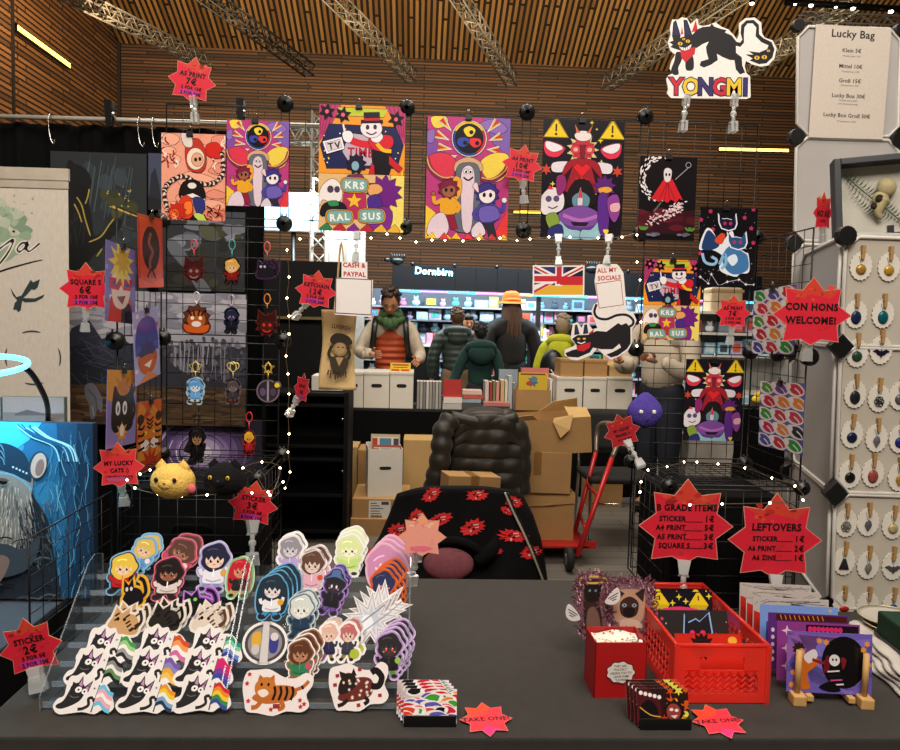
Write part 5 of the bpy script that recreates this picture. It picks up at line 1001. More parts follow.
k = MB(); pts = openc([pt(452, 418, YJ-.1)-V((cx, YJ, 0)), pt(443, 432, YJ-.14)-V((cx, YJ, 0)), pt(441, 455, YJ-.16)-V((cx, YJ, 0)), pt(436, 478, YJ-.15)-V((cx, YJ, 0)), pt(433, 492, YJ-.13)-V((cx, YJ, 0))], 9)
k.tube(pts, [.055+.014*abs(math.sin(i*.55)) for i in range(len(pts))], 12); k.build('sleeve', PUF, o)
k = MB(); pts = openc([pt(500, 415, YJ-.06)-V((cx, YJ, 0)), pt(519, 430, YJ-.06)-V((cx, YJ, 0)), pt(522, 460, YJ-.04)-V((cx, YJ, 0)), pt(521, 492, YJ-.02)-V((cx, YJ, 0))], 9)
k.tube(pts, [.05+.012*abs(math.sin(i*.55)) for i in range(len(pts))], 12); k.build('sleeve', PUF, o)
k = MB(); k.tube(openc([(-.2, -.09, zt-.02), (0, -.12, zt-.05), (.2, -.09, zt-.02)]), .035, 10); k.build('collar', PUF, o)
o, w, h = carton('brown carton resting on the chair seat in front of the puffer jacket', 446, 464, 501, 491.5, 4.38, .17, rz=.25, ry=.06)
o.location.z = .468
# ---- black cabinet and panel at the left of the aisle
YC = 5.15
a, b = pt(262, 540, YC), pt(346.5, 540, YC); zc = pt(310, 392, YC).z
o = thing('black_cabinet', 'black shelf cabinet behind the rack pole with lights', 'cabinet', ((a.x+b.x)/2, YC+.2, 0)); w = b.x-a.x
k = MB(); k.box(0, .19, zc/2, w, .02, zc); k.box(-w/2+.01, 0, zc/2, .02, .4, zc); k.box(w/2-.015, 0, zc/2, .03, .4, zc); k.build('body', mat('black_cabinet_board', '#060606', .6, spec=.2), o)
for v in (393, 404, 445, 458, 494, 530):
    z = pt(310, v, YC).z; k = MB(); k.box(0, -.004, z-.011, w-.05, .385, .022); k.build('shelf', mat('black_cabinet_board'), o, bevel=.002)
for v in (419, 471): q = pt(338, v, YC)-V(o.location); k = MB(); k.ball(q+V((.03, .0, 0)), .008); k.build('screw', CHR, o)
wx = pt(325, 385, YC).x
o = thing('white_storage_box', 'low white box with a hand hole on the black cabinet', 'box', (wx, YC+.12, zc)); k = MB(); ww = (pt(342, 385, YC)-pt(310, 385, YC)).length; hh = pt(325, 377, YC).z-zc; k.box(0, .12, hh/2, ww, .24, hh); k.build('body', WBOX, o, bevel=.004)
k = MB(); slot(k, -.01, hh*.5, .075, .025, 0); k.build('hand_hole', DARKH, o)
a, b = pt(264, 260, YC+.5), pt(352, 262, YC+.5); o = thing('black_display_panel', 'black stall panel behind the KEYCHAIN star sign', 'panel', ((a.x+b.x)/2, YC+.5, 0))
k = MB(); k.box(0, 0, a.z/2, b.x-a.x, .03, a.z); k.build('panel', mat('black_cabinet_board'), o, bevel=.004)
k = MB(); k.box(0, -.05, pt(300, 318, YC+.5).z, b.x-a.x, .06, .02); k.build('rail', mat('brass_rail', '#7a6a44', .4, .5), o)
# ---- beige tote hanging
q = pt(341, 310, RY+.03); o = thing('tote_bag', 'beige cloth tote with a dark printed portrait hanging below the CASH sign', 'bag', q); kk = mpp(q)
k = MB(); kx = kk
def tote(s, t):
    w = (14.5+3*t); x = (-w+2*w*s+1.5*math.sin(t*5+s*2))*kx; return (x-(8*(1-t)*(1-s))*kx*.6-4*t*kx*.5, -.012*math.sin(PI*s)-.006*math.sin(t*9+s*5), -80*t*kx)
k.grid(tote, 14, 24); k.build('cloth_body', mat('beige_cotton', '#c8a974', .9, bump=.3, bs=240), o, thick=.004)
k = Art(0, 0, kk, .0006); k.cx = 0; k.cy = 0; k.T('LUFIEREH', 2, 17, 6, '#33291c', 6, .02, .72); k.B([(-8, 28), (-2, 23), (9, 25), (14, 32), (8, 35), (-6, 34)], '#2e261c'); k.E(2, 39, 7, 7, '#8e744c'); k.E(2, 38, 5, 5.5, '#a98c5e'); k.L(openc([(-6, 36), (-9, 44), (-5, 50)]), 3, '#2e261c'); k.L(openc([(9, 36), (12, 44), (9, 50)]), 3, '#2e261c'); k.B([(-7, 48), (2, 46), (11, 49), (8, 60), (-4, 60)], '#3a3022'); k.P([(-2, 47), (2, 56), (6, 47)], '#a98c5e'); k.L([(-1, 37), (1, 37)], 1.2, '#2e261c'); k.L([(4, 37), (6, 37)], 1.2, '#2e261c')
for i in range(8): k.L([(-8+i*2.4, 60), (-9+i*2.6, ru(64, 70))], 1.3, '#3a3022')
k.build('printed_portrait', INK, o, loc=(0, -.026, 0), rot=(0, .04, 0))
k = MB(); k.tube(openc([V((-.02, 0, 0)), V((-.012, -.004, .08)), V((.0, -.02, .205)), V((.012, -.004, .08)), V((.02, 0, 0))]), .006, 6, flat=.4); k.build('strap', mat('beige_cotton'), o)
# ================================================================ lit far stall
YS = 10.3
o = thing('shop_fascia', 'black panelled fascia reading Dornbirn above the lit far stall', 'sign', pt(392, 290, YS)); L = V(o.location)
us = [392, 413, 434, 455, 476, 497, 518, 540, 562, 584, 606, 628, 650, 672, 694, 716, 740, 762]
for i in range(len(us)-1):
    A_, B_ = pt(us[i]+.4, 264.5+(us[i]-392)*.034, YS)-L, pt(us[i+1]-.4, 289+(us[i]-392)*.034, YS)-L
    k = MB(); k.box((A_.x+B_.x)/2, 0, (A_.z+B_.z)/2, B_.x-A_.x, .03, A_.z-B_.z); k.build('panel', mat('fascia_black', '#050508', .6, spec=.15), o, bevel=.004)
    if i % 2: k = MB(); k.ball(V((A_.x-.01, -.01, A_.z+.02)), .03); k.build('connector', BPL, o)
for i, c in enumerate(['#35d0ff', '#7a5cff', '#35d0ff', '#ff5fa8', '#ffd24a', '#35d0ff', '#49ffb0', '#c85cff', '#35d0ff', '#2ad0ff', '#35d0ff', '#ff5fa8', '#35d0ff']):
    u0, u1 = 392+i*28, 392+(i+1)*28; A_, B_ = pt(u0, 290.5+(u0-392)*.034, YS-.02)-L, pt(u1, 290.5+(u1-392)*.034, YS-.02)-L
    k = MB(); k.tube([A_, B_], .014, 6); k.build('led_strip', mat('led_'+c.strip('#'), c, .4, emit=4, var=0), o)
for u in (393, 540, 761): q = pt(u, 270, YS)-L; k = MB(); k.box(q.x, .05, -L.z/2, .06, .06, L.z); k.build('post', BPL, o)
k = Art(434, 270, mpp(pt(434, 270, YS)), .001); k.T('Dornbirn', 434, 271.5, 9.5, '#8fd8f0', 2, .03); q = pt(434, 270, YS)-L; k.build('lit_lettering', mat('letter_glow', '#8fd8ff', .4, emit=3, var=0), o, loc=q+V((0, -.03, 0)))
for u, v, lb in ((397, 262, 'black spiky bird plush perched at the left end of the far fascia'), (592, 270, 'black spiky bird plush perched on the far fascia behind the ALL MY SOCIALS sign')):
    q = pt(u, v, YS); o = thing('plush_bird', lb, 'plush', q, group='black plush birds'); k = MB(); k.ball((0, 0, .02), .10, .07, .055)
    for i in range(6): k.cyl((-.05+.03*i, 0, .05), (-.08+.035*i, 0, .13), .02, .003, 6)
    k.build('body', BPL, o); k = MB(); k.ball((-.13, 0, .03), .05, .04, .035); k.cyl((-.16, 0, .03), (-.22, 0, .02), .018, .002, 6); k.build('head', BPL, o)
YB = 11.3
a, b = pt(362, 400, YB), pt(770, 400, YB)
o = thing('display_shelving', 'black shelf wall full of goods in the lit far stall', 'shelf', ((a.x+b.x)/2, YB, 0)); w = b.x-a.x; zt = pt(560, 293, YB).z
k = MB(); k.box(0, .06, zt/2, w, .04, zt); k.build('back_panel', mat('shelf_back_dark', '#39444f', .6), o)
rows = [(306, 11), (319, 12), (332, 12), (345, 12), (358, 12), (372, 13), (388, 15)]; shz = []
for v, hp in rows:
    z = pt(520, v+3, YB).z; shz.append(z); k = MB(); k.box(0, -.13, z-.012, w, .34, .024); k.build('shelf', mat('shelf_white', '#9aa2a8', .5), o)
L = V(o.location); random.seed(31)
pal = ['#c8d4da', '#8fc4d8', '#e0e4e6', '#d87a9a', '#5f8fb0', '#e8c23a', '#c85a3a', '#7a8a9a', '#b8a8d0', '#4aa8a0', '#e89ab0', '#3a4a5a', '#dfe6ea', '#a8d8e8']
pname = dict(zip(pal, ['pale blue', 'sky blue', 'white', 'pink', 'blue', 'yellow', 'rust', 'slate', 'lilac', 'teal', 'rose', 'navy', 'icy white', 'light cyan']))
def item(x, y, z, wd, h, where='lit far stall'):
    c = random.choice(pal); t = random.random(); c2 = random.choice(pal)
    if t < .6:
        o = thing('boxed_figure', '%s boxed figure, %s window, %s' % (pname[c], pname[c2], where), 'toy', (x, y, z), (0, 0, ru(-.1, .1)), 'boxed figures on the far shelves')
        k = MB(); k.box(0, 0, h/2, wd, wd*.8, h); k.build('box', mat('toy_box_'+c.strip('#'), c, .5, var=.2, vs=20), o)
        k = MB(); k.prism([(-wd*.34, h*.2), (wd*.34, h*.2), (wd*.34, h*.8), (-wd*.34, h*.8)], -wd*.4-.004, -wd*.4+.002); k.ball((0, -wd*.4, h*.55), wd*.2, .006, wd*.22, 8, 6); k.build('window', mat('toy_box_'+c2.strip('#'), c2, .5, var=.2, vs=20), o)
    else:
        o = thing('plush_toy', 'small round %s plush, %s' % (pname[c], where), 'toy', (x, y, z), (0, 0, ru(-.4, .4)), 'plush toys on the far shelves'); m = mat('toy_plush_'+c.strip('#'), c, .9, var=.1)
        r = min(wd, h/1.2)*.5; k = MB(); k.ball((0, 0, r*.8), r, r*.8, r*.8, 10, 7); k.ball((0, -r*.2, r*1.7), r*.6, r*.55, r*.5, 10, 7); k.build('body', m, o)
        k = MB()
        for s in (-1, 1): k.ball((s*r*.4, -r*.1, r*2.15), r*.2, r*.12, r*.25, 8, 5)
        k.build('ears', m, o)
for i, (v, hp) in enumerate(rows):
    x = -w/2+.08
    while x < w/2-.1:
        wd = ru(.13, .22); h = hp*mpp(pt(520, v, YB))*ru(.62, .98)
        if rnd() < .93: item(L.x+x+wd/2, YB-.16+ru(-.03, .03), shz[i], wd*.92, h, '%s shelf of far stall' % ['top', 'second', 'third', 'fourth', 'fifth', 'sixth', 'lowest'][i])
        x += wd+ru(0, .006)
# counter with goods in front of the shelving
a, b = pt(395, 360, 9.7), pt(432, 360, 9.7)
for lb, u0, u1, vt, Y, c in (('white goods counter behind the man in the orange vest', 398, 440, 346, 9.7, '#b8c0c4'), ('white goods counter right of the customer in the orange hat', 532, 550, 341, 9.6, '#a8b0b8')):
    a, b = pt(u0, vt, Y), pt(u1, vt, Y); o = thing('goods_counter', lb, 'counter', ((a.x+b.x)/2, Y+.2, 0), group='goods counters'); k = MB(); k.box(0, 0, a.z/2, b.x-a.x, .4, a.z); k.build('body', mat('black_cabinet_board'), o); k = MB(); k.box(0, 0, a.z+.012, b.x-a.x+.03, .43, .024); k.build('top', WHT, o)
    for j in range(6):
        item(a.x+(b.x-a.x)*(j+.5)/6, Y+.08, a.z+.024, (b.x-a.x)/7, ru(.1, .2), ['counter behind the man', 'counter by the orange hat'][lb.startswith('white goods counter right')])
# ---- things right of the comic stall
YQ = 8.6
a, b = pt(694, 312, YQ), pt(790, 314, YQ)
o = thing('white_shelf_unit', 'pale shelf unit seen through the right hand grid', 'shelf', ((a.x+b.x)/2, YQ+.2, 0)); w = b.x-a.x; zt = a.z
k = MB(); k.box(0, .19, zt/2, w, .02, zt); k.box(-w/2, 0, zt/2, .03, .4, zt); k.box(w/2, 0, zt/2, .03, .4, zt); k.build('body', mat('pale_unit', '#a8a8a4', .5), o)
for v in (312, 333, 355, 392): z = pt(740, v, YQ).z; k = MB(); k.box(0, 0, z-.015, w, .4, .03); k.build('shelf', WHT, o)
random.seed(8)
for v in (333, 355):
    z = pt(740, v, YQ).z
    for j in range(7): item(a.x+w*(j+.5)/7, YQ+.14, z, w/9, ru(.12, .2), ['upper', 'lower'][v > 340]+' level of pale shelf unit')
q = pt(729, 312, YQ); o = thing('beige_carton', 'beige rounded box on the pale shelf unit behind the blue cat print', 'box', (q.x, YQ+.2, a.z)); k = MB(); hh = pt(729, 287, YQ).z-a.z; k.box(0, 0, hh/2, .37, .26, hh); k.build('body', mat('beige_box', '#c2a884', .6), o, bevel=.03)
k = MB(); k.box(0, 0, hh*.86, .385, .275, .03); k.build('lid_band', mat('beige_box_band', '#a88a64', .6), o)
a, b = pt(684, 405, 7.6), pt(785, 405, 7.6)
o = thing('stall_table', 'black table with goods behind the right hand grid', 'table', ((a.x+b.x)/2, 7.9, 0)); w = b.x-a.x; k = MB(); k.box(0, 0, .74, w, .7, .03); k.build('tabletop', mat('black_table_top'), o); k = MB(); k.box(0, -.34, .36, w, .01, .72); k.build('table_skirt', CURT, o)
for s in (-1, 1): k = MB(); k.cyl((s*(w/2-.05), .3, 0), (s*(w/2-.05), .3, .725), .02); k.build('leg', BPL, o)
for j in range(7): item(a.x+w*(j+.5)/7, 7.75, .755, w/9, ru(.08, .2), 'black table behind right grid')
o = thing('shopping_bag', 'pale shopping bag standing on the floor behind the right wire cube', 'bag', V((pt(705, 470, 6.3).x, 6.3, 0))); k = MB()
k.grid(lambda s, t: ((-.2+.4*s)*(1-.08*t)+.01*math.sin(9*t), -.09-.02*math.sin(PI*s*2)*t, .62*t), 12, 12); k.grid(lambda s, t: ((-.2+.4*s)*(1-.08*t), .09, .62*t), 6, 6)
k.grid(lambda s, t: (-.2*(1-.08*t), -.09+.18*s, .62*t), 4, 6); k.grid(lambda s, t: (.2*(1-.08*t), -.09+.18*s, .62*t), 4, 6); k.build('body', mat('pale_bag_fabric', '#a8a298', .7, bump=.3, bs=20), o)
k = MB(); k.tube(openc([(-.09, -.09, .62), (-.08, -.09, .76), (.08, -.09, .76), (.09, -.09, .62)]), .006); k.build('handle', mat('pale_bag_fabric'), o)
# ---- bright screen and pale column behind the posters
q = pt(293, 212, 9.5); o = thing('display_screen', 'pale blue glowing screen behind the second purple print', 'screen', q); k = MB(); k.box(0, .03, 0, .72, .06, .47); k.build('frame', WHT, o, bevel=.01)
k = MB(); k.cyl((0, .06, -.2), (0, .06, -q.z+.02), .03); k.box(0, .06, -q.z+.012, .5, .4, .02); k.build('stand', BPL, o)
k = MB(); k.prism([(-.34, -.22), (.34, -.22), (.34, .22), (-.34, .22)], -.004, -.001); k.build('screen', mat('screen_glow', '#a8d4f0', .3, emit=1.1, var=.15, vs=2), o)
a, b = pt(328, 226, 9.8), pt(362, 400, 9.8); o = thing('display_column', 'pale grey exhibition column behind the CASH sign', 'column', ((a.x+b.x)/2, 9.9, 0)); k = MB(); k.box(0, 0, a.z/2, b.x-a.x, .2, a.z); k.build('panel', mat('pale_column', '#8f8a82', .6), o, bevel=.01)
k = MB(); k.box(0, -.105, a.z/2, .03, .012, a.z*.98); k.build('edge_profile', mat('grey_steel'), o)
truss('pale lattice tower standing behind the KRS art print', (pt(318, 300, 9.2).x, 9.2, 0), (pt(318, 300, 9.2).x, 9.2, pt(318, 112, 9.2).z), .17, 22, ALUW, None, 'lattice_tower')
truss('short pale lattice beam beside the first overhead pole', pt(282, 135, 9.3), pt(330, 137, 9.3), .17, 6, ALUW)
# ================================================================ people
def skin(verts, edges, rad, root=0, sub=2):
    me = bpy.data.meshes.new('s'); me.from_pydata(verts, edges, []); o = bpy.data.objects.new('s', me); COL.objects.link(o)
    o.modifiers.new('k', 'SKIN'); md = o.modifiers.new('u', 'SUBSURF'); md.levels = sub
    for i, r in enumerate(rad): d = me.skin_vertices[0].data[i]; d.radius = (r, r) if not isinstance(r, tuple) else r; d.use_root = (i == root)
    bpy.context.view_layer.update()
    ev = o.evaluated_get(bpy.context.evaluated_depsgraph_get()); m2 = bpy.data.meshes.new_from_object(ev)
    out = [tuple(v.co) for v in m2.vertices], [tuple(p.vertices) for p in m2.polygons]
    bpy.data.objects.remove(o); bpy.data.meshes.remove(me); bpy.data.meshes.remove(m2); return out
def flat(vs, s, pose_y=0):
    o = []
    for x, y, z in vs:
        k = .74 if (.86*s < z < 1.5*s and abs(x) < .23*s) else 1; o.append((x, pose_y+(y-pose_y)*k, z))
    return o
SKINM = mat('skin_tone', '#b27a58', .55, var=.05, vs=6)
def person(label, loc, H, rz, top, legs, hair, arms=None, head=(0, 0), lean=0, build=1.0, hairfn=None, face=True, sleeve=None, quilt=None, group=None, hands=True, skinm=None, hood=False, long_top=.86):
    s = H/1.75; o = thing('person', label, 'person', loc, (0, 0, rz), group); sk = skinm or SKINM
    def L_(p): # lean the upper body forward about the hips
        x, y, z = p; c, q = math.cos(lean), math.sin(lean); dz = z-.95
        return (x, y*c-dz*q if dz > 0 else y, .95+dz*c+y*q if dz > 0 else z)
    J = dict(pel=(0, 0, .95), wai=(0, 0, 1.10), che=(0, .01, 1.28), upc=(0, .01, 1.41), nek=(0, 0, 1.50), nk2=(0, -.015, 1.56))
    J = {k: L_(v) for k, v in J.items()}
    for sd, n in ((-1, 'l'), (1, 'r')):
        J['sh'+n] = L_((sd*.175*build, .01, 1.40)); a = (arms or {}).get(n)
        J['el'+n], J['wr'+n] = a if a else (L_((sd*.235*build, .03, 1.13)), L_((sd*.235*build, -.05, .90)))
        J['hp'+n] = (sd*.09, 0, .90); J['kn'+n] = (sd*.10, -.02, .50); J['an'+n] = (sd*.10, .02, .09); J['to'+n] = (sd*.115, -.14, .035)
    J = {k: V(v)*s for k, v in J.items()}
    order = ['pel', 'wai', 'che', 'upc', 'nek', 'nk2', 'shl', 'ell', 'wrl', 'shr', 'elr', 'wrr', 'hpl', 'knl', 'anl', 'tol', 'hpr', 'knr', 'anr', 'tor']
    E = [('pel', 'wai'), ('wai', 'che'), ('che', 'upc'), ('upc', 'nek'), ('nek', 'nk2'), ('upc', 'shl'), ('shl', 'ell'), ('ell', 'wrl'), ('upc', 'shr'), ('shr', 'elr'), ('elr', 'wrr'), ('pel', 'hpl'), ('hpl', 'knl'), ('knl', 'anl'), ('anl', 'tol'), ('pel', 'hpr'), ('hpr', 'knr'), ('knr', 'anr'), ('anr', 'tor')]
    R = dict(pel=.125, wai=.12, che=.135, upc=.10, nek=.058, nk2=.056, shl=.062, ell=.044, wrl=.030, hpl=.09, knl=.058, anl=.042, tol=.035); 
    for k in ('sh', 'el', 'wr', 'hp', 'kn', 'an', 'to'): R[k+'r'] = R[k+'l']
    def mk(names, grow, b=1.0, keep=None):
        idx = {n: i for i, n in enumerate(names)}; ed = [(idx[a], idx[c]) for a, c in E if a in idx and c in idx]
        vs, fs = skin([J[n] for n in names], ed, [(R[n]*b+grow)*s for n in names]); return flat(vs, s, J['che'].y*.5 if lean else 0), fs
    m = MB(); vs, fs = mk(order, 0, build)
    for f in fs:
        q = [vs[i] for i in f]; z = sum(x[2] for x in q)/len(q); x = sum(abs(x[0]) for x in q)/len(q); m.mi = 3 if (.80*s < z < 1.40*s and x < .23*s) else 0; o_ = len(m.v); m.add(q, [tuple(range(len(f)))], smooth=True)
    m.mi = 0
    # head on the neck
    hy, hp = head; hc = J['nk2']+V((0, 0, 0)); M = Matrix.Translation(hc) @ Matrix.Rotation(hy, 4, 'Z') @ Matrix.Rotation(hp+lean*.6, 4, 'X') @ Matrix.Scale(s, 4)
    def headshape(x, y, z):
        w = 1-.28*max(0, -z)**1.5; return (x*w, y*(1-.12*max(0, -z))-(.10 if (z < 0 and y < 0) else 0)*(-z), z)
    m.M = M; m.ball((0, -.005, .105), .076, .096, .125, 18, 14, fn=headshape)
    m.ball((0, -.105, .085), .014, .02, .024, 8, 6); m.ball((0, -.1, .115), .009, .012, .03, 8, 6)
    for sd in (-1, 1): m.ball((sd*.078, .005, .095), .012, .022, .034, 8, 6); m.ball((sd*.03, -.091, .108), .0135, .008, .009, 8, 6)
    m.mi = 1
    for sd in (-1, 1): m.ball((sd*.03, -.098, .108), .0065, .004, .0065, 8, 6); m.ball((sd*.032, -.095, .131), .02, .007, .0045, 8, 5)
    m.mi = 2; m.ball((0, -.098, .048), .024, .009, .006, 10, 5); m.M = None; m.mi = 0
    if hands:
        for n, sd in (('l', -1), ('r', 1)):
            w = J['wr'+n]; d = (w-J['el'+n]).normalized(); sdv = d.cross(V((0, 1, 0))); sdv = sdv.normalized() if sdv.length > .1 else V((1, 0, 0)); nrm = sdv.cross(d)
            m.tube([w, w+d*.03*s, w+d*.065*s, w+d*.09*s], [.026*s, .036*s, .04*s, .034*s], 8, flat=.55)
            for i, L in enumerate((.065, .078, .073, .055)):
                b0 = w+d*.085*s+sdv*(i-1.5)*.018*s; m.tube([b0, b0+d*L*.5*s+nrm*.006*s, b0+d*L*.85*s+nrm*.02*s, b0+d*L*s+nrm*.032*s], [.009*s, .0085*s, .0075*s, .005*s], 6)
            b0 = w+d*.03*s-sdv*.032*s*sd; m.tube([b0, b0+d*.03*s-sdv*.022*s*sd, b0+d*.062*s-sdv*.026*s*sd], [.012*s, .010*s, .006*s], 6)
    m.build('body', [sk, mat('dark_eye', '#1a120e', .4, var=0), mat('lip_tone', '#8e4f42', .5, var=0), top], o)
    m = MB(); vs, fs = mk(['pel', 'wai', 'che', 'upc', 'nek'], .028, build); m.add(vs, fs, smooth=True); m.build('jacket' if quilt else 'top', top, o)
    m = MB(); vs, fs = mk(['upc', 'shl', 'ell', 'wrl', 'shr', 'elr', 'wrr'], .020, build*1.02); m.add(vs, fs, smooth=True); m.build('sleeves', sleeve or top, o)
    m = MB(); vs, fs = mk(['wai', 'pel', 'hpl', 'knl', 'anl', 'hpr', 'knr', 'anr'], .016, build); m.add(vs, fs, smooth=True); m.build('trousers', legs, o)
    m = MB()
    for sd in (-1, 1): m.ball((sd*.11*s, -.05*s, .045*s), .05*s, .13*s, .05*s)
    m.build('shoes', BPL, o)
    m = MB(); m.M = M; hairfn(m); m.build('hair', hair, o); return o, J, M, s
def h_short(m):
    random.seed(3)
    m.ball((0, .018, .125), .088, .098, .118, 16, 12, fn=lambda x, y, z: (x, y, z if (z > -.25 or y > .1) else -.25))
    for i in range(34): a, e = ru(0, 6.28), ru(.3, 1.4); e = max(e, .75) if math.sin(a) < -.1 else e; p = (.085*math.cos(a)*math.cos(e), .01+.095*math.sin(a)*math.cos(e), .135+.11*math.sin(e)); m.ball(p, ru(.02, .032), ru(.02, .032), ru(.018, .028), 8, 6)
def h_crop(m):
    random.seed(5)
    for i in range(26): a, e = ru(0, 6.28), ru(.0, 1.4); m.ball((.078*math.cos(a)*math.cos(e), .02+.09*abs(math.sin(a))*math.cos(e), .13+.105*math.sin(e)), ru(.018, .026), ru(.018, .026), ru(.014, .024), 8, 6)
    m.ball((0, .02, .125), .084, .098, .115, 16, 12, fn=lambda x, y, z: (x, y, z if (z > -.3 or y > .1) else -.3))
def h_long(m):
    h_crop(m); m.ball((0, -.055, .19), .072, .05, .05, 12, 8)
    for i in range(17):
        a = -.3+i*(PI+.6)/16; x, y = .088*math.cos(a), .02+.095*math.sin(a); m.tube(openc([(x*.8, y*.8, .17), (x, y, .08), (x*1.15, y*1.12, -.05), (x*1.25+.01*math.sin(i*3), y*1.15, -.2), (x*1.1, y*1.05, -.30)]), .028, 7)
HAIR1 = mat('brown_hair', '#2e1d12', .6, var=.2, vs=40); HAIR2 = mat('light_brown_hair', '#4f3722', .6, var=.2, vs=40); HAIR3 = mat('grey_blond_hair', '#8e7c62', .6, var=.2, vs=40); HAIR4 = mat('black_hair', '#120e0c', .6, var=.2, vs=40); HAIR5 = mat('chestnut_long_hair', '#4a2e1c', .6, var=.2, vs=40)
JEAN = mat('dark_jeans', '#161a26', .85, var=.15, vs=12); CHINO = mat('khaki_trousers', '#7a6448', .85)
CREAM = mat('cream_knit', '#b8ab98', .9, bump=.4, bs=160)
VEST = mat('orange_quilted_vest', '#b2451c', .6, var=.08, wave=('Z', 5.2, 0, .02))
def at(u, Y): return V((pt(u, 330, Y).x, Y, 0))
# --- man behind the white boxes
YM = 7.42; p = at(391, YM)
hl, hr = pt(371, 354, YM-.34)-p, pt(418, 360, YM-.3)-p; sM = 1.80/1.75
o, J, M, s = person('man in orange quilted vest, cream sleeves and green scarf looking down behind white boxes', p, 1.80, 0, VEST, JEAN, HAIR1,
    arms={'l': ((-.29, -.10, 1.17), tuple(hl/sM)), 'r': ((.28, -.08, 1.15), tuple(hr/sM))}, head=(-.05, .42), lean=.16, build=1.02, hairfn=h_short, sleeve=CREAM)
m = MB(); c = J['nk2']; m.tube([c+V((.085*math.cos(a)*s, .01+.075*math.sin(a)*s, -.02+.02*math.sin(3*a))) for a in [2*PI*i/20 for i in range(20)]], .032*s, 8, True)
m.tube([c+V((.105*math.cos(a)*s, -.005+.095*math.sin(a)*s, -.055-.03*max(0, -math.sin(a)))) for a in [2*PI*i/20 for i in range(20)]], .03*s, 8, True)
for i in range(3): m.ball(c+V(((i-1)*.04, -.11, -.09-.02*(i == 1))), .04, .03, .05, 8, 6)
m.build('scarf', mat('green_scarf', '#3c5a34', .9, bump=.4, bs=90), o)
for sd in (-1, 1):
    m = MB(); x = sd*.135*s; m.tube(openc([V((x, .17, 1.25))*s, V((x, .06, 1.50))*s+V((0, -.09, 0)), V((x*1.02, -.12, 1.44))*s+V((0, -.07, 0)), V((x*1.12, -.20, 1.28))*s, V((x*1.3, -.16, 1.12))*s]), .026, 8, flat=.35); m.build('backpack_strap', BPL, o)
m = MB(); m.ball((0, .15*s, 1.22*s), .16, .10, .24, 14, 10); m.build('backpack', BPL, o)
# --- customers with their backs to us
PJ = mat('grey_green_puffer', '#2f3a34', .5, var=.08, wave=('Z', 4.2, 0, .010))
o, J, M, s = person('person in grey green puffer jacket and khaki trousers standing with back turned', at(457, 8.9), 1.66, PI, PJ, CHINO, HAIR2, build=1.25, hairfn=h_crop, quilt=True)
m = MB(); m.tube([J['nek']+V((.12*math.cos(a), .02+.12*math.sin(a), -.03+.04*math.sin(a))) for a in [2*PI*i/18 for i in range(18)]], .055, 8, True); m.ball(J['nek']+V((0, .13, -.06)), .12, .06, .1); m.build('hood', PJ, o)
TEAL = mat('teal_hooded_top', '#12332f', .9, bump=.5, bs=60)
o, J, M, s = person('child with dark hair and teal hood standing beside the grey green puffer jacket', at(481, 8.25), 1.49, PI, TEAL, JEAN, HAIR4, build=1.1, hairfn=h_crop, quilt=True, arms={'l': ((-.27, .02, 1.10), (-.12, -.2, 1.02)), 'r': ((.30, .0, 1.12), (.36, .05, .98))})
m = MB(); m.tube([J['nek']+V((.12*math.cos(a), .03+.12*math.sin(a), -.04+.05*math.sin(a))) for a in [2*PI*i/18 for i in range(18)]], .06, 8, True); m.ball(J['nek']+V((0, .14, -.08)), .14, .07, .12); m.build('hood', TEAL, o)
BJ = mat('dark_jacket_cloth', '#15110f', .8, bump=.3, bs=60)
o, J, M, s = person('person in dark jacket with long brown hair and a bright orange hat', at(511, 9.25), 1.81, PI+.25, BJ, JEAN, HAIR5, build=1.38, hairfn=h_long, quilt=True)
m = MB(); m.M = M; m.lathe([(.17, .14), (.165, .155), (.11, .17), (.105, .21), (.095, .26), (.06, .285), (.01, .29)], 22); m.ball((0, .03, .18), .11, .11, .04); m.build('hat', mat('orange_hat_felt', '#e0640c', .8, bump=.5, bs=40), o)
o, J, M, s = person('woman with dark hair facing us between the puffer jacket and the orange hat', at(467, 9.35), 1.58, .2, mat('grey_brown_top', '#3a302c', .9), JEAN, HAIR4, hairfn=h_long)
YEL = mat('yellow_hooded_top', '#b2b41e', .85, bump=.3, bs=50)
o, J, M, s = person('person in yellow hooded top with grey blond hair and a black backpack', at(563, 8.1), 1.58, PI-.35, YEL, JEAN, HAIR3, build=1.2, hairfn=h_short, quilt=True)
m = MB(); m.tube([J['nek']+V((.12*math.cos(a), .02+.12*math.sin(a), -.03+.05*math.sin(a))) for a in [2*PI*i/18 for i in range(18)]], .055, 8, True); m.ball(J['nek']+V((0, .14, -.1)), .13, .07, .13); m.build('hood', YEL, o)
m = MB(); m.ball((.06, .24, 1.18*s), .13, .08, .2, 14, 10); m.build('backpack', BPL, o)
m = MB(); m.tube(openc([V((.06, .325, 1.06)), V((.02, .33, 1.0)), V((.06, .33, .96)), V((.1, .33, 1.0))]), .006, 6); m.build('white_emblem', WHT, o)
# --- person right of the comic stall, head hidden by a print
o, J, M, s = person('person in cream jumper and dark jeans standing behind the right hand grid', at(664, 6.15), 1.80, -.9, CREAM, JEAN, HAIR2, build=1.3, hairfn=h_short, arms={'l': ((-.28, -.10, 1.14), (-.14, -.36, 1.20)), 'r': ((.30, -.08, 1.12), (.18, -.36, 1.22))}, head=(.2, .1))
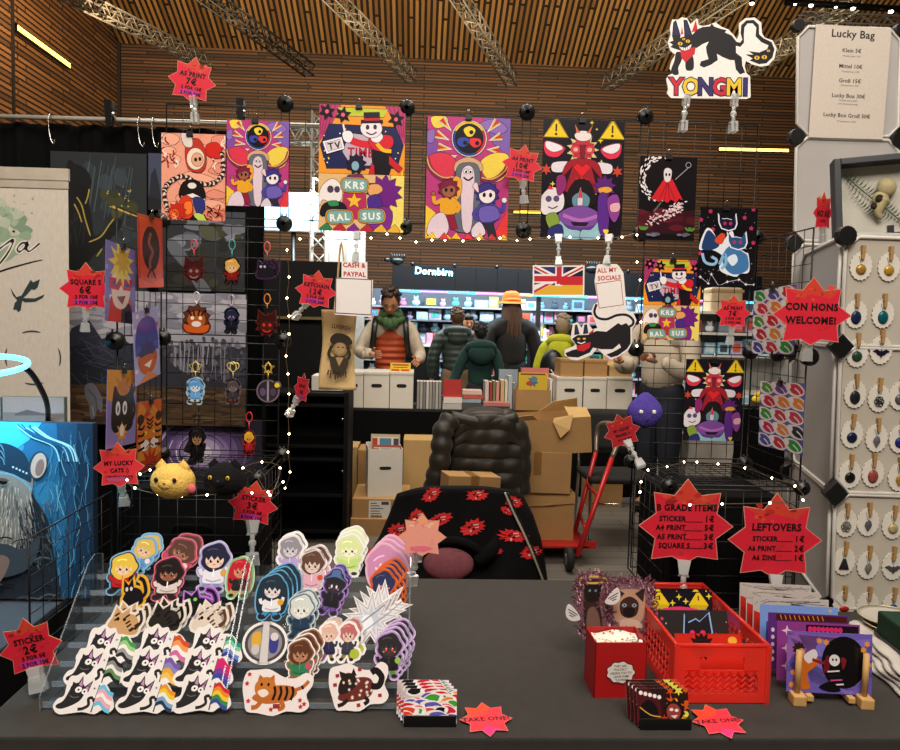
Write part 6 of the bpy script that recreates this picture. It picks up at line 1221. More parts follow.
# ================================================================ right neighbour: white panel wall
PAN = mat('grey_white_panel', '#aaa6a2', .45, var=.03); PFR = mat('white_panel_frame', '#c4c0b8', .45, var=.03); PPX = mat('milky_panel', '#b4ad9f', .35, var=.04)
YW2, YJW = 2.58, 2.03
ww = thing('panel_wall', 'white panel cube wall with black corner connectors at the right', 'display wall', (pt(840, 600, YJW).x, YJW, .75)); WL = V(ww.location)
def pan(A_, B_, C_, D_, m=PAN, fr=.016, nm='panel', sk=0.012):
    """framed sheet: A bottom left, B bottom right, C top right, D top left, seen from the front"""
    A_, B_, C_, D_ = [V((q[0], q[1], max(q[2], .75)))-WL for q in (A_, B_, C_, D_)]; k = MB(); n = (B_-A_).cross(D_-A_).normalized()*.002
    ce = (A_+B_+C_+D_)/4; q = [ce+(x-ce)*.985 for x in (A_, B_, C_, D_)]
    # chamfered corners
    o = []
    for i in range(4): o += [q[i]+(q[i-1]-q[i])*.10, q[i]+(q[(i+1) % 4]-q[i])*.10]
    k.add([x+n for x in o]+[x-n for x in o], [tuple(range(8)), tuple(range(15, 7, -1))]+[(i, i+8, (i+1) % 8+8, (i+1) % 8) for i in range(8)]); p = k.build(nm, m, ww)
    k = MB(); k.tube([x+n*1.5 for x in o], .0058, 6, True); k.build('rim', PFR, p)
    k = MB(); q2 = [ce+(x-ce)*.80 for x in (A_, B_, C_, D_)]
    return p
def conn(u, v, Y, r=.024, rot=0):
    q = pt(u, v, Y)-WL; k = MB(); k.M = Matrix.Translation(q) @ Matrix.Rotation(rot, 4, 'Y'); k.prism([(r*math.cos(i*PI/8), r*math.sin(i*PI/8)) for i in range(16)] if rot == 0 else [(-r, -r), (r, -r), (r, r), (-r, r)], -.014, .01); k.build('connector', BPL, ww, bevel=.002)
bw = [(797, 25), (795.5, 136), (793, 242), (790, 350), (788, 470), (786, 590)]
for i in range(5):
    (u0, v0), (u1, v1) = bw[i], bw[i+1]; pan(pt(u1, v1-1, YW2), pt(u1+103, v1+2, YW2), pt(u0+103, v0+4, YW2), pt(u0, v0+1, YW2), PAN)
    pan(pt(u1+104, v1+2, YW2), pt(u1+206, v1+5, YW2), pt(u0+206, v0+8, YW2), pt(u0+104, v0+4, YW2), PAN)
for u, v in bw[1:5]: conn(u, v+1, YW2, .026)
conn(897, 140, YW2, .026); conn(797, 26, YW2, .02); conn(899, 30, YW2, .02)
fr = [(845, 236), (839.5, 346), (834, 493), (829, 628)]
for i in range(3):
    (u0, v0), (u1, v1) = fr[i], fr[i+1]; Ld = pt(u1, v1, YJW); Lu = pt(u0, v0, YJW)
    bx = pt(792, 400, YW2).x+.006; pan((bx, YW2-.015, Ld.z), (Ld.x, YJW+.01, Ld.z), (Lu.x, YJW+.01, Lu.z), (bx, YW2-.015, Lu.z), PAN)
    pan(Ld, pt(u1+128, v1+4, YJW), pt(u0+128, v0+4, YJW), Lu, PPX)
Lu = pt(845, 236, YJW); k0 = MB()
pan((Lu.x, YJW, Lu.z+.004), (Lu.x+.37, YJW, Lu.z+.004), (Lu.x+.37, YW2-.01, Lu.z+.004), (bx, YW2-.01, Lu.z+.004), PFR)
conn(845, 236, YJW-.01, .026); conn(839.5, 346, YJW-.01, .024, PI/4); conn(834, 493, YJW-.01, .024, PI/4)
# ---- lucky bag price sheet
kk = mpp(pt(845, 82, YW2-.012))
o = thing('price_sheet', 'white paper sheet headed Lucky Bag listing prices on the panel wall', 'sign', pt(848, 82, YW2-.012), (0, -RO, 0)); a = Art(848, 82, kk, .0008); a.crop(795, 20, 6.52); a.base([(120, 40), (622, 62), (592, 770), (95, 760)], '#c6bbae')
for t, x, y, sz, b in (('Lucky Bag', 368, 100, 74, .022), ('Klein 5€', 364, 205, 38, .02), ('Mittel 10€', 360, 305, 38, .02), ('Groß 15€', 358, 397, 38, .02), ('Lucky Box 30€', 352, 493, 38, .02), ('Lucky Box Groß 50€', 345, 618, 38, .02)): a.T(t, x, y, sz*.93, '#2a2624', 2.5, b)
for t, x, y in (('Mindestwert 10€', 364, 240), ('Mindestwert 20€', 360, 339), ('Mindestwert 30€', 357, 427), ('Mindestwert 60€', 350, 523), ('(mit Überraschung)', 348, 545), ('Mindestwert 100€', 344, 657)): a.T(t, x, y, 17, '#5a5450', 2.5, .0)
a.build('paper', INK, o)
# ---- shadow box with bird skull and fern
q = pt(840, 232, YJW+.16); zt = Lu.z+.006
o = thing('shadow_box', 'dark grey shadow box frame with a bird skull and fern standing on the panel wall', 'picture frame', (pt(886, 230, YJW+.06).x+.03, YJW+.06, zt), (-.06, -.07, -.30))
k = MB(); W, H, D = .30, .235, .06; FB = mat('dark_grey_frame', '#20242a', .45, var=.04)
for (x, z, sx, sz) in ((-W/2+.009, H/2, .018, H), (W/2-.009, H/2, .018, H), (0, .009, W-.036, .018), (0, H-.009, W-.036, .018)): k.box(x, D/2, z, sx, D, sz)
k.build('frame', FB, o, bevel=.002)
k = MB(); k.box(0, D-.004, H/2, W-.03, .006, H-.03); k.build('backing', mat('frame_backing', '#cfc8ba', .8), o)
k = MB(); k.box(0, .008, H/2, W-.036, .002, H-.036); k.build('glass', GLASSP, o)
k = MB(); k.box(-.015, -.006, .01, .016, .01, .05); k.build('stand_clip', BPL, o)
FERN = mat('pressed_fern', '#3c4a2c', .8, var=.2, vs=60)
f = MB(); st = openc([(-.115, D-.014, H*.84), (-.06, D-.018, H*.58), (-.01, D-.018, H*.38), (.04, D-.014, H*.16)], 8); f.tube(st, .0012, 5)
for i in range(2, len(st)-1):
    x, y, z = st[i]; t = i/len(st); L = .026*math.sin(PI*min(1, t*1.05+.05))
    for sd in (-1, 1): f.add([(x, y, z), (x+sd*L*.6+L*.2, y-.002, z+sd*L*.9-L*.2), (x+sd*L*1.0+L*.1, y-.003, z+sd*L*1.25-L*.1), (x+sd*L*.4+.004, y-.002, z+sd*L*.5-.005)], [(0, 1, 2, 3)])
f.build('fern_leaf', FERN, o, thick=.0008)
BONE = mat('bird_skull_bone', '#b8a67a', .6, var=.15, vs=60)
f = MB(); f.M = Matrix.Translation((-.038, 0, 0)); f.ball((.028, D-.024, H*.64), .026, .016, .026, 14, 10); f.ball((.012, D-.024, H*.50), .022, .014, .024, 12, 8); f.tube(openc([(.018, D-.026, H*.5), (.004, D-.026, H*.36), (.012, D-.026, H*.26)]), [.018, .017, .016, .015, .014, .013, .011, .009, .007, .005, .003], 8)
f.mi = 1; f.ball((.006, D-.037, H*.50), .011, .006, .012); f.ball((-.008, D-.034, H*.42), .009, .006, .010); f.build('bird_skull', [BONE, mat('skull_hollow', '#2a1c12', .9, var=0)], o)
# ---- jewellery cards with pegs
PEG = mat('wooden_peg', '#a07c48', .7, var=.12, vs=80); JC = mat('jewellery_card', '#d2ccc0', .6, var=.02)
rowname = ['top', 'second', 'third', 'fourth', 'fifth', 'sixth', 'seventh', 'eighth', 'bottom']; colname = ['left', 'middle', 'right']
J_ = [((861, 266), 'gold round', '#a8823a', 'round'), ((889, 267), 'gold cluster', '#b8923a', 'round'), ((856, 314), 'dark blue oval', '#1c2c4a', 'oval'), ((883, 314), 'teal oval', '#0c5a62', 'oval'), ((857, 353), 'small green round', '#2c4a3c', 'round'), ((881, 350), 'dark winged', '#1c1a2e', 'wing'),
      ((855, 394), 'black and white swirl', '#22262a', 'oval'), ((879, 398), 'black floral', '#1a1a1e', 'cluster'), ((900, 396), 'small grey', '#5a5a5e', 'round'), ((852, 434), 'navy round', '#16203c', 'round'), ((876.5, 438), 'silver drop', '#6a6a6e', 'drop'), ((900, 439), 'deep blue', '#1c2c7a', 'round'),
      ((850, 474), 'half black round', '#141416', 'round'), ((873, 473), 'rose red oval', '#9a4a42', 'oval'), ((899, 477), 'gold small', '#a8823a', 'drop'), ((846, 523), 'grey tangled', '#6a6660', 'cluster'), ((868, 522), 'grey pointed', '#5a5a5c', 'drop'), ((893, 525), 'pale gold disc', '#b8a878', 'round'),
      ((844, 561), 'black triangle', '#141214', 'tri'), ((868, 565), 'silver leaf', '#7a766e', 'drop'), ((893, 566), 'tiny bird', '#4a4a4e', 'wing'), ((844, 605), 'small red', '#a82a1e', 'red'), ((868, 606), 'black curl', '#26262a', 'cluster'), ((893, 607), 'blue owl shaped', '#14567e', 'oval')]
rw = [0, 0, 1, 1, 2, 2, 3, 3, 3, 4, 4, 4, 5, 5, 5, 6, 6, 6, 7, 7, 7, 8, 8, 8]; cn = [0, 2, 0, 2, 0, 2]+[0, 1, 2]*6
for i, ((u, v), nm, c, kind) in enumerate(J_):
    q = pt(u, v, YJW-.006); s = mpp(q); o = thing('jewellery_card', 'white scalloped card with %s pendant, %s row, %s card' % (nm, rowname[rw[i]], colname[cn[i]] if rw[i] > 2 else ('left' if cn[i] == 0 else 'right')), 'pendant', q, (0, .02, 0), 'pendant cards on the panel wall')
    k = MB(); R = 11.2*s; k.prism([(R*(1+.045*math.cos(18*t))*math.cos(t), 1.26*R*(1+.04*math.cos(18*t))*math.sin(t)) for t in [2*PI*j/90 for j in range(90)]], -.0008, .0008); k.build('card', JC, o)
    k = MB(); k.M = Matrix.Translation((ru(-.5, .5)*s, -.004, 14*s)) @ Matrix.Rotation(ru(-.08, .08), 4, 'Y'); 
    for y in (-.0042, .0022): k.prism([(-.0048, .017), (-.0036, -.020), (.0036, -.020), (.0048, .017)], y, y+.0036)
    k.cyl((-.006, -.001, 0), (.006, -.001, 0), .0018, n=6); k.build('wooden_peg', PEG, o)
    k = MB(); k.tube(openc([(-.008, -.0018, 10*s), (-.004, -.002, 5*s), (0, -.002, 2*s), (.004, -.002, 5*s), (.008, -.0018, 10*s)]), .0006, 4); ch = k.build('chain', CHR, o)
    pm = mat('pendant_'+c.strip('#'), c, .2, .25, var=.25, vs=90); k = MB(); z = -3.5*s; r = 4.6*s
    if kind in ('round', 'oval'): k.ball((0, -.003, z), r, .004, r*(1.3 if kind == 'oval' else 1), 16, 8); k.tube([(r*1.08*math.cos(t), -.002, z+r*(1.38 if kind == 'oval' else 1.08)*math.sin(t)) for t in [2*PI*j/24 for j in range(24)]], .0011, 5, True)
    elif kind == 'drop': k.ball((0, -.003, z), r*.8, .003, r*1.3, 12, 8, fn=lambda x, y, zz: (x*(1-.7*max(0, -zz)), y, zz))
    elif kind == 'wing':
        for sd in (-1, 1): k.prism([(0, z+r*.4), (sd*r*1.0, z+r*.9), (sd*r*1.9, z+r*.5), (sd*r*1.1, z+r*.1), (sd*r*.8, z-r*.3), (0, z-r*.5)], -.003, -.0012)
        k.ball((0, -.003, z), r*.3, .003, r*.9)
    elif kind == 'tri': k.prism([(-r*1.1, z-r), (r*1.1, z-r), (r*.3, z+r*1.3), (-r*.3, z+r*1.3)], -.004, -.001)
    elif kind == 'red': k.ball((0, -.003, z), r*1.1, .004, r*.6)
    else:
        for j in range(6): a2 = j*1.05; k.tube([(r*.6*math.cos(a2)+r*.5*math.cos(t), -.002-.0003*j, z+r*.6*math.sin(a2)+r*.5*math.sin(t)) for t in [2*PI*g/12 for g in range(12)]], .0012, 5, True)
    k.build('pendant', pm, o)
# ---- neighbour's table, linen, plates and green box
o = thing('display_table', 'neighbouring table at the right carrying folded white linen', 'table', (1.75, 1.78, 0)); k = MB(); k.box(0, 0, .7325, 1.36, 1.55, .025); k.build('tabletop', TCL, o, bevel=.004); k = MB(); k.box(0, -.78, .36, 1.36, .006, .71); k.box(-.683, 0, .36, .006, 1.55, .71); k.build('cloth_drop', TCL, o)
for x, y in ((-.6, -.7), (.6, -.7), (-.6, .7), (.6, .7)): k = MB(); k.cyl((x, y, 0), (x, y, .717), .018); k.build('leg', CHR, o)
LIN = mat('white_linen', '#bdb8ae', .9, var=.05, vs=10, bump=.5, bs=60); random.seed(13)
la, lb = tz(838, 640, TZ), tz(902, 706, TZ)
for i, nm in enumerate(('lowest fold', 'second fold from below', 'third fold from below', 'topmost fold under the plates')):
    hh = .0125; x0, y0 = lb.x+.006*i, lb.y+.012*i; x1, y1 = la.x+.004*i, la.y-.004*i; L = math.hypot(x1-x0, y1-y0)+.06
    o = thing('folded_cloth', 'folded white linen stacked on the right table, '+nm, 'cloth', (x0, y0-.05, TZ+.001+hh*i), (0, 0, math.atan2(x0-x1, y1-y0)), 'stack of folded linen')
    def cl(s, t, i=i, hh=hh):
        q = t*3; wv = .004*math.sin(s*21+i*2)+.005*math.sin(s*9+i)
        if q < 1: x, z = .42*(1-q)+.01*q, 0
        elif q < 2: an = -PI/2-PI*(q-1); x, z = .012+.011*math.cos(an), hh/2+hh/2*math.sin(an)
        else: x, z = .01*(3-q)+.42*(q-2), hh+.0025*math.sin(s*15+q*9)
        return (x+wv*(1-x/.42), s*L, max(.0004, min(z, hh+.002)))
    k = MB(); k.grid(cl, 26, 30); k.add([cl(0, j/30) for j in range(31)], [tuple(range(31))]); k.add([cl(1, j/30) for j in range(31)], [tuple(range(30, -1, -1))]); k.build('cloth', LIN, o)
q = tz(886, 626, .80); 
for i in range(2):
    o = thing('glass_plate', 'clear rimmed oval plate on the white linen, %s of two' % ['lower', 'upper'][i], 'plate', (q.x+.025, q.y+.0+.02*i, .798+.009*i), (0, 0, 0), 'plates on the linen'); k = MB(); k.lathe([(.037, 0), (.063, .004), (.074, .009), (.076, .010), (.063, .006), (.037, .002)], 32); k.build('dish', mat('pale_glazed_plate', '#b8b2a6', .2, var=.05), o)
    k = MB(); k.tube([(.0753*math.cos(t), .0753*math.sin(t), .0098) for t in [2*PI*j/40 for j in range(40)]], .0016, 5, True); k.build('gold_rim', mat('plate_rim', '#c8bb90', .3, .4), o)
q = tz(886, 640, .842); o = thing('velvet_box', 'dark green velvet box at the right picture border on the linen', 'box', (tz(889, 652, .85).x+.19, tz(889, 652, .85).y+.13, .798), (0, 0, -.08)); k = MB(); k.box(0, 0, .03, .18, .16, .06); k.build('lid', mat('green_velvet', '#06301a', .9), o, bevel=.006); k = MB(); k.box(0, 0, .004, .186, .166, .008); k.build('base', BPL, o)
# ================================================================ hoodie on the chair behind the table
HOOD = mat('black_hoodie_cloth', '#0c0a0c', .95, var=.1, bump=.3, bs=200, spec=.15); HRED = mat('red_monster_print', '#c8161a', .8, var=.1); HWH = mat('white_print', '#c8beb4', .8)
YHd = 2.93; hc = pt(465, 520, YHd); o = thing('hoodie_chair', 'chair with a dusky pink seat back behind the table, mostly covered by the hoodie', 'chair', (hc.x, YHd+.1, 0))
PINK = mat('dusky_pink_seat', '#7a4048', .9, var=.15, vs=60, bump=.4, bs=300)
k = MB(); k.box(0, -.22, .45, .50, .48, .07); k.build('seat', PINK, o, bevel=.02); k = MB(); k.box(0, .05, .655, .44, .05, .30); k.build('backrest', BPL, o, bevel=.02)
k = MB(); k.cyl((0, -.2, .10), (0, -.2, .42), .028); k.build('column', CHR, o)
for i in range(5): an = i*2*PI/5+.3; k = MB(); k.cyl((0, -.2, .09), (.27*math.cos(an), -.2+.27*math.sin(an), .055), .02); k.ball((.27*math.cos(an), -.2+.27*math.sin(an), .03), .03); k.build('leg', BPL, o)
o = thing('hoodie', 'black hoodie with red monster print draped over the chair behind the table', 'hoodie', (hc.x, YHd, 0)); hx = hc.x
def lerp(a, b, t): return a+(b-a)*t
def row(v, u0, u1, s, Y): p = pt(lerp(u0, u1, s), v, Y); return p
def hood(s, t):
    # t 0 top edge .. 1 hem ; outline follows the drape in width
    u0 = [(0, 397), (.2, 390), (.45, 380), (.75, 362), (1, 352)]; u1 = [(0, 522), (.2, 532), (.45, 540), (.75, 545), (1, 548)]
    def f(T, t):
        for (a, x), (b, y) in zip(T, T[1:]):
            if t <= b: return lerp(x, y, (t-a)/(b-a))
        return T[-1][1]
    v = lerp(490+5*abs(2*s-1)**3, 588, t); dome = .10*(1-(2*s-1)**4); Y = YHd-dome-.05*t+.018*math.sin(s*16+t*5)*t+.012*math.sin(s*31)*t
    p = pt(lerp(f(u0, t), f(u1, t), s), v, Y); return p
def hl(s, t, e=0.0): p = hood(s, t); return (p.x-hx, p.y-YHd-e, p.z)
k = MB(); k.grid(hl, 40, 24); k.grid(lambda s, t: (hl(s, 0)[0], hl(s, 0)[1]*(1-t)+.10*t, hl(s, 0)[2]+.006*math.sin(PI*t)-.03*t), 40, 5); k.grid(lambda s, t: (hl(s, 0)[0], .10+.02*math.sin(8*s), hl(s, 0)[2]-.03-.45*t), 20, 6)
random.seed(9)
def mon(s, t, r, rot):
    cs_ = []; N = 26
    for i in range(N):
        a = 2*PI*i/N; q = r*(1.18 if i % 2 else .86)*(1+.22*math.sin(2*a+rot)+ru(-.12, .12)); cs_.append((s+q*1.15*math.cos(a+rot)/1.5, t+q*.75*math.sin(a+rot)))
    c = hl(s, t, .004); k.mi = 1; k.add([c]+[hl(*q, .004) for q in cs_], [(0, 1+i, 1+(i+1) % N) for i in range(N)])
    k.mi = 2
    for (dx, dy, w, h) in ((.25, -.35, .5, .12), (.35, .0, .3, .10), (-.2, .5, .12, .3)):
        q = [(s+r*(dx-w/2)/1.3, t+r*(dy-h/2)*.8), (s+r*(dx+w/2)/1.3, t+r*(dy-h/2-.12)*.8), (s+r*(dx+w/2)/1.3, t+r*(dy+h/2-.1)*.8), (s+r*(dx-w/2)/1.3, t+r*(dy+h/2)*.8)]
        k.add([hl(*x, .007) for x in q], [(0, 1, 2, 3)])
    k.mi = 3
    for dx, dy in ((-.3, -.1), (.05, .12), (-.05, -.3)): q = [(s+r*(dx+.13*math.cos(a))/1.3, t+r*(dy+.1*math.sin(a))) for a in [i*PI/3 for i in range(6)]]; k.add([hl(*x, .0065) for x in q], [tuple(range(6))])
for s, t, r in ((.28, .04, .085), (.63, .05, .085), (.90, .10, .075), (.10, .40, .085), (.20, .26, .075), (.36, .30, .09), (.58, .38, .095), (.83, .46, .095), (.82, .20, .05), (.05, .60, .07), (.93, .62, .08), (.72, .60, .06), (.24, .72, .05)): mon(s, t, r, rnd()*6)
k.build('body', [HOOD, HRED, HWH, HOOD], o, thick=.006)
k = MB(); pts = [hl(.62+.05*math.sin(i), .5, .03+.006*i) for i in range(2)]
seam = openc([V(hl(.86, .0, .012)), V(hl(.865, .18, .016)), V(hl(.90, .42, .02)), V(hl(.945, .68, .018)), V(hl(.985, .98, .014))], 8); k.tube(seam, .009, 6, flat=.5); k.build('zip_strip', mat('pale_zip_tape', '#9a9484', .6), o)
k = MB(); k.tube([V(q)+V((.011, -.002, 0)) for q in seam], .0035, 6); k.build('zip_teeth', BPL, o)
k = MB(); fold = openc([V(hl(.62, .70, .03)), V(hl(.70, .55, .055)), V(hl(.72, .44, .05))], 6); k.tube(fold, [.02+.008*math.sin(i*.4) for i in range(len(fold))], 10); k.build('sleeve_fold', HOOD, o)
k = MB(); c = V(hl(.47, .74, .018)); R_ = .085
k.ball(c, .095, .03, .062, 18, 10); k.build('pink_lining', PINK, o)
k = MB(); hem = openc([V(hl(.28, .60, .02)), V(hl(.38, .50, .035)), V(hl(.50, .49, .04)), V(hl(.62, .58, .035)), V(hl(.66, .70, .02))], 6); k.tube(hem, .016, 8); k.build('cuff_band', HOOD, o)
# ================================================================ acrylic sticker stands
F0 = tz(38, 713, TZ); F1 = tz(222, 713, TZ); F2 = tz(408, 712.5, TZ); YS0 = (F0.y+F1.y+F2.y)/3; YS1 = YS0+.30
zS = pt(105, 553, YS1).z; NT_ = 8; ZS0 = TZ+.012
slopeP = V((0, YS0, ZS0+.012)); slopeD = V((0, YS1-YS0, zS-.012-ZS0)); slopeN = V((0, -slopeD.z, slopeD.y)).normalized()
def stand(label, xa, xb):
    o = thing('sticker_stand', label, 'display stand', ((xa+xb)/2, YS0, TZ), group='clear stepped stands'); L = V(o.location); w = xb-xa
    for x in (xa+.002, xb-.002):
        k = MB(); q = [(0, 0), (.30, 0), (.30, zS-TZ), (.255, zS-TZ+.012), (.22, zS-TZ), (0, .032)]
        vs = [(x-L.x+s*.0015, y, z) for s in (-1, 1) for y, z in q]; n = len(q); k.add(vs, [tuple(range(n))[::-1], tuple(range(n, 2*n))])
        k.mi = 1; k.add(vs, [(i, (i+1) % n, (i+1) % n+n, i+n) for i in range(n)]); k.build('side_panel', [ACRYL, ACEDGE], o)
    for i in range(NT_):
        y0 = .008+i*.29/NT_; z0 = .006+i*(zS-TZ-.03)/NT_; d = .29/NT_; r = (zS-TZ-.03)/NT_; k = MB()
        k.box(0, y0+d/2, z0, w-.008, d, .0022); k.box(0, y0+d, z0+r/2, w-.008, .0022, r); k.mi = 1; k.box(0, y0, z0+.005, w-.008, .0022, .011); k.build('tier', [ACRYL, ACEDGE], o)
    return o
stand('clear stepped stand holding the flag cat stickers, left of two', F0.x, F1.x-.004)
stand('clear stepped stand holding assorted stickers, right of two', F1.x+.004, F2.x)
def blob(pts, cx, cy): return smooth(pts)
class Rec:
    def __init__(s): s.q = []; s.cx = s.cy = 0; s.cs = 1
def autocut(a, draw, border, inner=None, b1=2.6, b2=1.3):
    '''die cut shape: every drawn outline grown by the border width, then the drawing itself'''
    rec = []; op = Art.P; oL = Art.L
    def offs(pts, w):
        n = len(pts); ar = sum(pts[i][0]*pts[(i+1) % n][1]-pts[(i+1) % n][0]*pts[i][1] for i in range(n)); sg = w*(1 if ar > 0 else -1); o = []
        for i in range(n):
            (ax, ay), (bx, by) = pts[i-1], pts[(i+1) % n]; dx, dy = bx-ax, by-ay; d = math.hypot(dx, dy) or 1; o.append((pts[i][0]+dy/d*sg, pts[i][1]-dx/d*sg))
        return o
    class T(Art):
        def P(s, pts, col): rec.append([(s.cx+x/s.cs, s.cy+y/s.cs) for x, y in pts]); return s
        def L(s, pts, wd, col):
            w = (wd if not isinstance(wd, (list, tuple)) else max(wd))/2/s.cs; q = [(s.cx+x/s.cs, s.cy+y/s.cs) for x, y in pts]
            l = offs(q+q[::-1], w) if len(q) > 1 else q; rec.append(l); return s
    st = random.getstate(); t = T(a.u0, a.v0, a.k, a.th); t.crop(a.cx, a.cy, a.cs); draw(t); random.setstate(st)
    c = (a.cx, a.cy, a.cs); a.crop(0, 0, 1)
    for q in rec: a.base(offs(q, b1), border)
    if inner:
        for q in rec: a._face([a.p(*z) for z in offs(q, b2)], inner)
    a.crop(*c); draw(a)
def sticker(label, u, v, outline, draw, border='#ece7e4', tilt=0, copies=0, off=(4, -3), group=None, cr=None, lift=.0, name='sticker', cat='sticker', k0=None, clabel=None, inner=None):
    P = pl(u, v, slopeP+slopeN*.012, slopeN)+slopeN*lift; k = mpp(P)
    def one(n):
        c = P+V((off[0]*k*n, .012*n, -off[1]*k*n*.9)); o = thing(name, label if n == 0 else clabel or (label+', copy behind it'), cat, c, (-.42, math.radians(tilt), 0), group)
        a = Art(u, v, k, .0009)
        if cr: a.crop(*cr)
        if outline is None: autocut(a, draw, border, inner)
        else: a.base(outline, border); draw(a)
        a.build('printed_cutout', GLOSS, o); return o
    r = one(0)
    for n in range(1, copies+1):
        random.seed(n); c = P+V((off[0]*k*n, .011*n, -off[1]*k*n*.9)); q = r.copy(); COL.objects.link(q); q.location = c; q['label'] = ['nearest copy behind ', 'second copy behind ', 'third copy behind '][n-1]+label.split(',')[0].replace(' bordered sticker of a ', ' sticker ').replace(' in the row behind the flag cats', ' above the flag cats')
        if not group: q['group'] = r['group'] = 'stickers: '+label[:40]
        for ch in r.children: d = ch.copy(); COL.objects.link(d); d.parent = q
    return r
# ---- nine flag cats
def flagcat(stripes):
    def f(a):
        K = '#2b2a2c'
        a.B([(-54, 23), (-40, 14), (-30, -8), (-26, -20), (-12, -28), (2, -24), (8, -12), (6, 2), (-2, 14), (-18, 24), (-40, 32), (-54, 30)], K)
        a.P([(-14, -22), (-2, -44), (2, -16)], K); a.P([(-30, -12), (-32, -40), (-12, -24)], K) if False else None
        a.P([(4, -18), (24, -34), (16, -6)], K); a.P([(-9, -23), (-3, -37), (0, -19)], '#c98ac0'); a.P([(8, -16), (20, -28), (14, -9)], '#c98ac0')
        a.P([(-26, -12), (-24, -30), (-12, -24)], K)
        a.E(-8, -12, 8.5, 7, '#f0ecea', rot=-20, n=12); a.E(7, -8, 7, 6.5, '#f0ecea', rot=-20, n=12); a.E(-8, -12, 2.6, 2.6, K, n=7); a.E(7, -8, 2.6, 2.6, K, n=7); a.L(openc([(-26, 2), (-16, 6), (-4, 4)]), 2, '#6a6668')
        a.L(openc([(-2, 32), (10, 30), (22, 22), (20, 8), (30, 6), (34, 14)]), 7, K); a.L(openc([(20, 2), (28, 0), (34, 6)]), 3, '#e9e4e0')
        a.L([(41, -24), (31, 38)], 3, '#4a3a2a')
        n = len(stripes); 
        for i, c in enumerate(stripes):
            t0, t1 = i/n, (i+1)/n
            up = lambda t: openc([(40-7*t, -20+46*t), (53-6*t, -25+46*t), (65-4*t, -12+47*t), (78-4*t, -7+47*t)])
            a.P(up(t0)+up(t1)[::-1], c)
        for (x, y) in ((16, -24), (30, -20)): a.S(x, y+4, 4, 1.3, 4, '#5a5258')
    return f
FO = smooth([(-62, 28), (-54, 10), (-40, 2), (-38, -26), (-32, -42), (-18, -44), (-4, -52), (8, -42), (22, -44), (30, -30), (42, -30), (58, -24), (72, -4), (84, 24), (72, 38), (56, 32), (40, 42), (10, 38), (-20, 42), (-46, 44)], 3)
FL = [(81, 695, ['#6cc0e0', '#e8a8b8', '#f0ece8', '#e8a8b8', '#6cc0e0'], 'pale blue, pink and white', 'front row, left'), (143, 694.5, ['#e8922c', '#e8c83a', '#efe9e2', '#7aa4c8', '#2c3a5c'], 'orange, white and navy', 'front row, middle'), (197.5, 693.5, ['#c82a3a', '#e8862c', '#e8c83a', '#3a8a4a', '#3a4a9a'], 'rainbow', 'front row, right'),
      (91, 667, ['#26262a', '#8a8a8a', '#e8e4e0', '#5f8a5a', '#26262a'], 'black, grey and green', 'middle row, left'), (148, 668, ['#7a5aa6', '#8a86c0', '#e0a83a', '#e8c05a'], 'purple and amber', 'middle row, middle'), (200, 668, ['#d2286a', '#c82a72', '#7a3a92', '#2f4aa0'], 'pink, purple and blue', 'middle row, right'),
      (103.5, 646.5, ['#3f9a4a', '#9ac88a', '#efece6', '#9a9a9a', '#2a2a2c'], 'green, white and grey', 'back row, left'), (157, 646, ['#d2502a', '#e89a5a', '#efe8e2', '#c86a9a'], 'orange, white and pink', 'back row, middle'), (209, 646, ['#2a8a6a', '#7ac8a0', '#efece8', '#6a8ac8', '#3a3a86'], 'green, white and blue', 'back row, right')]
for u, v, st, nm, wh in FL: sticker('black cat sticker waving a %s flag, %s of nine' % (nm, wh), u, v, [(x*.405, y*.425) for x, y in FO] and FO, flagcat(st), cr=(u, v, 2.45), tilt=ru(-2, 2), group='flag cat stickers')
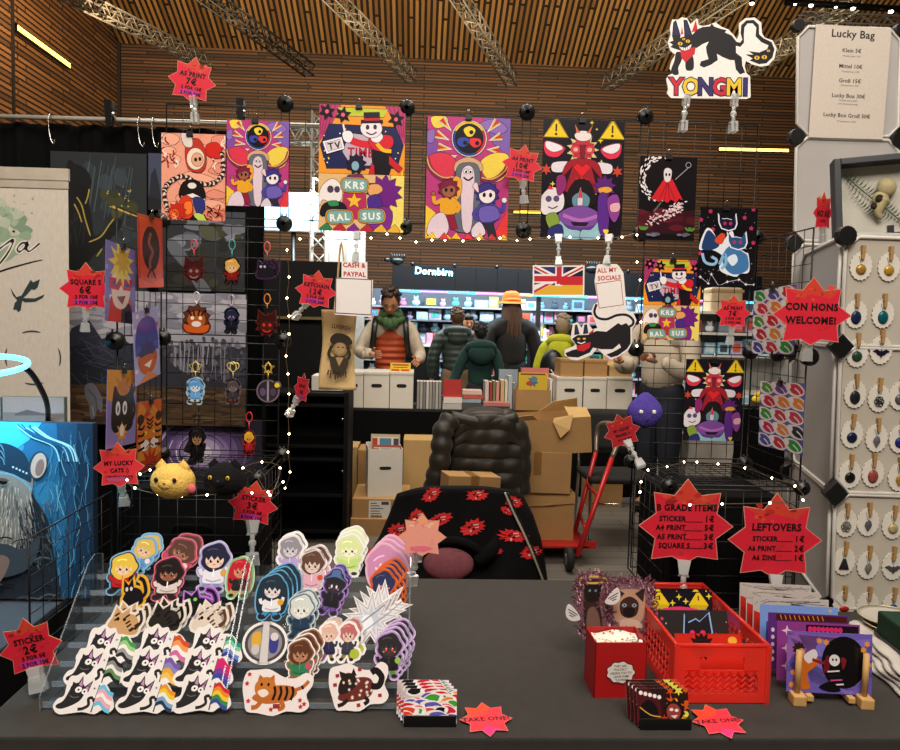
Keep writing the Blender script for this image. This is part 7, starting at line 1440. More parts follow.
# ---- small characters, all plain and generic
def chibi(w, h, hair, skin, cl, leg, acc=None, long=False, hat=None, eye='#1a141c', ring=None):
    def f(a):
        if ring: a.E(0, -h*.16, w*.44, h*.30, ring)
        if long: a.B([(-w*.34, -h*.3), (0, -h*.44), (w*.34, -h*.3), (w*.42, h*.1), (w*.3, h*.36), (w*.16, h*.1), (-w*.16, h*.1), (-w*.32, h*.36), (-w*.42, h*.1)], hair)
        a.P([(-w*.30, h*.45), (-w*.13, h*.2), (w*.13, h*.2), (w*.22, h*.46), (w*.08, h*.46), (0, h*.32), (-w*.16, h*.46)], leg); a.E(-w*.25, h*.45, w*.09, h*.045, '#2a2022', n=9); a.E(w*.17, h*.455, w*.09, h*.045, '#2a2022', n=9)
        a.B([(-w*.26, h*.30), (-w*.14, h*.0), (w*.14, h*.0), (w*.28, h*.30), (0, h*.34)], cl)
        a.L(openc([(-w*.12, h*.05), (-w*.28, h*.14), (-w*.34, h*.04)]), w*.09, cl); a.L(openc([(w*.12, h*.05), (w*.28, h*.12), (w*.33, h*.0)]), w*.09, cl)
        a.B([(w*.35*(1+.10*math.cos(5*t))*math.cos(t), -h*.20+w*.35*(1+.08*math.sin(4*t))*math.sin(t)) for t in [2*PI*i/14 for i in range(14)]], hair); a.E(0, -h*.14, w*.23, h*.17, skin); a.P([(-w*.27, -h*.10), (-w*.33, -h*.26), (-w*.2, -h*.40), (w*.02, -h*.45), (w*.22, -h*.40), (w*.33, -h*.26), (w*.27, -h*.10), (w*.21, -h*.19), (w*.14, -h*.13), (w*.07, -h*.22), (-w*.01, -h*.14), (-w*.09, -h*.23), (-w*.15, -h*.13), (-w*.22, -h*.2)], hair)
        a.E(-w*.09, -h*.12, w*.035, h*.04, eye, n=8); a.E(w*.09, -h*.12, w*.035, h*.04, eye, n=8); a.L([(-w*.03, -h*.05), (w*.03, -h*.05)], h*.016, '#8a3a34')
        a.E(-w*.075, -h*.14, w*.012, h*.014, '#f0ecee', n=6); a.E(w*.105, -h*.14, w*.012, h*.014, '#f0ecee', n=6); a.E(-w*.16, -h*.07, w*.03, h*.018, '#d88a80', n=7); a.E(w*.16, -h*.07, w*.03, h*.018, '#d88a80', n=7); a.L(openc([(-w*.2, -h*.34), (-w*.08, -h*.38), (w*.06, -h*.36)]), w*.035, tuple(min(1, c*1.9+.03) for c in lin(hair))); a.L(openc([(-w*.18, h*.26), (0, h*.3), (w*.2, h*.26)]), w*.035, tuple(c*.55 for c in lin(cl))); a.L([(0, h*.04), (0, h*.2)], w*.03, tuple(min(1, c*1.6+.03) for c in lin(cl)))
        if hat: a.B([(-w*.42, -h*.26), (0, -h*.34), (w*.42, -h*.26), (w*.2, -h*.36), (w*.1, -h*.5), (-w*.14, -h*.48), (-w*.2, -h*.36)], hat)
        if acc: a.E(w*.26, h*.12, w*.09, w*.09, acc, n=10)
    return f
def ov(w, h, seed, n=16, j=.10):
    random.seed(seed); return smooth([(w*.54*(1+ru(-j, j))*math.copysign(abs(math.cos(t))**.8, math.cos(t)), h*.54*(1+ru(-j, j))*math.copysign(abs(math.sin(t))**.8, math.sin(t))) for t in [2*PI*i/n for i in range(n)]], 3)
def sc(o, q): return [(x*q, y*q) for x, y in o]
def chst(label, u, v, w, h, border, args, seed, copies=0, off=(4, -3), tilt=0, kw={}, inner=None):
    return sticker(label, u, v, None, chibi(w*.90, h*.94, *args, **kw), border, tilt, copies, (off[0]*.8, off[1]*.8), None, (u, v, 1), inner=inner)
chst('blue bordered sticker of a fair haired figure, top left', 142, 555, 32, 34, '#8ab8dc', ('#d8b860', '#e6c4a8', '#5f94c8', '#3f6ea0', '#e8e0dc'), 1, 1, (5, -4), 20, inner='#6fa6d4')
chst('blue bordered sticker of a blond figure in a red coat', 123, 574, 40, 40, '#7fb4d6', ('#e0bc4a', '#e8c8a4', '#b81f2a', '#1c181c'), 2, 0, kw={'acc': '#1c181c'}, inner='#2c3a44')
chst('pink bordered sticker of a figure leaning back with brown hair, upper one', 178, 558, 40, 36, '#d8748a', ('#5a3a30', '#9a6a50', '#c8466a', '#3a2a2c', '#e8c8c8'), 3, 1, (6, -4), 30, inner='#a8485e')
chst('pink bordered sticker of a dark haired figure in white sitting, lower one', 168, 580, 42, 40, '#d86a86', ('#1f1718', '#8e5a44', '#d8ccc8', '#2a1c20'), 4, 0, inner='#54262f')
chst('lavender bordered sticker of a blue black haired figure among flowers', 214, 567, 44, 50, '#c6c0e0', ('#1c1e3a', '#e6c6b0', '#e2e0ea', '#8a8ac0', '#d8a04a'), 5, 0, inner='#a8a4d0')
chst('pale green bordered sticker of a figure with long red hair', 240, 577, 32, 42, '#b6dcae', ('#b81c2c', '#c4866a', '#221e20', '#d88a5a'), 6, 0, kw={'long': True}, inner='#88b886')
def blackcat(w, h, eye='#d8b83a'):
    def f(a):
        K = '#17151a'
        a.B([(-w*.42, h*.2), (-w*.2, -h*.1), (w*.1, -h*.1), (w*.3, h*.05), (w*.28, h*.34), (-w*.3, h*.4)], K); a.P([(-w*.36, -h*.05), (-w*.34, -h*.38), (-w*.18, -h*.2), (-w*.04, -h*.4), (w*.02, -h*.02), (-w*.16, h*.12)], K)
        a.L(openc([(w*.24, h*.2), (w*.42, h*.05), (w*.36, -h*.25), (w*.2, -h*.36)]), h*.10, K); a.E(-w*.25, -h*.1, w*.05, h*.06, eye, n=9); a.E(-w*.09, -h*.1, w*.05, h*.06, eye, n=9)
    return f
sticker('yellow bordered sticker of a black cat, below the red coat figure', 134, 592, None, blackcat(28, 36, '#d8d0c8'), '#e6b23a', -10, 0, cr=(134, 592, 1), inner='#d8a02c')
sticker('purple bordered sticker of a black cat lying down', 199, 602, None, blackcat(40, 30, '#7ac86a'), '#c084d8', -8, 0, cr=(199, 602, 1), inner='#8a3fa8')
def tabby(w, h, c1, c2):
    def f(a):
        a.B([(-w*.4, h*.3), (-w*.3, -h*.1), (w*.2, -h*.2), (w*.4, h*.1), (w*.3, h*.36)], c1); a.P([(-w*.36, -h*.02), (-w*.3, -h*.38), (-w*.12, -h*.2), (w*.06, -h*.38), (w*.1, 0), (-w*.12, h*.2)], c1)
        random.seed(5)
        for i in range(9): x, y = ru(-w*.3, w*.32), ru(-h*.22, h*.3); a.L([(x, y), (x+w*.1, y-h*.1)], w*.05, c2)
        a.E(-w*.2, -h*.04, w*.045, h*.055, '#17120e', n=8); a.E(-w*.02, -h*.04, w*.045, h*.055, '#17120e', n=8); a.L(openc([(w*.3, h*.2), (w*.44, -h*.05), (w*.34, -h*.34)]), w*.08, c2)
    return f
for u, v, c1, c2, nm in ((125, 621, '#c49a6a', '#3a2618', 'brown tabby'), (166, 617, '#26221f', '#0f0d0d', 'black'), (209, 620, '#d8cabc', '#5a3a22', 'cream and brown')):
    sticker('cream bordered sticker of a %s cat in the row behind the flag cats' % nm, u, v, None, tabby(36, 34, c1, c2), '#e2d8cc', 6, 1, (4, -3), 'tabby cat sticker stacks', (u, v, 1))
W = '#ece8e6'
chst('white bordered sticker of a lilac robed figure, top left of the right stand', 290, 556, 34, 42, W, ('#8a8690', '#c8c4cc', '#b49ad0', '#d8d4da'), 11, 1, (3, -3))
chst('white bordered sticker of a figure in a pale pink dress', 312, 572, 36, 48, W, ('#5a3a2c', '#d8c2b8', '#d8a8b8', '#e2d4d4', '#c8502c'), 12, 1, (5, -4), inner='#cfc0c0')
chst('white bordered shimmering sticker in yellow green, top middle of the right stand', 349, 556, 38, 40, W, ('#d0dc9a', '#e8ecd0', '#b8d878', '#c8e0a0'), 13, 2, (2, -4), inner='#d4d8cc')
chst('pale pink bordered sticker of a figure with flowing pink hair', 387, 570, 52, 42, '#e0b8cc', ('#c88ab0', '#e8d4cc', '#8a4a7a', '#d8c0b4'), 14, 2, (4, -4), -25, {'long': True}, inner='#d8a4bc')
chst('blue bordered sticker of a figure with long blue hair', 272, 597, 38, 44, '#5fa8d4', ('#1a2c3c', '#d8d0d0', '#e2e0e4', '#3a8ab8', '#d8a02c'), 15, 3, (4.5, -3), 0, {'long': True}, inner='#1c2a34')
chst('purple bordered sticker of a black cloaked figure in a blue hat', 333, 592, 30, 46, '#a884d0', ('#1a1620', '#2a2432', '#17131c', '#6a4a9a'), 16, 1, (4, -3), 10, {'hat': '#4a6a9a', 'eye': '#e8e0e8'}, inner='#3a2c4a')
chst('grey bordered sticker of a pale faced figure in a dark blue cape', 301, 616, 36, 46, '#c2cdd2', ('#cdd2cc', '#e0e2da', '#22364e', '#22364e'), 17, 1, (4, -3), 0, {'eye': '#0f0f12'}, inner='#5a707c')
chst('orange bordered sticker of a navy haired figure with red cheeks', 384, 592, 36, 46, '#d8642a', ('#232a52', '#2a3060', '#3a2a5a', '#b83a2a'), 18, 3, (4, -3), -8, {'eye': '#e83a2c'}, inner='#c2521f')
def spiky(a): 
    for r, c in ((24, '#b8b4b8'), (20, '#dcdade'), (14, '#c2c8d4')): a.S(0, 0, r*1.15, r*.5, 9, c, 12)
    a.E(-4, 2, 6, 8, '#e8ecf2'); a.L([(-20, 6), (16, -12)], 1.4, '#8a8690'); a.L([(-14, 12), (20, -4)], 1.2, '#9a98a4')
def spo(): 
    random.seed(4); return [((30 if i % 2 == 0 else 20)*(1+ru(-.2, .2))*math.cos(PI*i/9)*1.05, (30 if i % 2 == 0 else 19)*(1+ru(-.2, .2))*math.sin(PI*i/9)*.62) for i in range(18)]
sticker('white spiky silver sticker with wing shapes on the right stand', 371, 620, None, spiky, W, -12, 2, (6, -4), None, (371, 620, 1))
def ringart(a):
    a.E(0, 0, 20, 18, '#4a4648', n=26); a.E(0, 0, 17, 15.5, '#8e8a8c', n=26); a.P([(-3, -20), (3, -20), (4, 19), (-4, 19)], '#cfcaca'); a.B([(-13, -8), (-5, -10), (-5, 4), (-12, 6)], '#d8a83a'); a.B([(5, -8), (13, -6), (12, 8), (5, 8)], '#3a3c8a'); a.E(-9, 6, 4, 5, '#c8c0bc'); a.E(9, -6, 4, 4, '#d8cfd0')
sticker('round grey sticker of two small figures either side of a pillar', 265, 643, None, ringart, W, 0, 0, cr=(265, 643, 1))
def duo(a):
    for x, c1, c2 in ((-10, '#d8b0a0', '#2c2a4a'), (9, '#b8686a', '#3a3a46')): b = chibi(24, 38, c1, '#e0c2b0', c2, '#8a7a3a'); ox, oy = a.cx, a.cy; a.cx += x; b(a); a.cx, a.cy = ox, oy
    a.E(16, 12, 5, 5, '#a8b83a', n=8); a.E(-16, 14, 4, 4, '#8a5aa0', n=8)
sticker('white bordered sticker of two figures side by side', 339, 641, None, duo, W, 0, 1, (4, -3), None, (339, 641, 1))
chst('white bordered sticker of a brown haired figure in green, above the tiger', 300, 661, 36, 42, W, ('#5a3420', '#b07a5a', '#2f7a52', '#8a5a4a', '#c84a6a'), 23, 2, (5, -4), inner='#9a6a4e')
chst('lilac bordered sticker of a dark figure with red eyes at the right edge', 389, 655, 38, 46, '#d0b8e0', ('#2a2428', '#3a3236', '#1f1a1e', '#4a8a3a', '#8ab84a'), 24, 3, (4.5, -3), 0, {'eye': '#e0402c'}, inner='#a48ab8')
def strip_tiger(a):
    a.B([(-52, 18), (-30, 0), (0, -10), (40, -8), (52, 8), (30, 24), (-20, 30)], '#b8662c'); a.B([(-46, -14), (-26, -28), (-4, -22), (0, 2), (-22, 16), (-44, 8)], '#c2722f'); a.P([(-42, -20), (-38, -34), (-28, -26)], '#b8662c'); a.P([(-14, -26), (-4, -34), (-2, -20)], '#b8662c'); a.B([(-40, 4), (-24, -2), (-14, 8), (-28, 16)], '#e8dccc')
    for x in (-2, 12, 26, 40): a.L(openc([(x, -8), (x+3, 6), (x-2, 22)]), 6, '#241612')
    a.L(openc([(48, 0), (66, -8), (78, -20)]), 8, '#b8662c'); a.L([(62, -10), (66, -2)], 5, '#241612'); a.L(openc([(-30, 24), (-40, 36), (-52, 38)]), 10, '#b8662c'); a.L(openc([(14, 22), (22, 36), (10, 42)]), 10, '#b8662c'); a.E(-32, -12, 3, 4, '#17110e', n=8); a.E(-16, -12, 3, 4, '#17110e', n=8)
    for x, y in ((-62, -34), (-66, -14), (-60, 24), (60, 22), (70, 30), (62, 36), (-6, 42)): a.S(x, y, 6, 3.4, 5, '#c22c3c')
    a.R(-2, 30, 14, 40, '#9a2a2a')
TO = smooth([(-76, -10), (-68, -40), (-44, -44), (-20, -46), (-4, -40), (20, -28), (46, -26), (70, -38), (88, -28), (86, -8), (74, 10), (82, 34), (64, 48), (30, 46), (0, 56), (-36, 50), (-62, 46), (-70, 22)], 3)
sticker('large white bordered sticker of a striped tiger with red hearts, front left', 275, 690, TO, strip_tiger, '#e9dfdc', 0, 0, cr=(275, 690, 2.35))
def browncat(a):
    a.B([(-50, 26), (-30, 0), (-4, -14), (30, -10), (40, 10), (26, 34), (-20, 38)], '#6a2c22'); a.B([(-44, -6), (-26, -28), (-4, -22), (-2, 2), (-24, 16), (-46, 16)], '#2a1c1a'); a.P([(-38, -18), (-40, -36), (-24, -28)], '#2a1c1a'); a.P([(-12, -24), (-4, -38), (2, -18)], '#2a1c1a'); a.L(openc([(34, 10), (52, 12), (62, -6), (50, -24), (38, -20)]), 15, '#1c1616'); a.L(openc([(-26, 32), (-40, 40), (-52, 42)]), 9, '#2a1c1a'); a.L(openc([(16, 32), (22, 42), (12, 48)]), 9, '#2a1c1a')
    random.seed(6)
    for i in range(16): a.S(ru(-22, 34), ru(-12, 30), 4.5, 2, 6, '#e2d4d0')
    for x, y in ((-58, -10), (-50, -30), (6, -36), (48, 30), (-6, 44)): a.R(x, y, x+9, y+8, '#9a2a2e')
    a.E(-32, -8, 3, 3.5, '#e8c8a0', n=8); a.E(-18, -10, 3, 3.5, '#e8c8a0', n=8)
sticker('large white bordered sticker of a brown and black cat with dotted coat, front right', 357, 684, [(x*.9, y*1.1) for x, y in TO], browncat, '#e9dfdc', -10, 0, cr=(357, 684, 2.45))
# ================================================================ keychains on the left grid
def key(label, u, v, w, h, clasp, ccol, draw, border, vc, seed=1):
    Y = RY-.022; c = pt(u, v, Y); k = mpp(c); o = thing('keychain', label, 'keychain', c, group='keychains on the left grid')
    a = Art(0, 0, k, .003); autocut(a, draw, border, None, 1.6); a.build('charm', GLOSS, o)
    z1 = (v-vc)*k; m_ = mat('clasp_'+ccol.strip('#'), ccol, .3, .3, var=0); q = MB(); q.tube([(0, 0, h*.52*k), (0, 0, z1-5*k)], .0016, 6); q.tube([(4*k*math.cos(t)*.75, 0, z1+5*k*math.sin(t)) for t in [2*PI*i/14 for i in range(14)]], .0018, 6, True)
    if clasp == 'heart': q.tube([(6*k*math.copysign(abs(math.sin(t))**3, math.sin(t)), 0, z1+.4*k*(13*math.cos(t)-5*math.cos(2*t)-2*math.cos(3*t)-math.cos(4*t))*.9) for t in [2*PI*i/24 for i in range(24)]], .0016, 6, True)
    if clasp in ('star', 'flower'): q.tube([((6.5 if i % 2 == 0 else (2.8 if clasp == 'star' else 4.2))*k*math.sin(PI*i/5), 0, z1+(6.5 if i % 2 == 0 else (2.8 if clasp == 'star' else 4.2))*k*math.cos(PI*i/5)) for i in range(10)], .0015, 6, True)
    q.build('clasp', m_, o)
def beast(c1, c2, c3):
    def f(a): a.S(0, 0, 11, 7, 9, c1, 6); a.P([(-9, -4), (-8, -14), (-1, -8)], c1); a.P([(9, -4), (8, -14), (1, -8)], c1); a.E(0, 2, 7, 6, c2); a.E(-3, 0, 1.6, 1.8, c3, n=7); a.E(3, 0, 1.6, 1.8, c3, n=7); a.L(openc([(-4, 5), (0, 7), (4, 5)]), 1.2, c3)
    return f
key('dark red creature keychain on a pink clasp, top row left', 194, 271, 24, 26, 'ring', '#d8505a', beast('#3a1416', '#4e1a1c', '#8a6a5a'), '#4a1c1e', 245)
key('keychain of a blond figure in red on a teal clasp, top row middle', 232, 271, 20, 26, 'ring', '#4ab0a8', chibi(20, 26, '#c89a4a', '#d8b08a', '#7e1418', '#2a1a1c'), '#2c1c1e', 245)
key('dark purple cat keychain on a pink clasp, top row right', 267, 269, 24, 24, 'ring', '#e0645a', blackcat(24, 22, '#b8a8b8'), '#3a1c40', 247)
def tig(a): a.S(0, -2, 13, 10, 10, '#5a2c16', 5); a.E(0, 0, 9, 9, '#a8521f'); a.B([(-12, 4), (0, 8), (12, 4), (9, 12), (-9, 12)], '#c8561c'); a.E(-4, -2, 2, 2, '#e8d8b0', n=7); a.E(4, -2, 2, 2, '#e8d8b0', n=7); [a.L([(x, -10), (x*.6, -4)], 1.6, '#17100c') for x in (-8, -3, 3, 8)]; a.E(0, 4, 5, 3, '#e0d4c4', n=9)
key('tiger face keychain on a white clasp, second row left', 196.5, 320, 28, 26, 'ring', '#d0ccc8', tig, '#4a2412', 297)
key('dark blue figure keychain, second row middle', 231.5, 320, 16, 26, 'ring', '#b8a8b8', chibi(17, 26, '#1c2236', '#2c3450', '#12141f', '#12141f', eye='#7a8ac0'), '#1c2030', 300)
key('dark red monster keychain on an orange clasp, second row right', 267, 325, 22, 32, 'ring', '#e08a2c', beast('#32100f', '#441514', '#c2301f'), '#5a1a14', 299)
key('blue and white keychain on a gold flower clasp, third row left', 195.5, 391, 21, 26, 'flower', '#d8c070', chibi(21, 25, '#5f9ad0', '#d8e0e4', '#6fa8d8', '#c8d4b8'), '#a8bcc8', 367)
key('dark clear keychain on a gold heart clasp, third row middle', 233, 391, 18, 25, 'heart', '#e0c878', chibi(18, 24, '#4a4044', '#6a5a5c', '#3a3236', '#7a2c2c'), '#5a5254', 367)
key('dark round keychain with a yellow dot on a gold star clasp, third row right', 268, 391, 24, 24, 'star', '#d8b84a', lambda a: (a.E(0, 0, 10, 10, '#2c2630', n=20), a.L([(0, -10), (0, 10)], 2, '#8a8288'), a.E(-5, 1, 3, 4, '#5a4a6a'), a.E(5, 1, 3, 4, '#4a3c50'), a.E(9, -6, 2.6, 2.6, '#e0c02a', n=8)), '#6a5a62', 368)
key('black keychain of a caped figure, bottom row left', 197, 444, 20, 38, 'ring', '#2a2628', chibi(20, 36, '#120f12', '#8a6a3a', '#0f0d10', '#0f0d10'), '#1a161a', 418)
key('red keychain with yellow top on a red clasp, bottom row right', 249, 442, 13, 24, 'ring', '#d8323c', chibi(14, 24, '#d8a02c', '#c8842a', '#a81c20', '#7a1418'), '#7a1c1e', 417)
# ================================================================ plush toys
def fur(name, c): return mat(name, c, .95, var=.12, vs=50, bump=.8, bs=160, spec=.2)
def catplush(label, u, v, r, c, eye, blush, dark):
    zt = RZ[3]+.008; p = tz(u, v+r*.75, zt); k = mpp(p)*r; o = thing('plush_cat', label, 'plush', (p.x, p.y, zt), (0, 0, -.12), 'plush cats'); F_ = fur('plush_fur_'+c.strip('#'), c)
    m = MB(); m.ball((0, 0, k*.72), k*1.0, k*.85, k*.80, 24, 16, fn=lambda x, y, z: (x*(1+.10*max(0, -z)), y, z if z > -.94 else -.94)); m.ball((0, -k*.72, k*.72), k*.38, k*.2, k*.26, 12, 8); m.build('body', F_, o)
    for s in (-1, 1):
        m = MB(); m.ball((s*k*.50, -k*.05, k*1.40), k*.30, k*.15, k*.34, 12, 10, fn=lambda x, y, z: (x*(1-.85*max(0, z)), y*(1-.5*max(0, z)), z)); m.build('ear', F_, o)
        m = MB(); m.ball((s*k*.42, -k*.80, k*.92), k*.10, k*.05, k*.11, 10, 8); e = m.build('eye', mat('plush_eye_'+eye.strip('#'), eye, .2, var=0), o)
        m = MB(); m.ball((s*k*.42, -k*.845, k*.92), k*.04, k*.02, k*.07, 8, 6); m.build('pupil', BPL, e)
    m = MB(); m.ball((0, -k*.92, k*.78), k*.07, k*.03, k*.05, 8, 6); m.build('nose', mat('plush_nose_'+dark.strip('#'), dark, .6, var=0), o)
    if blush: m = MB(); m.ball((k*.98, -k*.25, k*.45), k*.2, k*.16, k*.22, 10, 8); m.build('pink_tag', mat('pink_felt', '#d8606a', .9), o)
catplush('yellow round cat plush on the left wire cube', 173, 480, 22, '#e2b95e', '#1c140c', True, '#8a5a30'); catplush('black round cat plush with yellow eyes on the left wire cube', 225, 478, 21, '#121114', '#c8a83a', False, '#2a2628')
p = pt(645, 410, RYF+.22); kq = mpp(p); o = thing('plush_cushion', 'purple rounded plush hanging at the left edge of the right grid', 'plush', p); PF = fur('purple_plush_fur', '#4f3f96')
m = MB(); m.ball((0, 0, 0), 17*kq, 10*kq, 18*kq, 22, 16, fn=lambda x, y, z: (x*(1.05-.5*max(0, z)**1.5), y*(1-.3*max(0, z)), z)); m.build('body', PF, o); m = MB(); m.cyl((0, 0, 17*kq), (0, 0, 30*kq), .0015, n=5); m.build('hanging_cord', BPL, o)
for s in (-1, 1): m = MB(); m.ball((s*6.5*kq, -9.2*kq, -1*kq), 2.2*kq, 1.4*kq, 2.2*kq, 10, 8); m.build('button_eye', WHT, o)
m = MB(); m.tube([(-15.5*kq, -3*kq, -8*kq), (0, -9.4*kq, -9*kq), (15.5*kq, -3*kq, -8*kq)], .0012, 5); m.build('seam', mat('purple_plush_fur_seam', '#2c2258', .9), o)
# ---- black cloth inside the two cubes
for i, nm in ((-1, 'left'), (3, 'right')):
    o = thing('storage_crate', 'black fabric storage box standing inside the %s wire cube' % nm, 'box', (XI(i)+RP/2, RY-.165, RZ[4]-.001)); k = MB(); k.box(0, 0, .155, RP-.05, RP-.07, .31); k.build('body', CURT, o, bevel=.006); k = MB(); k.tube([(-.05, -RP/2+.03, .2), (-.04, -RP/2+.02, .215), (.04, -RP/2+.02, .215), (.05, -RP/2+.03, .2)], .005); k.build('handle', CURT, o)
# ================================================================ things on the table
def cardstand(label, u0, u1, vb, vt, art, n, cols, lab2, grp, tilt):
    a0, b0 = tz(u0, vb, TZ), tz(u1, vb, TZ); w = (b0-a0).length; c = (a0+b0)/2; o = thing('card_holder', label, 'card holder', (c.x, c.y, TZ)); k = MB(); k.box(0, .03, .0015, w, .062, .003); k.box(0, 0, .011, w, .003, .022); k.box(0, .06, .013, w, .003, .026)
    for s in (-1, 1): k.box(s*(w/2-.001), .03, .008, .002, .06, .016)
    k.build('holder', BPL, o)
    kk = mpp(c); hh = (vb-vt)*kk*.84
    for i in range(n):
        q = thing('art_card', lab2+[', frontmost', ', second', ', third', ', fourth', ', hindmost'][i if i < n-1 else 4], 'card', (c.x+ru(-.002, .002)-(.004*i if tilt else 0), c.y+.006+i*.011, TZ+.004+i*.0005), (-.30, 0, ru(-.02, .02)), grp); a = Art(0, 0, .001, .0012); W_, H_ = w*1000*1.02, hh*1000*.93; a.baseR(-W_/2, -H_, W_/2, 0, '#c8b8b8'); art(a, W_, H_); a.build('printed_card', GLOSS, q)
def art_curls(a, W_, H_):
    random.seed(2); cl = ['#d8283c', '#3f48a0', '#3f9a34', '#d8432c', '#5a56b0', '#1c1a1e', '#e08a2c', '#c8243a']
    for i in range(46):
        x, y, q = ru(-W_/2, W_/2), -H_+H_*(i+.5)/46+ru(-4, 4), ru(.8, 1.5); f = random.choice((-1, 1)); a.B([(x-f*14*q, y-6*q), (x+f*4*q, y-9*q), (x+f*20*q, y+1), (x+f*10*q, y+9*q), (x-f*10*q, y+6*q)], '#e8e0de'); a.B([(x-f*8*q, y-5*q), (x+f*6*q, y-7*q), (x+f*17*q, y+1), (x+f*6*q, y+6*q), (x-f*5*q, y+3)], random.choice(cl)); a.E(x-f*10*q, y-1, 3.5, 4, '#f2eeec', n=8)
def art_fire(a, W_, H_):
    random.seed(3); a.R(-W_/2, -H_, W_/2, 0, '#2a1414')
    for i in range(16): x, y = ru(0, W_/2), ru(-H_, 0); a.S(x, y, ru(5, 13), ru(3, 6), 6, random.choice(['#e8a02c', '#c8501c', '#d8d04a', '#b8341c']))
    a.B([(-W_/2, -H_*.85), (-W_*.3, -H_), (-W_*.05, -H_*.6), (-W_*.1, 0), (-W_/2, 0)], '#4a1418'); a.B([(-W_*.45, -H_*.5), (-W_*.25, -H_*.7), (-W_*.1, -H_*.4), (-W_*.2, -H_*.1), (-W_*.42, -H_*.1)], '#141012'); a.L(openc([(-W_*.45, -H_*.5), (-W_*.25, -H_*.3), (-W_*.05, -H_*.25)]), 2, '#d89a3a')
    for i in range(5): a.E(-W_*.42+i*9, -H_*.88+i*2, 4, 4, '#ece4e0', n=8)
    a.S(W_*.22, -H_*.42, H_*.32, H_*.24, 10, '#1c1414'); a.E(W_*.2, -H_*.38, H_*.2, H_*.22, '#8e3a34'); a.E(W_*.16, -H_*.44, 4, 3, '#e8d8d0', n=8); a.E(W_*.26, -H_*.42, 4, 3, '#e8d8d0', n=8); a.P([(W_*.14, -H_*.28), (W_*.28, -H_*.3), (W_*.22, -H_*.2)], '#e0c8c4')
cardstand('low black card holder with colourful cards beside the right sticker stand', 403.5, 456, 727, 685, art_curls, 4, None, 'colourful card of red, blue and green curls in the holder', 'curl pattern cards', True)
cardstand('low black card holder with fiery cards before the red box', 640, 691, 730, 684, art_fire, 4, None, 'fiery dark card with a face and orange bursts in the holder', 'fiery cards', True)
# ---- red box
a0, b0 = tz(593.5, 698, TZ), tz(644, 696, TZ); kk = mpp(a0); w = (b0-a0).length; h = .118; d = .085
o = thing('red_box', 'open red card box with a white cloud label in front of two cat pictures', 'box', ((a0.x+b0.x)/2, a0.y, TZ), (0, 0, .02)); RB = mat('red_card', '#a80f10', .5, var=.04); k = MB(); q = .0025
k.box(0, q/2, h/2, w, q, h); k.box(-w/2+q/2, d/2, h/2, q, d, h); k.box(w/2-q/2, d/2, h/2, q, d, h); k.box(0, d-q/2, h/2, w, q, h); k.box(0, d/2, q/2, w-2*q, d-2*q, q); k.build('body', RB, o)
a = Art(0, 0, .00122, .0008); a.base([(25*math.cos(t)*(1+.06*math.cos(9*t))*.98, 19.5*math.sin(t)*(1+.06*math.cos(9*t))) for t in [2*PI*i/60 for i in range(60)]], '#1c1414'); a.P([(23.6*math.cos(t)*(1+.06*math.cos(9*t))*.98, 18*math.sin(t)*(1+.06*math.cos(9*t))) for t in [2*PI*i/60 for i in range(60)]], '#ddd6ce')
for t, y in (('THEY ARE', -11), ('"POLITELY"', -5), ('ASKING YOU TO', 1), ('LEAVE SOME', 7), ('"LOVING"', 13)): a.T(t, -1+(y+11)*.12, y, 5.4, '#1c1616', -3, .02, .86)
a.build('cloud_label', INK, o, loc=(0, -.0012, h*.47))
lk = thing('wrapping_paper', 'white paper with small coloured doodles filling the open red box', 'paper', (o.location.x, o.location.y+d/2, TZ+h-.03)); k = MB(); random.seed(4)
def pg(s, t): return ((s-.5)*(w-.012), (t-.5)*(d-.012), .02+.004*math.sin(s*7+t*4)+.004*math.sin(t*9))
k.grid(pg, 14, 10, col='#e2dccc')
for i in range(46):
    s0, t0 = ru(.06, .92), ru(.06, .92); c = random.choice(['#c8323c', '#3a6ab0', '#3a8a5a', '#d8a03a', '#c8323c', '#1c1a1c', '#d87a8a']); q2 = [(s0+.035*math.cos(j*1.05)*ru(.4, 1), t0+.05*math.sin(j*1.05)*ru(.4, 1)) for j in range(6)]; k.add([(pg(*z)[0], pg(*z)[1], pg(*z)[2]+.0012) for z in q2], [tuple(range(6))], c)
k.build('paper', INK, lk)
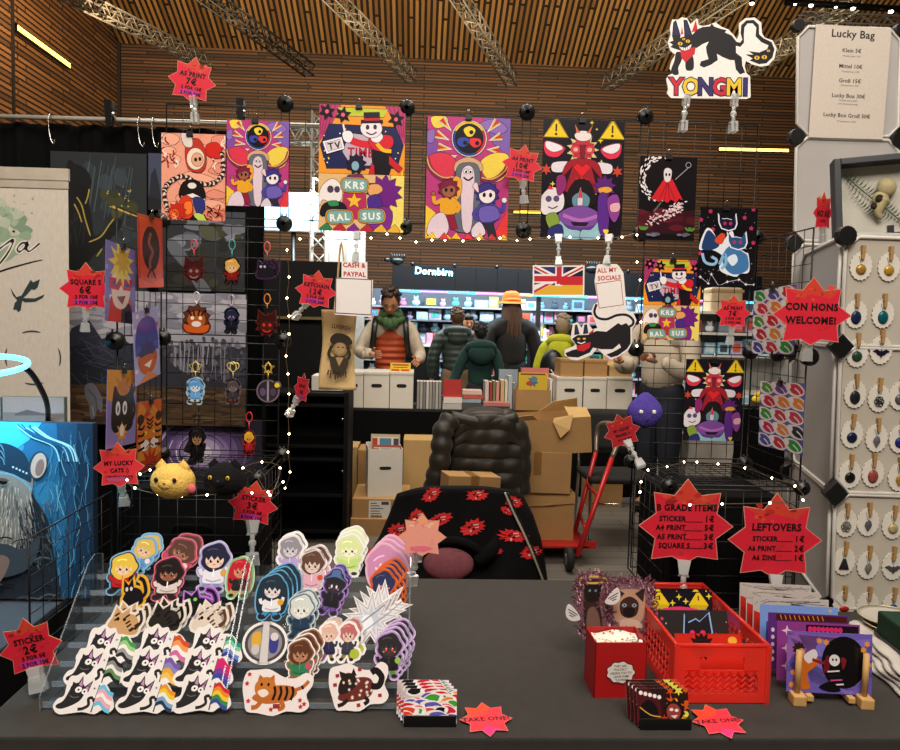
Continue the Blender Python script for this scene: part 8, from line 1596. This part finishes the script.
# ---- glittery cat pictures on sticks
GLIT = mat('pink_glitter_tinsel', '#9a6a78', .35, .35, var=.6, vs=160, bump=.8, bs=220)
def fluff(o, pts, r, n=300, seed=1):
    random.seed(seed); k = MB(); N = len(pts)
    for i in range(n):
        j = i % N; f = rnd(); p0, p1 = pts[j], pts[(j+1) % N]; x, z = p0[0]+(p1[0]-p0[0])*f, p0[1]+(p1[1]-p0[1])*f; p = V((x+ru(-r, r)*.6, ru(-.004, .006), z+ru(-r, r)*.6)); dd = V((ru(-1, 1), ru(-.7, .5), ru(-1, 1))).normalized()*r; s = dd.cross(V((0, 1, .3))).normalized()*.0016; k.add([p-s, p+s, p+dd+s, p+dd-s], [(0, 1, 2, 3)])
    k.build('tinsel_border', GLIT, o)
Yp = tz(618, 668, TZ).y+.02
c = pt(592, 606, Yp); kk = mpp(c); o = thing('cat_picture', 'cut out picture of a dark cat with halo and white wings behind the red box', 'picture', c); ol = smooth([(-14, -22), (-8, -30), (8, -30), (13, -20), (10, -4), (14, 10), (16, 26), (-8, 28), (-12, 10), (-14, -6)]); a = Art(0, 0, kk, .003); a.base(ol, '#7a5660'); a.B([(-9, -20), (-7, -27), (7, -27), (9, -18), (7, -6), (10, 12), (10, 25), (-5, 26), (-8, 10), (-9, -6)], '#3a2622'); a.B([(-8, -16), (-6, -25), (6, -25), (8, -14), (4, -5), (-5, -5)], '#1c1414'); a.P([(-8, -18), (-8, -28), (-3, -23)], '#1c1414'); a.P([(8, -18), (8, -28), (3, -23)], '#1c1414'); a.B([(-4, 4), (4, 2), (9, 22), (-4, 25)], '#7a5a4e'); a.E(-3, -16, 1.4, 1.4, '#6a8aa0', n=7); a.E(3, -16, 1.4, 1.4, '#6a8aa0', n=7)
a.L([(13*math.cos(t), -27+3.4*math.sin(t)) for t in [2*PI*i/24 for i in range(25)]], 2.2, '#d8a85a')
a.build('cat_cutout', INK, o); fluff(o, [(x*kk, -y*kk) for x, y in ol], .012, 420)
for s, x, y in ((-1, -15, 5), (1, 15, -12)):
    a = Art(0, 0, kk, .002); a.base(smooth([(x-s*3, y+7), (x+s*2, y-2), (x+s*9, y-8), (x+s*12, y-2), (x+s*11, y+5), (x+s*5, y+9)]), '#e2dcda'); [a.L(openc([(x+s*(0+i*2), y+3+i), (x+s*(6+i), y-1+i*2), (x+s*(10-i), y-3+i*3)]), 1, '#4a3f4a') for i in range(3)]; a.build('wing', INK, o, loc=(0, -.008, 0))
k = MB(); k.cyl((0, .004, -20*kk), (.01, .004, TZ-c.z+.004), .004); k.build('stick', BPL, o)
c = pt(629, 608, Yp+.03); kk = mpp(c); o = thing('cat_picture', 'cut out picture of a siamese cat face with glittery pink border behind the red box', 'picture', c); ol = smooth([(-20, -22), (-8, -27), (8, -27), (21, -22), (24, 0), (20, 20), (6, 24), (-10, 24), (-20, 16), (-22, 0)]); a = Art(0, 0, kk, .003); a.base(ol, '#8a6672'); a.B([(-16, -4), (-12, -18), (12, -18), (16, -4), (12, 14), (-12, 14)], '#c29a80'); a.P([(-14, -6), (-15, -21), (-5, -15)], '#3a2622'); a.P([(14, -6), (15, -21), (5, -15)], '#3a2622'); a.B([(-9, -6), (0, -12), (9, -6), (8, 6), (0, 10), (-8, 6)], '#3f2a24'); a.B([(-5, 0), (5, 0), (4, 8), (-4, 8)], '#1f1412'); a.E(-5, -3, 2.4, 2, '#9ab0c0', n=9); a.E(5, -3, 2.4, 2, '#9ab0c0', n=9); a.E(-5, -3, .9, 1.2, '#120d0c', n=7); a.E(5, -3, .9, 1.2, '#120d0c', n=7); a.B([(-8, 12), (8, 12), (14, 20), (-6, 22)], '#d8b8a4')
a.build('cat_cutout', INK, o); fluff(o, [(x*kk, -y*kk) for x, y in ol], .014, 520, 2)
k = MB(); k.cyl((0, .004, -20*kk), (0, .004, TZ-c.z+.004), .004); k.build('stick', BPL, o)
# ---- red crate
cL, cR = tz(674, 703, TZ), tz(766, 704, TZ); yb = pt(648, 600, 1.9).y; W2 = cR.x-cL.x; Hc = pt(720, 646, cL.y).z-TZ; Dc = .37
o = thing('red_crate', 'translucent red plastic crate of prints on the table', 'crate', ((cL.x+cR.x)/2, (cL.y+cR.y)/2, TZ)); k = MB(); t = .003
k.box(0, Dc/2, .004, W2, Dc, .004); k.build('base', REDPL, o)
def latt(nm, P0, U, Vv, n, hole):
    U, Vv, P0 = V(U), V(Vv), V(P0); nn = U.cross(Vv).normalized()*t/2; k = MB()
    def bar(a0, a1, b0, b1): vs = [P0+U*x+Vv*y+nn*s for s in (-1, 1) for x, y in ((a0, b0), (a1, b0), (a1, b1), (a0, b1))]; k.add(vs, [(0, 3, 2, 1), (4, 5, 6, 7), (0, 1, 5, 4), (1, 2, 6, 5), (2, 3, 7, 6), (3, 0, 4, 7)])
    bar(0, 1, 0, .16); bar(0, 1, .80, 1); bar(0, .10, .16, .80); bar(.90, 1, .16, .80)
    if hole: bar(.10, .26, .55, .80); bar(.74, .90, .55, .80)
    top = .55 if hole else .80
    if hole: bar(.10, .90, .52, .57)
    rows = 4
    for r in range(rows):
        b = .16+(top-.16)*r/rows; st = (top-.16)/rows
        for i in range(n):
            x0 = .10+.80*i/n; x1 = x0+.80/n; q = [(x0, b), ((x0+x1)/2, b+st*.75), ((x0+x1)/2, b+st*1.05), (x0, b+st*.35)]; q2 = [(x1, b), (x1, b+st*.35), ((x0+x1)/2, b+st*1.05), ((x0+x1)/2, b+st*.75)]
            for z in (q, q2): k.add([P0+U*x+Vv*y+nn for x, y in z]+[P0+U*x+Vv*y-nn for x, y in z], [(0, 1, 2, 3), (7, 6, 5, 4), (0, 4, 5, 1), (1, 5, 6, 2), (2, 6, 7, 3), (3, 7, 4, 0)])
    k.tube([P0+Vv, P0+Vv+U], .0042, 6); k.build(nm, REDPL, o)
latt('front_wall', (-W2/2, 0, .002), (W2, 0, 0), (0, 0, Hc), 9, True); latt('back_wall', (-W2/2, Dc, .002), (W2, 0, 0), (0, 0, Hc), 9, True); latt('side_wall', (-W2/2, 0, .002), (0, Dc, 0), (0, 0, Hc), 14, False); latt('side_wall', (W2/2, 0, .002), (0, Dc, 0), (0, 0, Hc), 14, False)
for x in (-1, 1):
    for y in (0, 1): k = MB(); k.box(x*W2/2, y*Dc, Hc/2, .010, .010, Hc); k.build('corner_post', REDPL, o)
cb = V(o.location)
def standprint(label, dy, wd, hh, lean, art, x=0, group='prints in the red crate', n=1, name='art_print', z=.008, bg='#d8d0cc', base=None, yaw=0):
    for i in range(n):
        q = thing(name, label if n == 1 else label+', '+['frontmost', 'second', 'third', 'fourth', 'fifth', 'sixth'][i], 'print', (base or cb)+V((x, dy+i*.012, z)), (lean, 0, yaw), group); a = Art(0, 0, .001, .0015); a.baseR(-wd*500, -hh*1000, wd*500, 0, bg); art(a, wd*1000, hh*1000); a.build('printed_sheet', GLOSS, q)
def ap_warn(a, w_, h_):
    a.R(-w_/2+2, -h_+2, w_/2-2, 0, '#17131c')
    for x in (-w_*.29, w_*.29): a.P([(x-24, -h_+30), (x-4, -h_+2), (x+4, -h_+2), (x+24, -h_+30)], '#e4c226'); a.L([(x, -h_+9), (x, -h_+20)], 3, '#3a2a10'); a.P([(x-24, -h_+30), (x+24, -h_+30), (x+16, -h_+42), (x-16, -h_+42)], '#c8a820')
    for x, y in ((0, -h_+12), (-w_*.1, -h_+26), (w_*.1, -h_+22), (-w_*.45, -h_+10), (w_*.45, -h_+10)): a.S(x, y, 8, 3, 4, '#e2cc3a')
    a.B([(-w_*.4, -h_+48), (0, -h_+34), (w_*.4, -h_+48), (w_*.3, -h_+80), (-w_*.3, -h_+80)], '#d83a6a'); a.B([(w_*.1, -h_+50), (w_*.45, -h_+42), (w_*.45, -h_+80), (w_*.1, -h_+80)], '#5a5ac0')
def ap_cat(a, w_, h_):
    a.R(-w_/2+2, -h_+2, w_/2-2, 0, '#2a2726'); random.seed(8)
    for i in range(14): a.E(ru(-w_/2+4, w_/2-4), ru(-h_+4, -20), 1.4, 1.4, '#c8c0c0', n=5)
    for i in range(8): a.S(ru(-w_/2+6, w_/2-6), ru(-h_+6, -30), 5, 2.6, 5, '#c83a6a')
    o2 = [(-18, -h_+10), (-11, -h_+28), (6, -h_+20), (14, -h_+26), (36, -h_+7), (40, -h_+48), (30, -h_+74), (-4, -h_+82), (-24, -h_+66)]; a.P(sc([(x-6, y+h_-50) for x, y in o2], 1.1) and [(6+(x-6)*1.1, -h_+50+(y+h_-50)*1.1) for x, y in o2], '#8ab0e0'); a.P(o2, '#1f1d22'); a.E(-4, -h_+49, 6, 6, '#d8306a', n=12); a.E(20, -h_+49, 6, 6, '#d8306a', n=12)
def ap_red(a, w_, h_): a.R(-w_/2+2, -h_+2, w_/2-2, 0, '#c0281c'); a.S(-w_*.1, -h_+26, 30, 20, 13, '#1c1212'); a.E(w_*.36, -h_+14, 10, 8, '#e0a83a'); a.E(w_*.4, -h_+26, 8, 6, '#d88a2c')
standprint('dark print with yellow warning triangles at the back of the red crate', .235, .162, .135, -.28, ap_warn, bg='#17131c')
standprint('second dark print with yellow triangles behind the first in the crate', .252, .160, .137, -.26, ap_warn, bg='#17131c')
standprint('dark print of an outlined cat with pink eyes in the middle of the crate', .135, .160, .128, -.34, ap_cat, bg='#2a2726')
standprint('red print with a spiky black shape at the front of the crate', .045, .146, .112, -.34, ap_red, bg='#b0241a')
# ---- wooden rack of small prints
WD = mat('pale_pine', '#c49a5e', .6, var=.1, vs=30); rL, rR = tz(801, 708, TZ), tz(864, 707, TZ); w = rR.x-rL.x; Lr = .38
o = thing('wooden_print_rack', 'pale wooden rack holding a row of small prints at the right', 'rack', ((rL.x+rR.x)/2, rL.y, TZ), (0, 0, -.10)); hpost = pt(800, 655, rL.y).z-TZ
for s in (-1, 1):
    k = MB(); k.box(s*w/2, .014, .011, .027, .034, .022); k.build('foot', WD, o, bevel=.003); k = MB(); k.cyl((s*w/2, .016, .02), (s*w/2, .016, hpost), .0062, n=12); k.build('post', WD, o)
    k = MB(); k.box(s*w/2*.62, Lr/2, .012, .014, Lr-.02, .012); k.build('rail', WD, o, bevel=.002); k = MB(); k.box(s*w/2, Lr, .011, .027, .034, .022); k.build('foot', WD, o, bevel=.003); k = MB(); k.cyl((s*w/2, Lr, .02), (s*w/2, Lr, hpost), .0062, n=12); k.build('post', WD, o)
rb = V(o.location); wp = (pt(866, 670, rL.y)-pt(783, 670, rL.y)).length; hp = .125
def rp(label, dy, art, bg, x=0, n=1, hh=hp): 
    d = rotm(-.10) @ V((x, dy*.82, 0)); standprint(label, 0, wp, hh, -.10, art, 0, 'prints in the wooden rack', n, 'small_print', .019, bg, rb+d, -.10)
def a_front(a, w_, h_):
    a.R(-w_/2+2, -h_+2, w_/2-2, -2, '#6a5aae'); random.seed(7)
    for i in range(10): a.B([(ru(-w_/2, w_/2)+20*math.cos(j), ru(-h_, 0)+10*math.sin(j)) for j in range(6)], random.choice(['#7a6ac0', '#8a5aa8', '#5a4a9a']))
    a.E(w_*.17, -h_*.52, w_*.26, h_*.43, '#0d0a0e', n=30)
    for x, y in ((-.42, -.32), (-.34, -.2), (-.12, -.86), (-.04, -.84), (.44, -.84), (.4, -.74), (-.44, -.12), (.46, -.5)): a.S(x*w_, y*h_, 7, 4.4, 6, '#e0902c')
    a.S(-w_*.36, -h_*.72, 14, 10, 9, '#2c1a1c'); a.E(-w_*.33, -h_*.66, 8, 8, '#c88a6a'); a.B([(-w_*.36, -h_*.55), (-w_*.2, -h_*.62), (-w_*.12, -h_*.5), (-w_*.26, -h_*.3), (-w_*.22, -h_*.08), (-w_*.36, -h_*.1)], '#c8661c'); a.B([(-w_*.3, -h_*.6), (-w_*.18, -h_*.72), (-w_*.14, -h_*.6), (-w_*.24, -h_*.48)], '#d8d0d0'); a.L(openc([(-w_*.2, -h_*.55), (-w_*.08, -h_*.5), (-w_*.02, -h_*.56)]), 6, '#8a1c22')
    a.E(w_*.06, -h_*.55, 11, 12, '#e0d8da'); a.E(w_*.04, -h_*.56, 2, 3, '#1a1216', n=8); a.E(w_*.08, -h_*.56, 2, 3, '#1a1216', n=8); a.B([(-w_*.06, -h_*.5), (-w_*.02, -h_*.64), (w_*.0, -h_*.4), (-w_*.06, -h_*.34)], '#6a141c'); a.B([(w_*.14, -h_*.6), (w_*.2, -h_*.56), (w_*.16, -h_*.4)], '#7a1a20')
    for i in range(4): a.L([(-w_*.02+i*3, -h_*.36+i*9), (w_*.12+i*3, -h_*.38+i*9)], 3, ['#e0d8da', '#1c161c', '#c84a8a', '#e0d8da'][i])
    a.B([(-w_*.12, -h_*.1), (w_*.02, -h_*.2), (w_*.14, -h_*.06), (0, -h_*.03)], '#100c10')
def a_mag(a, w_, h_): a.R(-w_/2+2, -h_+2, w_/2-2, -2, '#8a3a86'); [a.S(-w_*.38, -h_*(.85-.3*i), 12, 4, 4, '#e8c8d8') for i in range(3)]; a.R(-w_*.15, -h_+4, w_/2-3, -h_+24, '#1c1216'); [a.E(-w_*.1+i*9, -h_+13, 5, 6, '#d82a6a', n=8) for i in range(8)]
def a_brn(a, w_, h_): a.R(-w_/2+2, -h_+2, w_/2-2, -2, '#5a2c7a'); a.R(-w_*.4, -h_+3, w_/2-3, -h_+16, '#4a1a14'); [a.L([(-w_*.35+i*10, -h_+4), (-w_*.33+i*10, -h_+14)], 2, '#c8862c') for i in range(10)]; [a.E(-w_*.44, -h_*.7+i*16, 4, 5, '#d8c8d8', n=7) for i in range(5)]
def a_blu(a, w_, h_): a.R(-w_/2+2, -h_+2, w_/2-2, -2, '#7a9ad8'); a.R(-w_*.42, -h_*.7, -w_*.3, -4, '#3a4aa8'); [a.E(w_*.4, -h_+8, 4, 4, '#e0a83a', n=7)]
def a_red(a, w_, h_): a.R(-w_/2+2, -h_+2, w_/2-2, -2, '#b8b0aa'); a.P([(-w_/2+2, -h_*.75), (-w_*.1, -h_*.55), (-w_/2+2, -6)], '#c02a22'); a.P([(0, -h_+12), (w_*.4, -h_+20), (w_*.44, -6), (.1*w_, -6)], '#241a1c'); [a.L([(ru(-w_/2, w_/2), -h_+ru(4, 20)), (ru(-w_/2, w_/2), -h_+ru(4, 20))], 1, '#6a625e') for i in range(12)]
rp('purple print of two figures before a black disc, front of the wooden rack', .030, a_front, '#6a5aae')
rp('magenta print with a black and pink band, second in the wooden rack', .092, a_mag, '#8a3a86', -.002)
rp('purple print with a dark orange band, third in the wooden rack', .155, a_brn, '#5a2c7a', -.003)
rp('pale blue print, fourth in the wooden rack', .215, a_blu, '#7a9ad8', -.004)
for i, (dy, nm) in enumerate(((.275, 'nearest of three'), (.335, 'middle of three'), (.395, 'hindmost of three'))): rp('grey print with red and black shapes near the back of the rack, '+nm, dy, a_red, '#bcb4ae', -.004)
# ---- tell look-alike goods apart by their order
_g = {}
for _o in list(scene.objects):
    if _o.name.startswith(('boxed_figure', 'plush_toy')) and 'label' in _o: _g.setdefault(_o['label'], []).append(_o)
for _l, _os in _g.items():
    if len(_os) > 1:
        for _i, _o in enumerate(sorted(_os, key=lambda q: q.location.x)): _o['label'] = _l+', %s from left' % ['first', 'second', 'third', 'fourth', 'fifth', 'sixth'][min(_i, 5)]
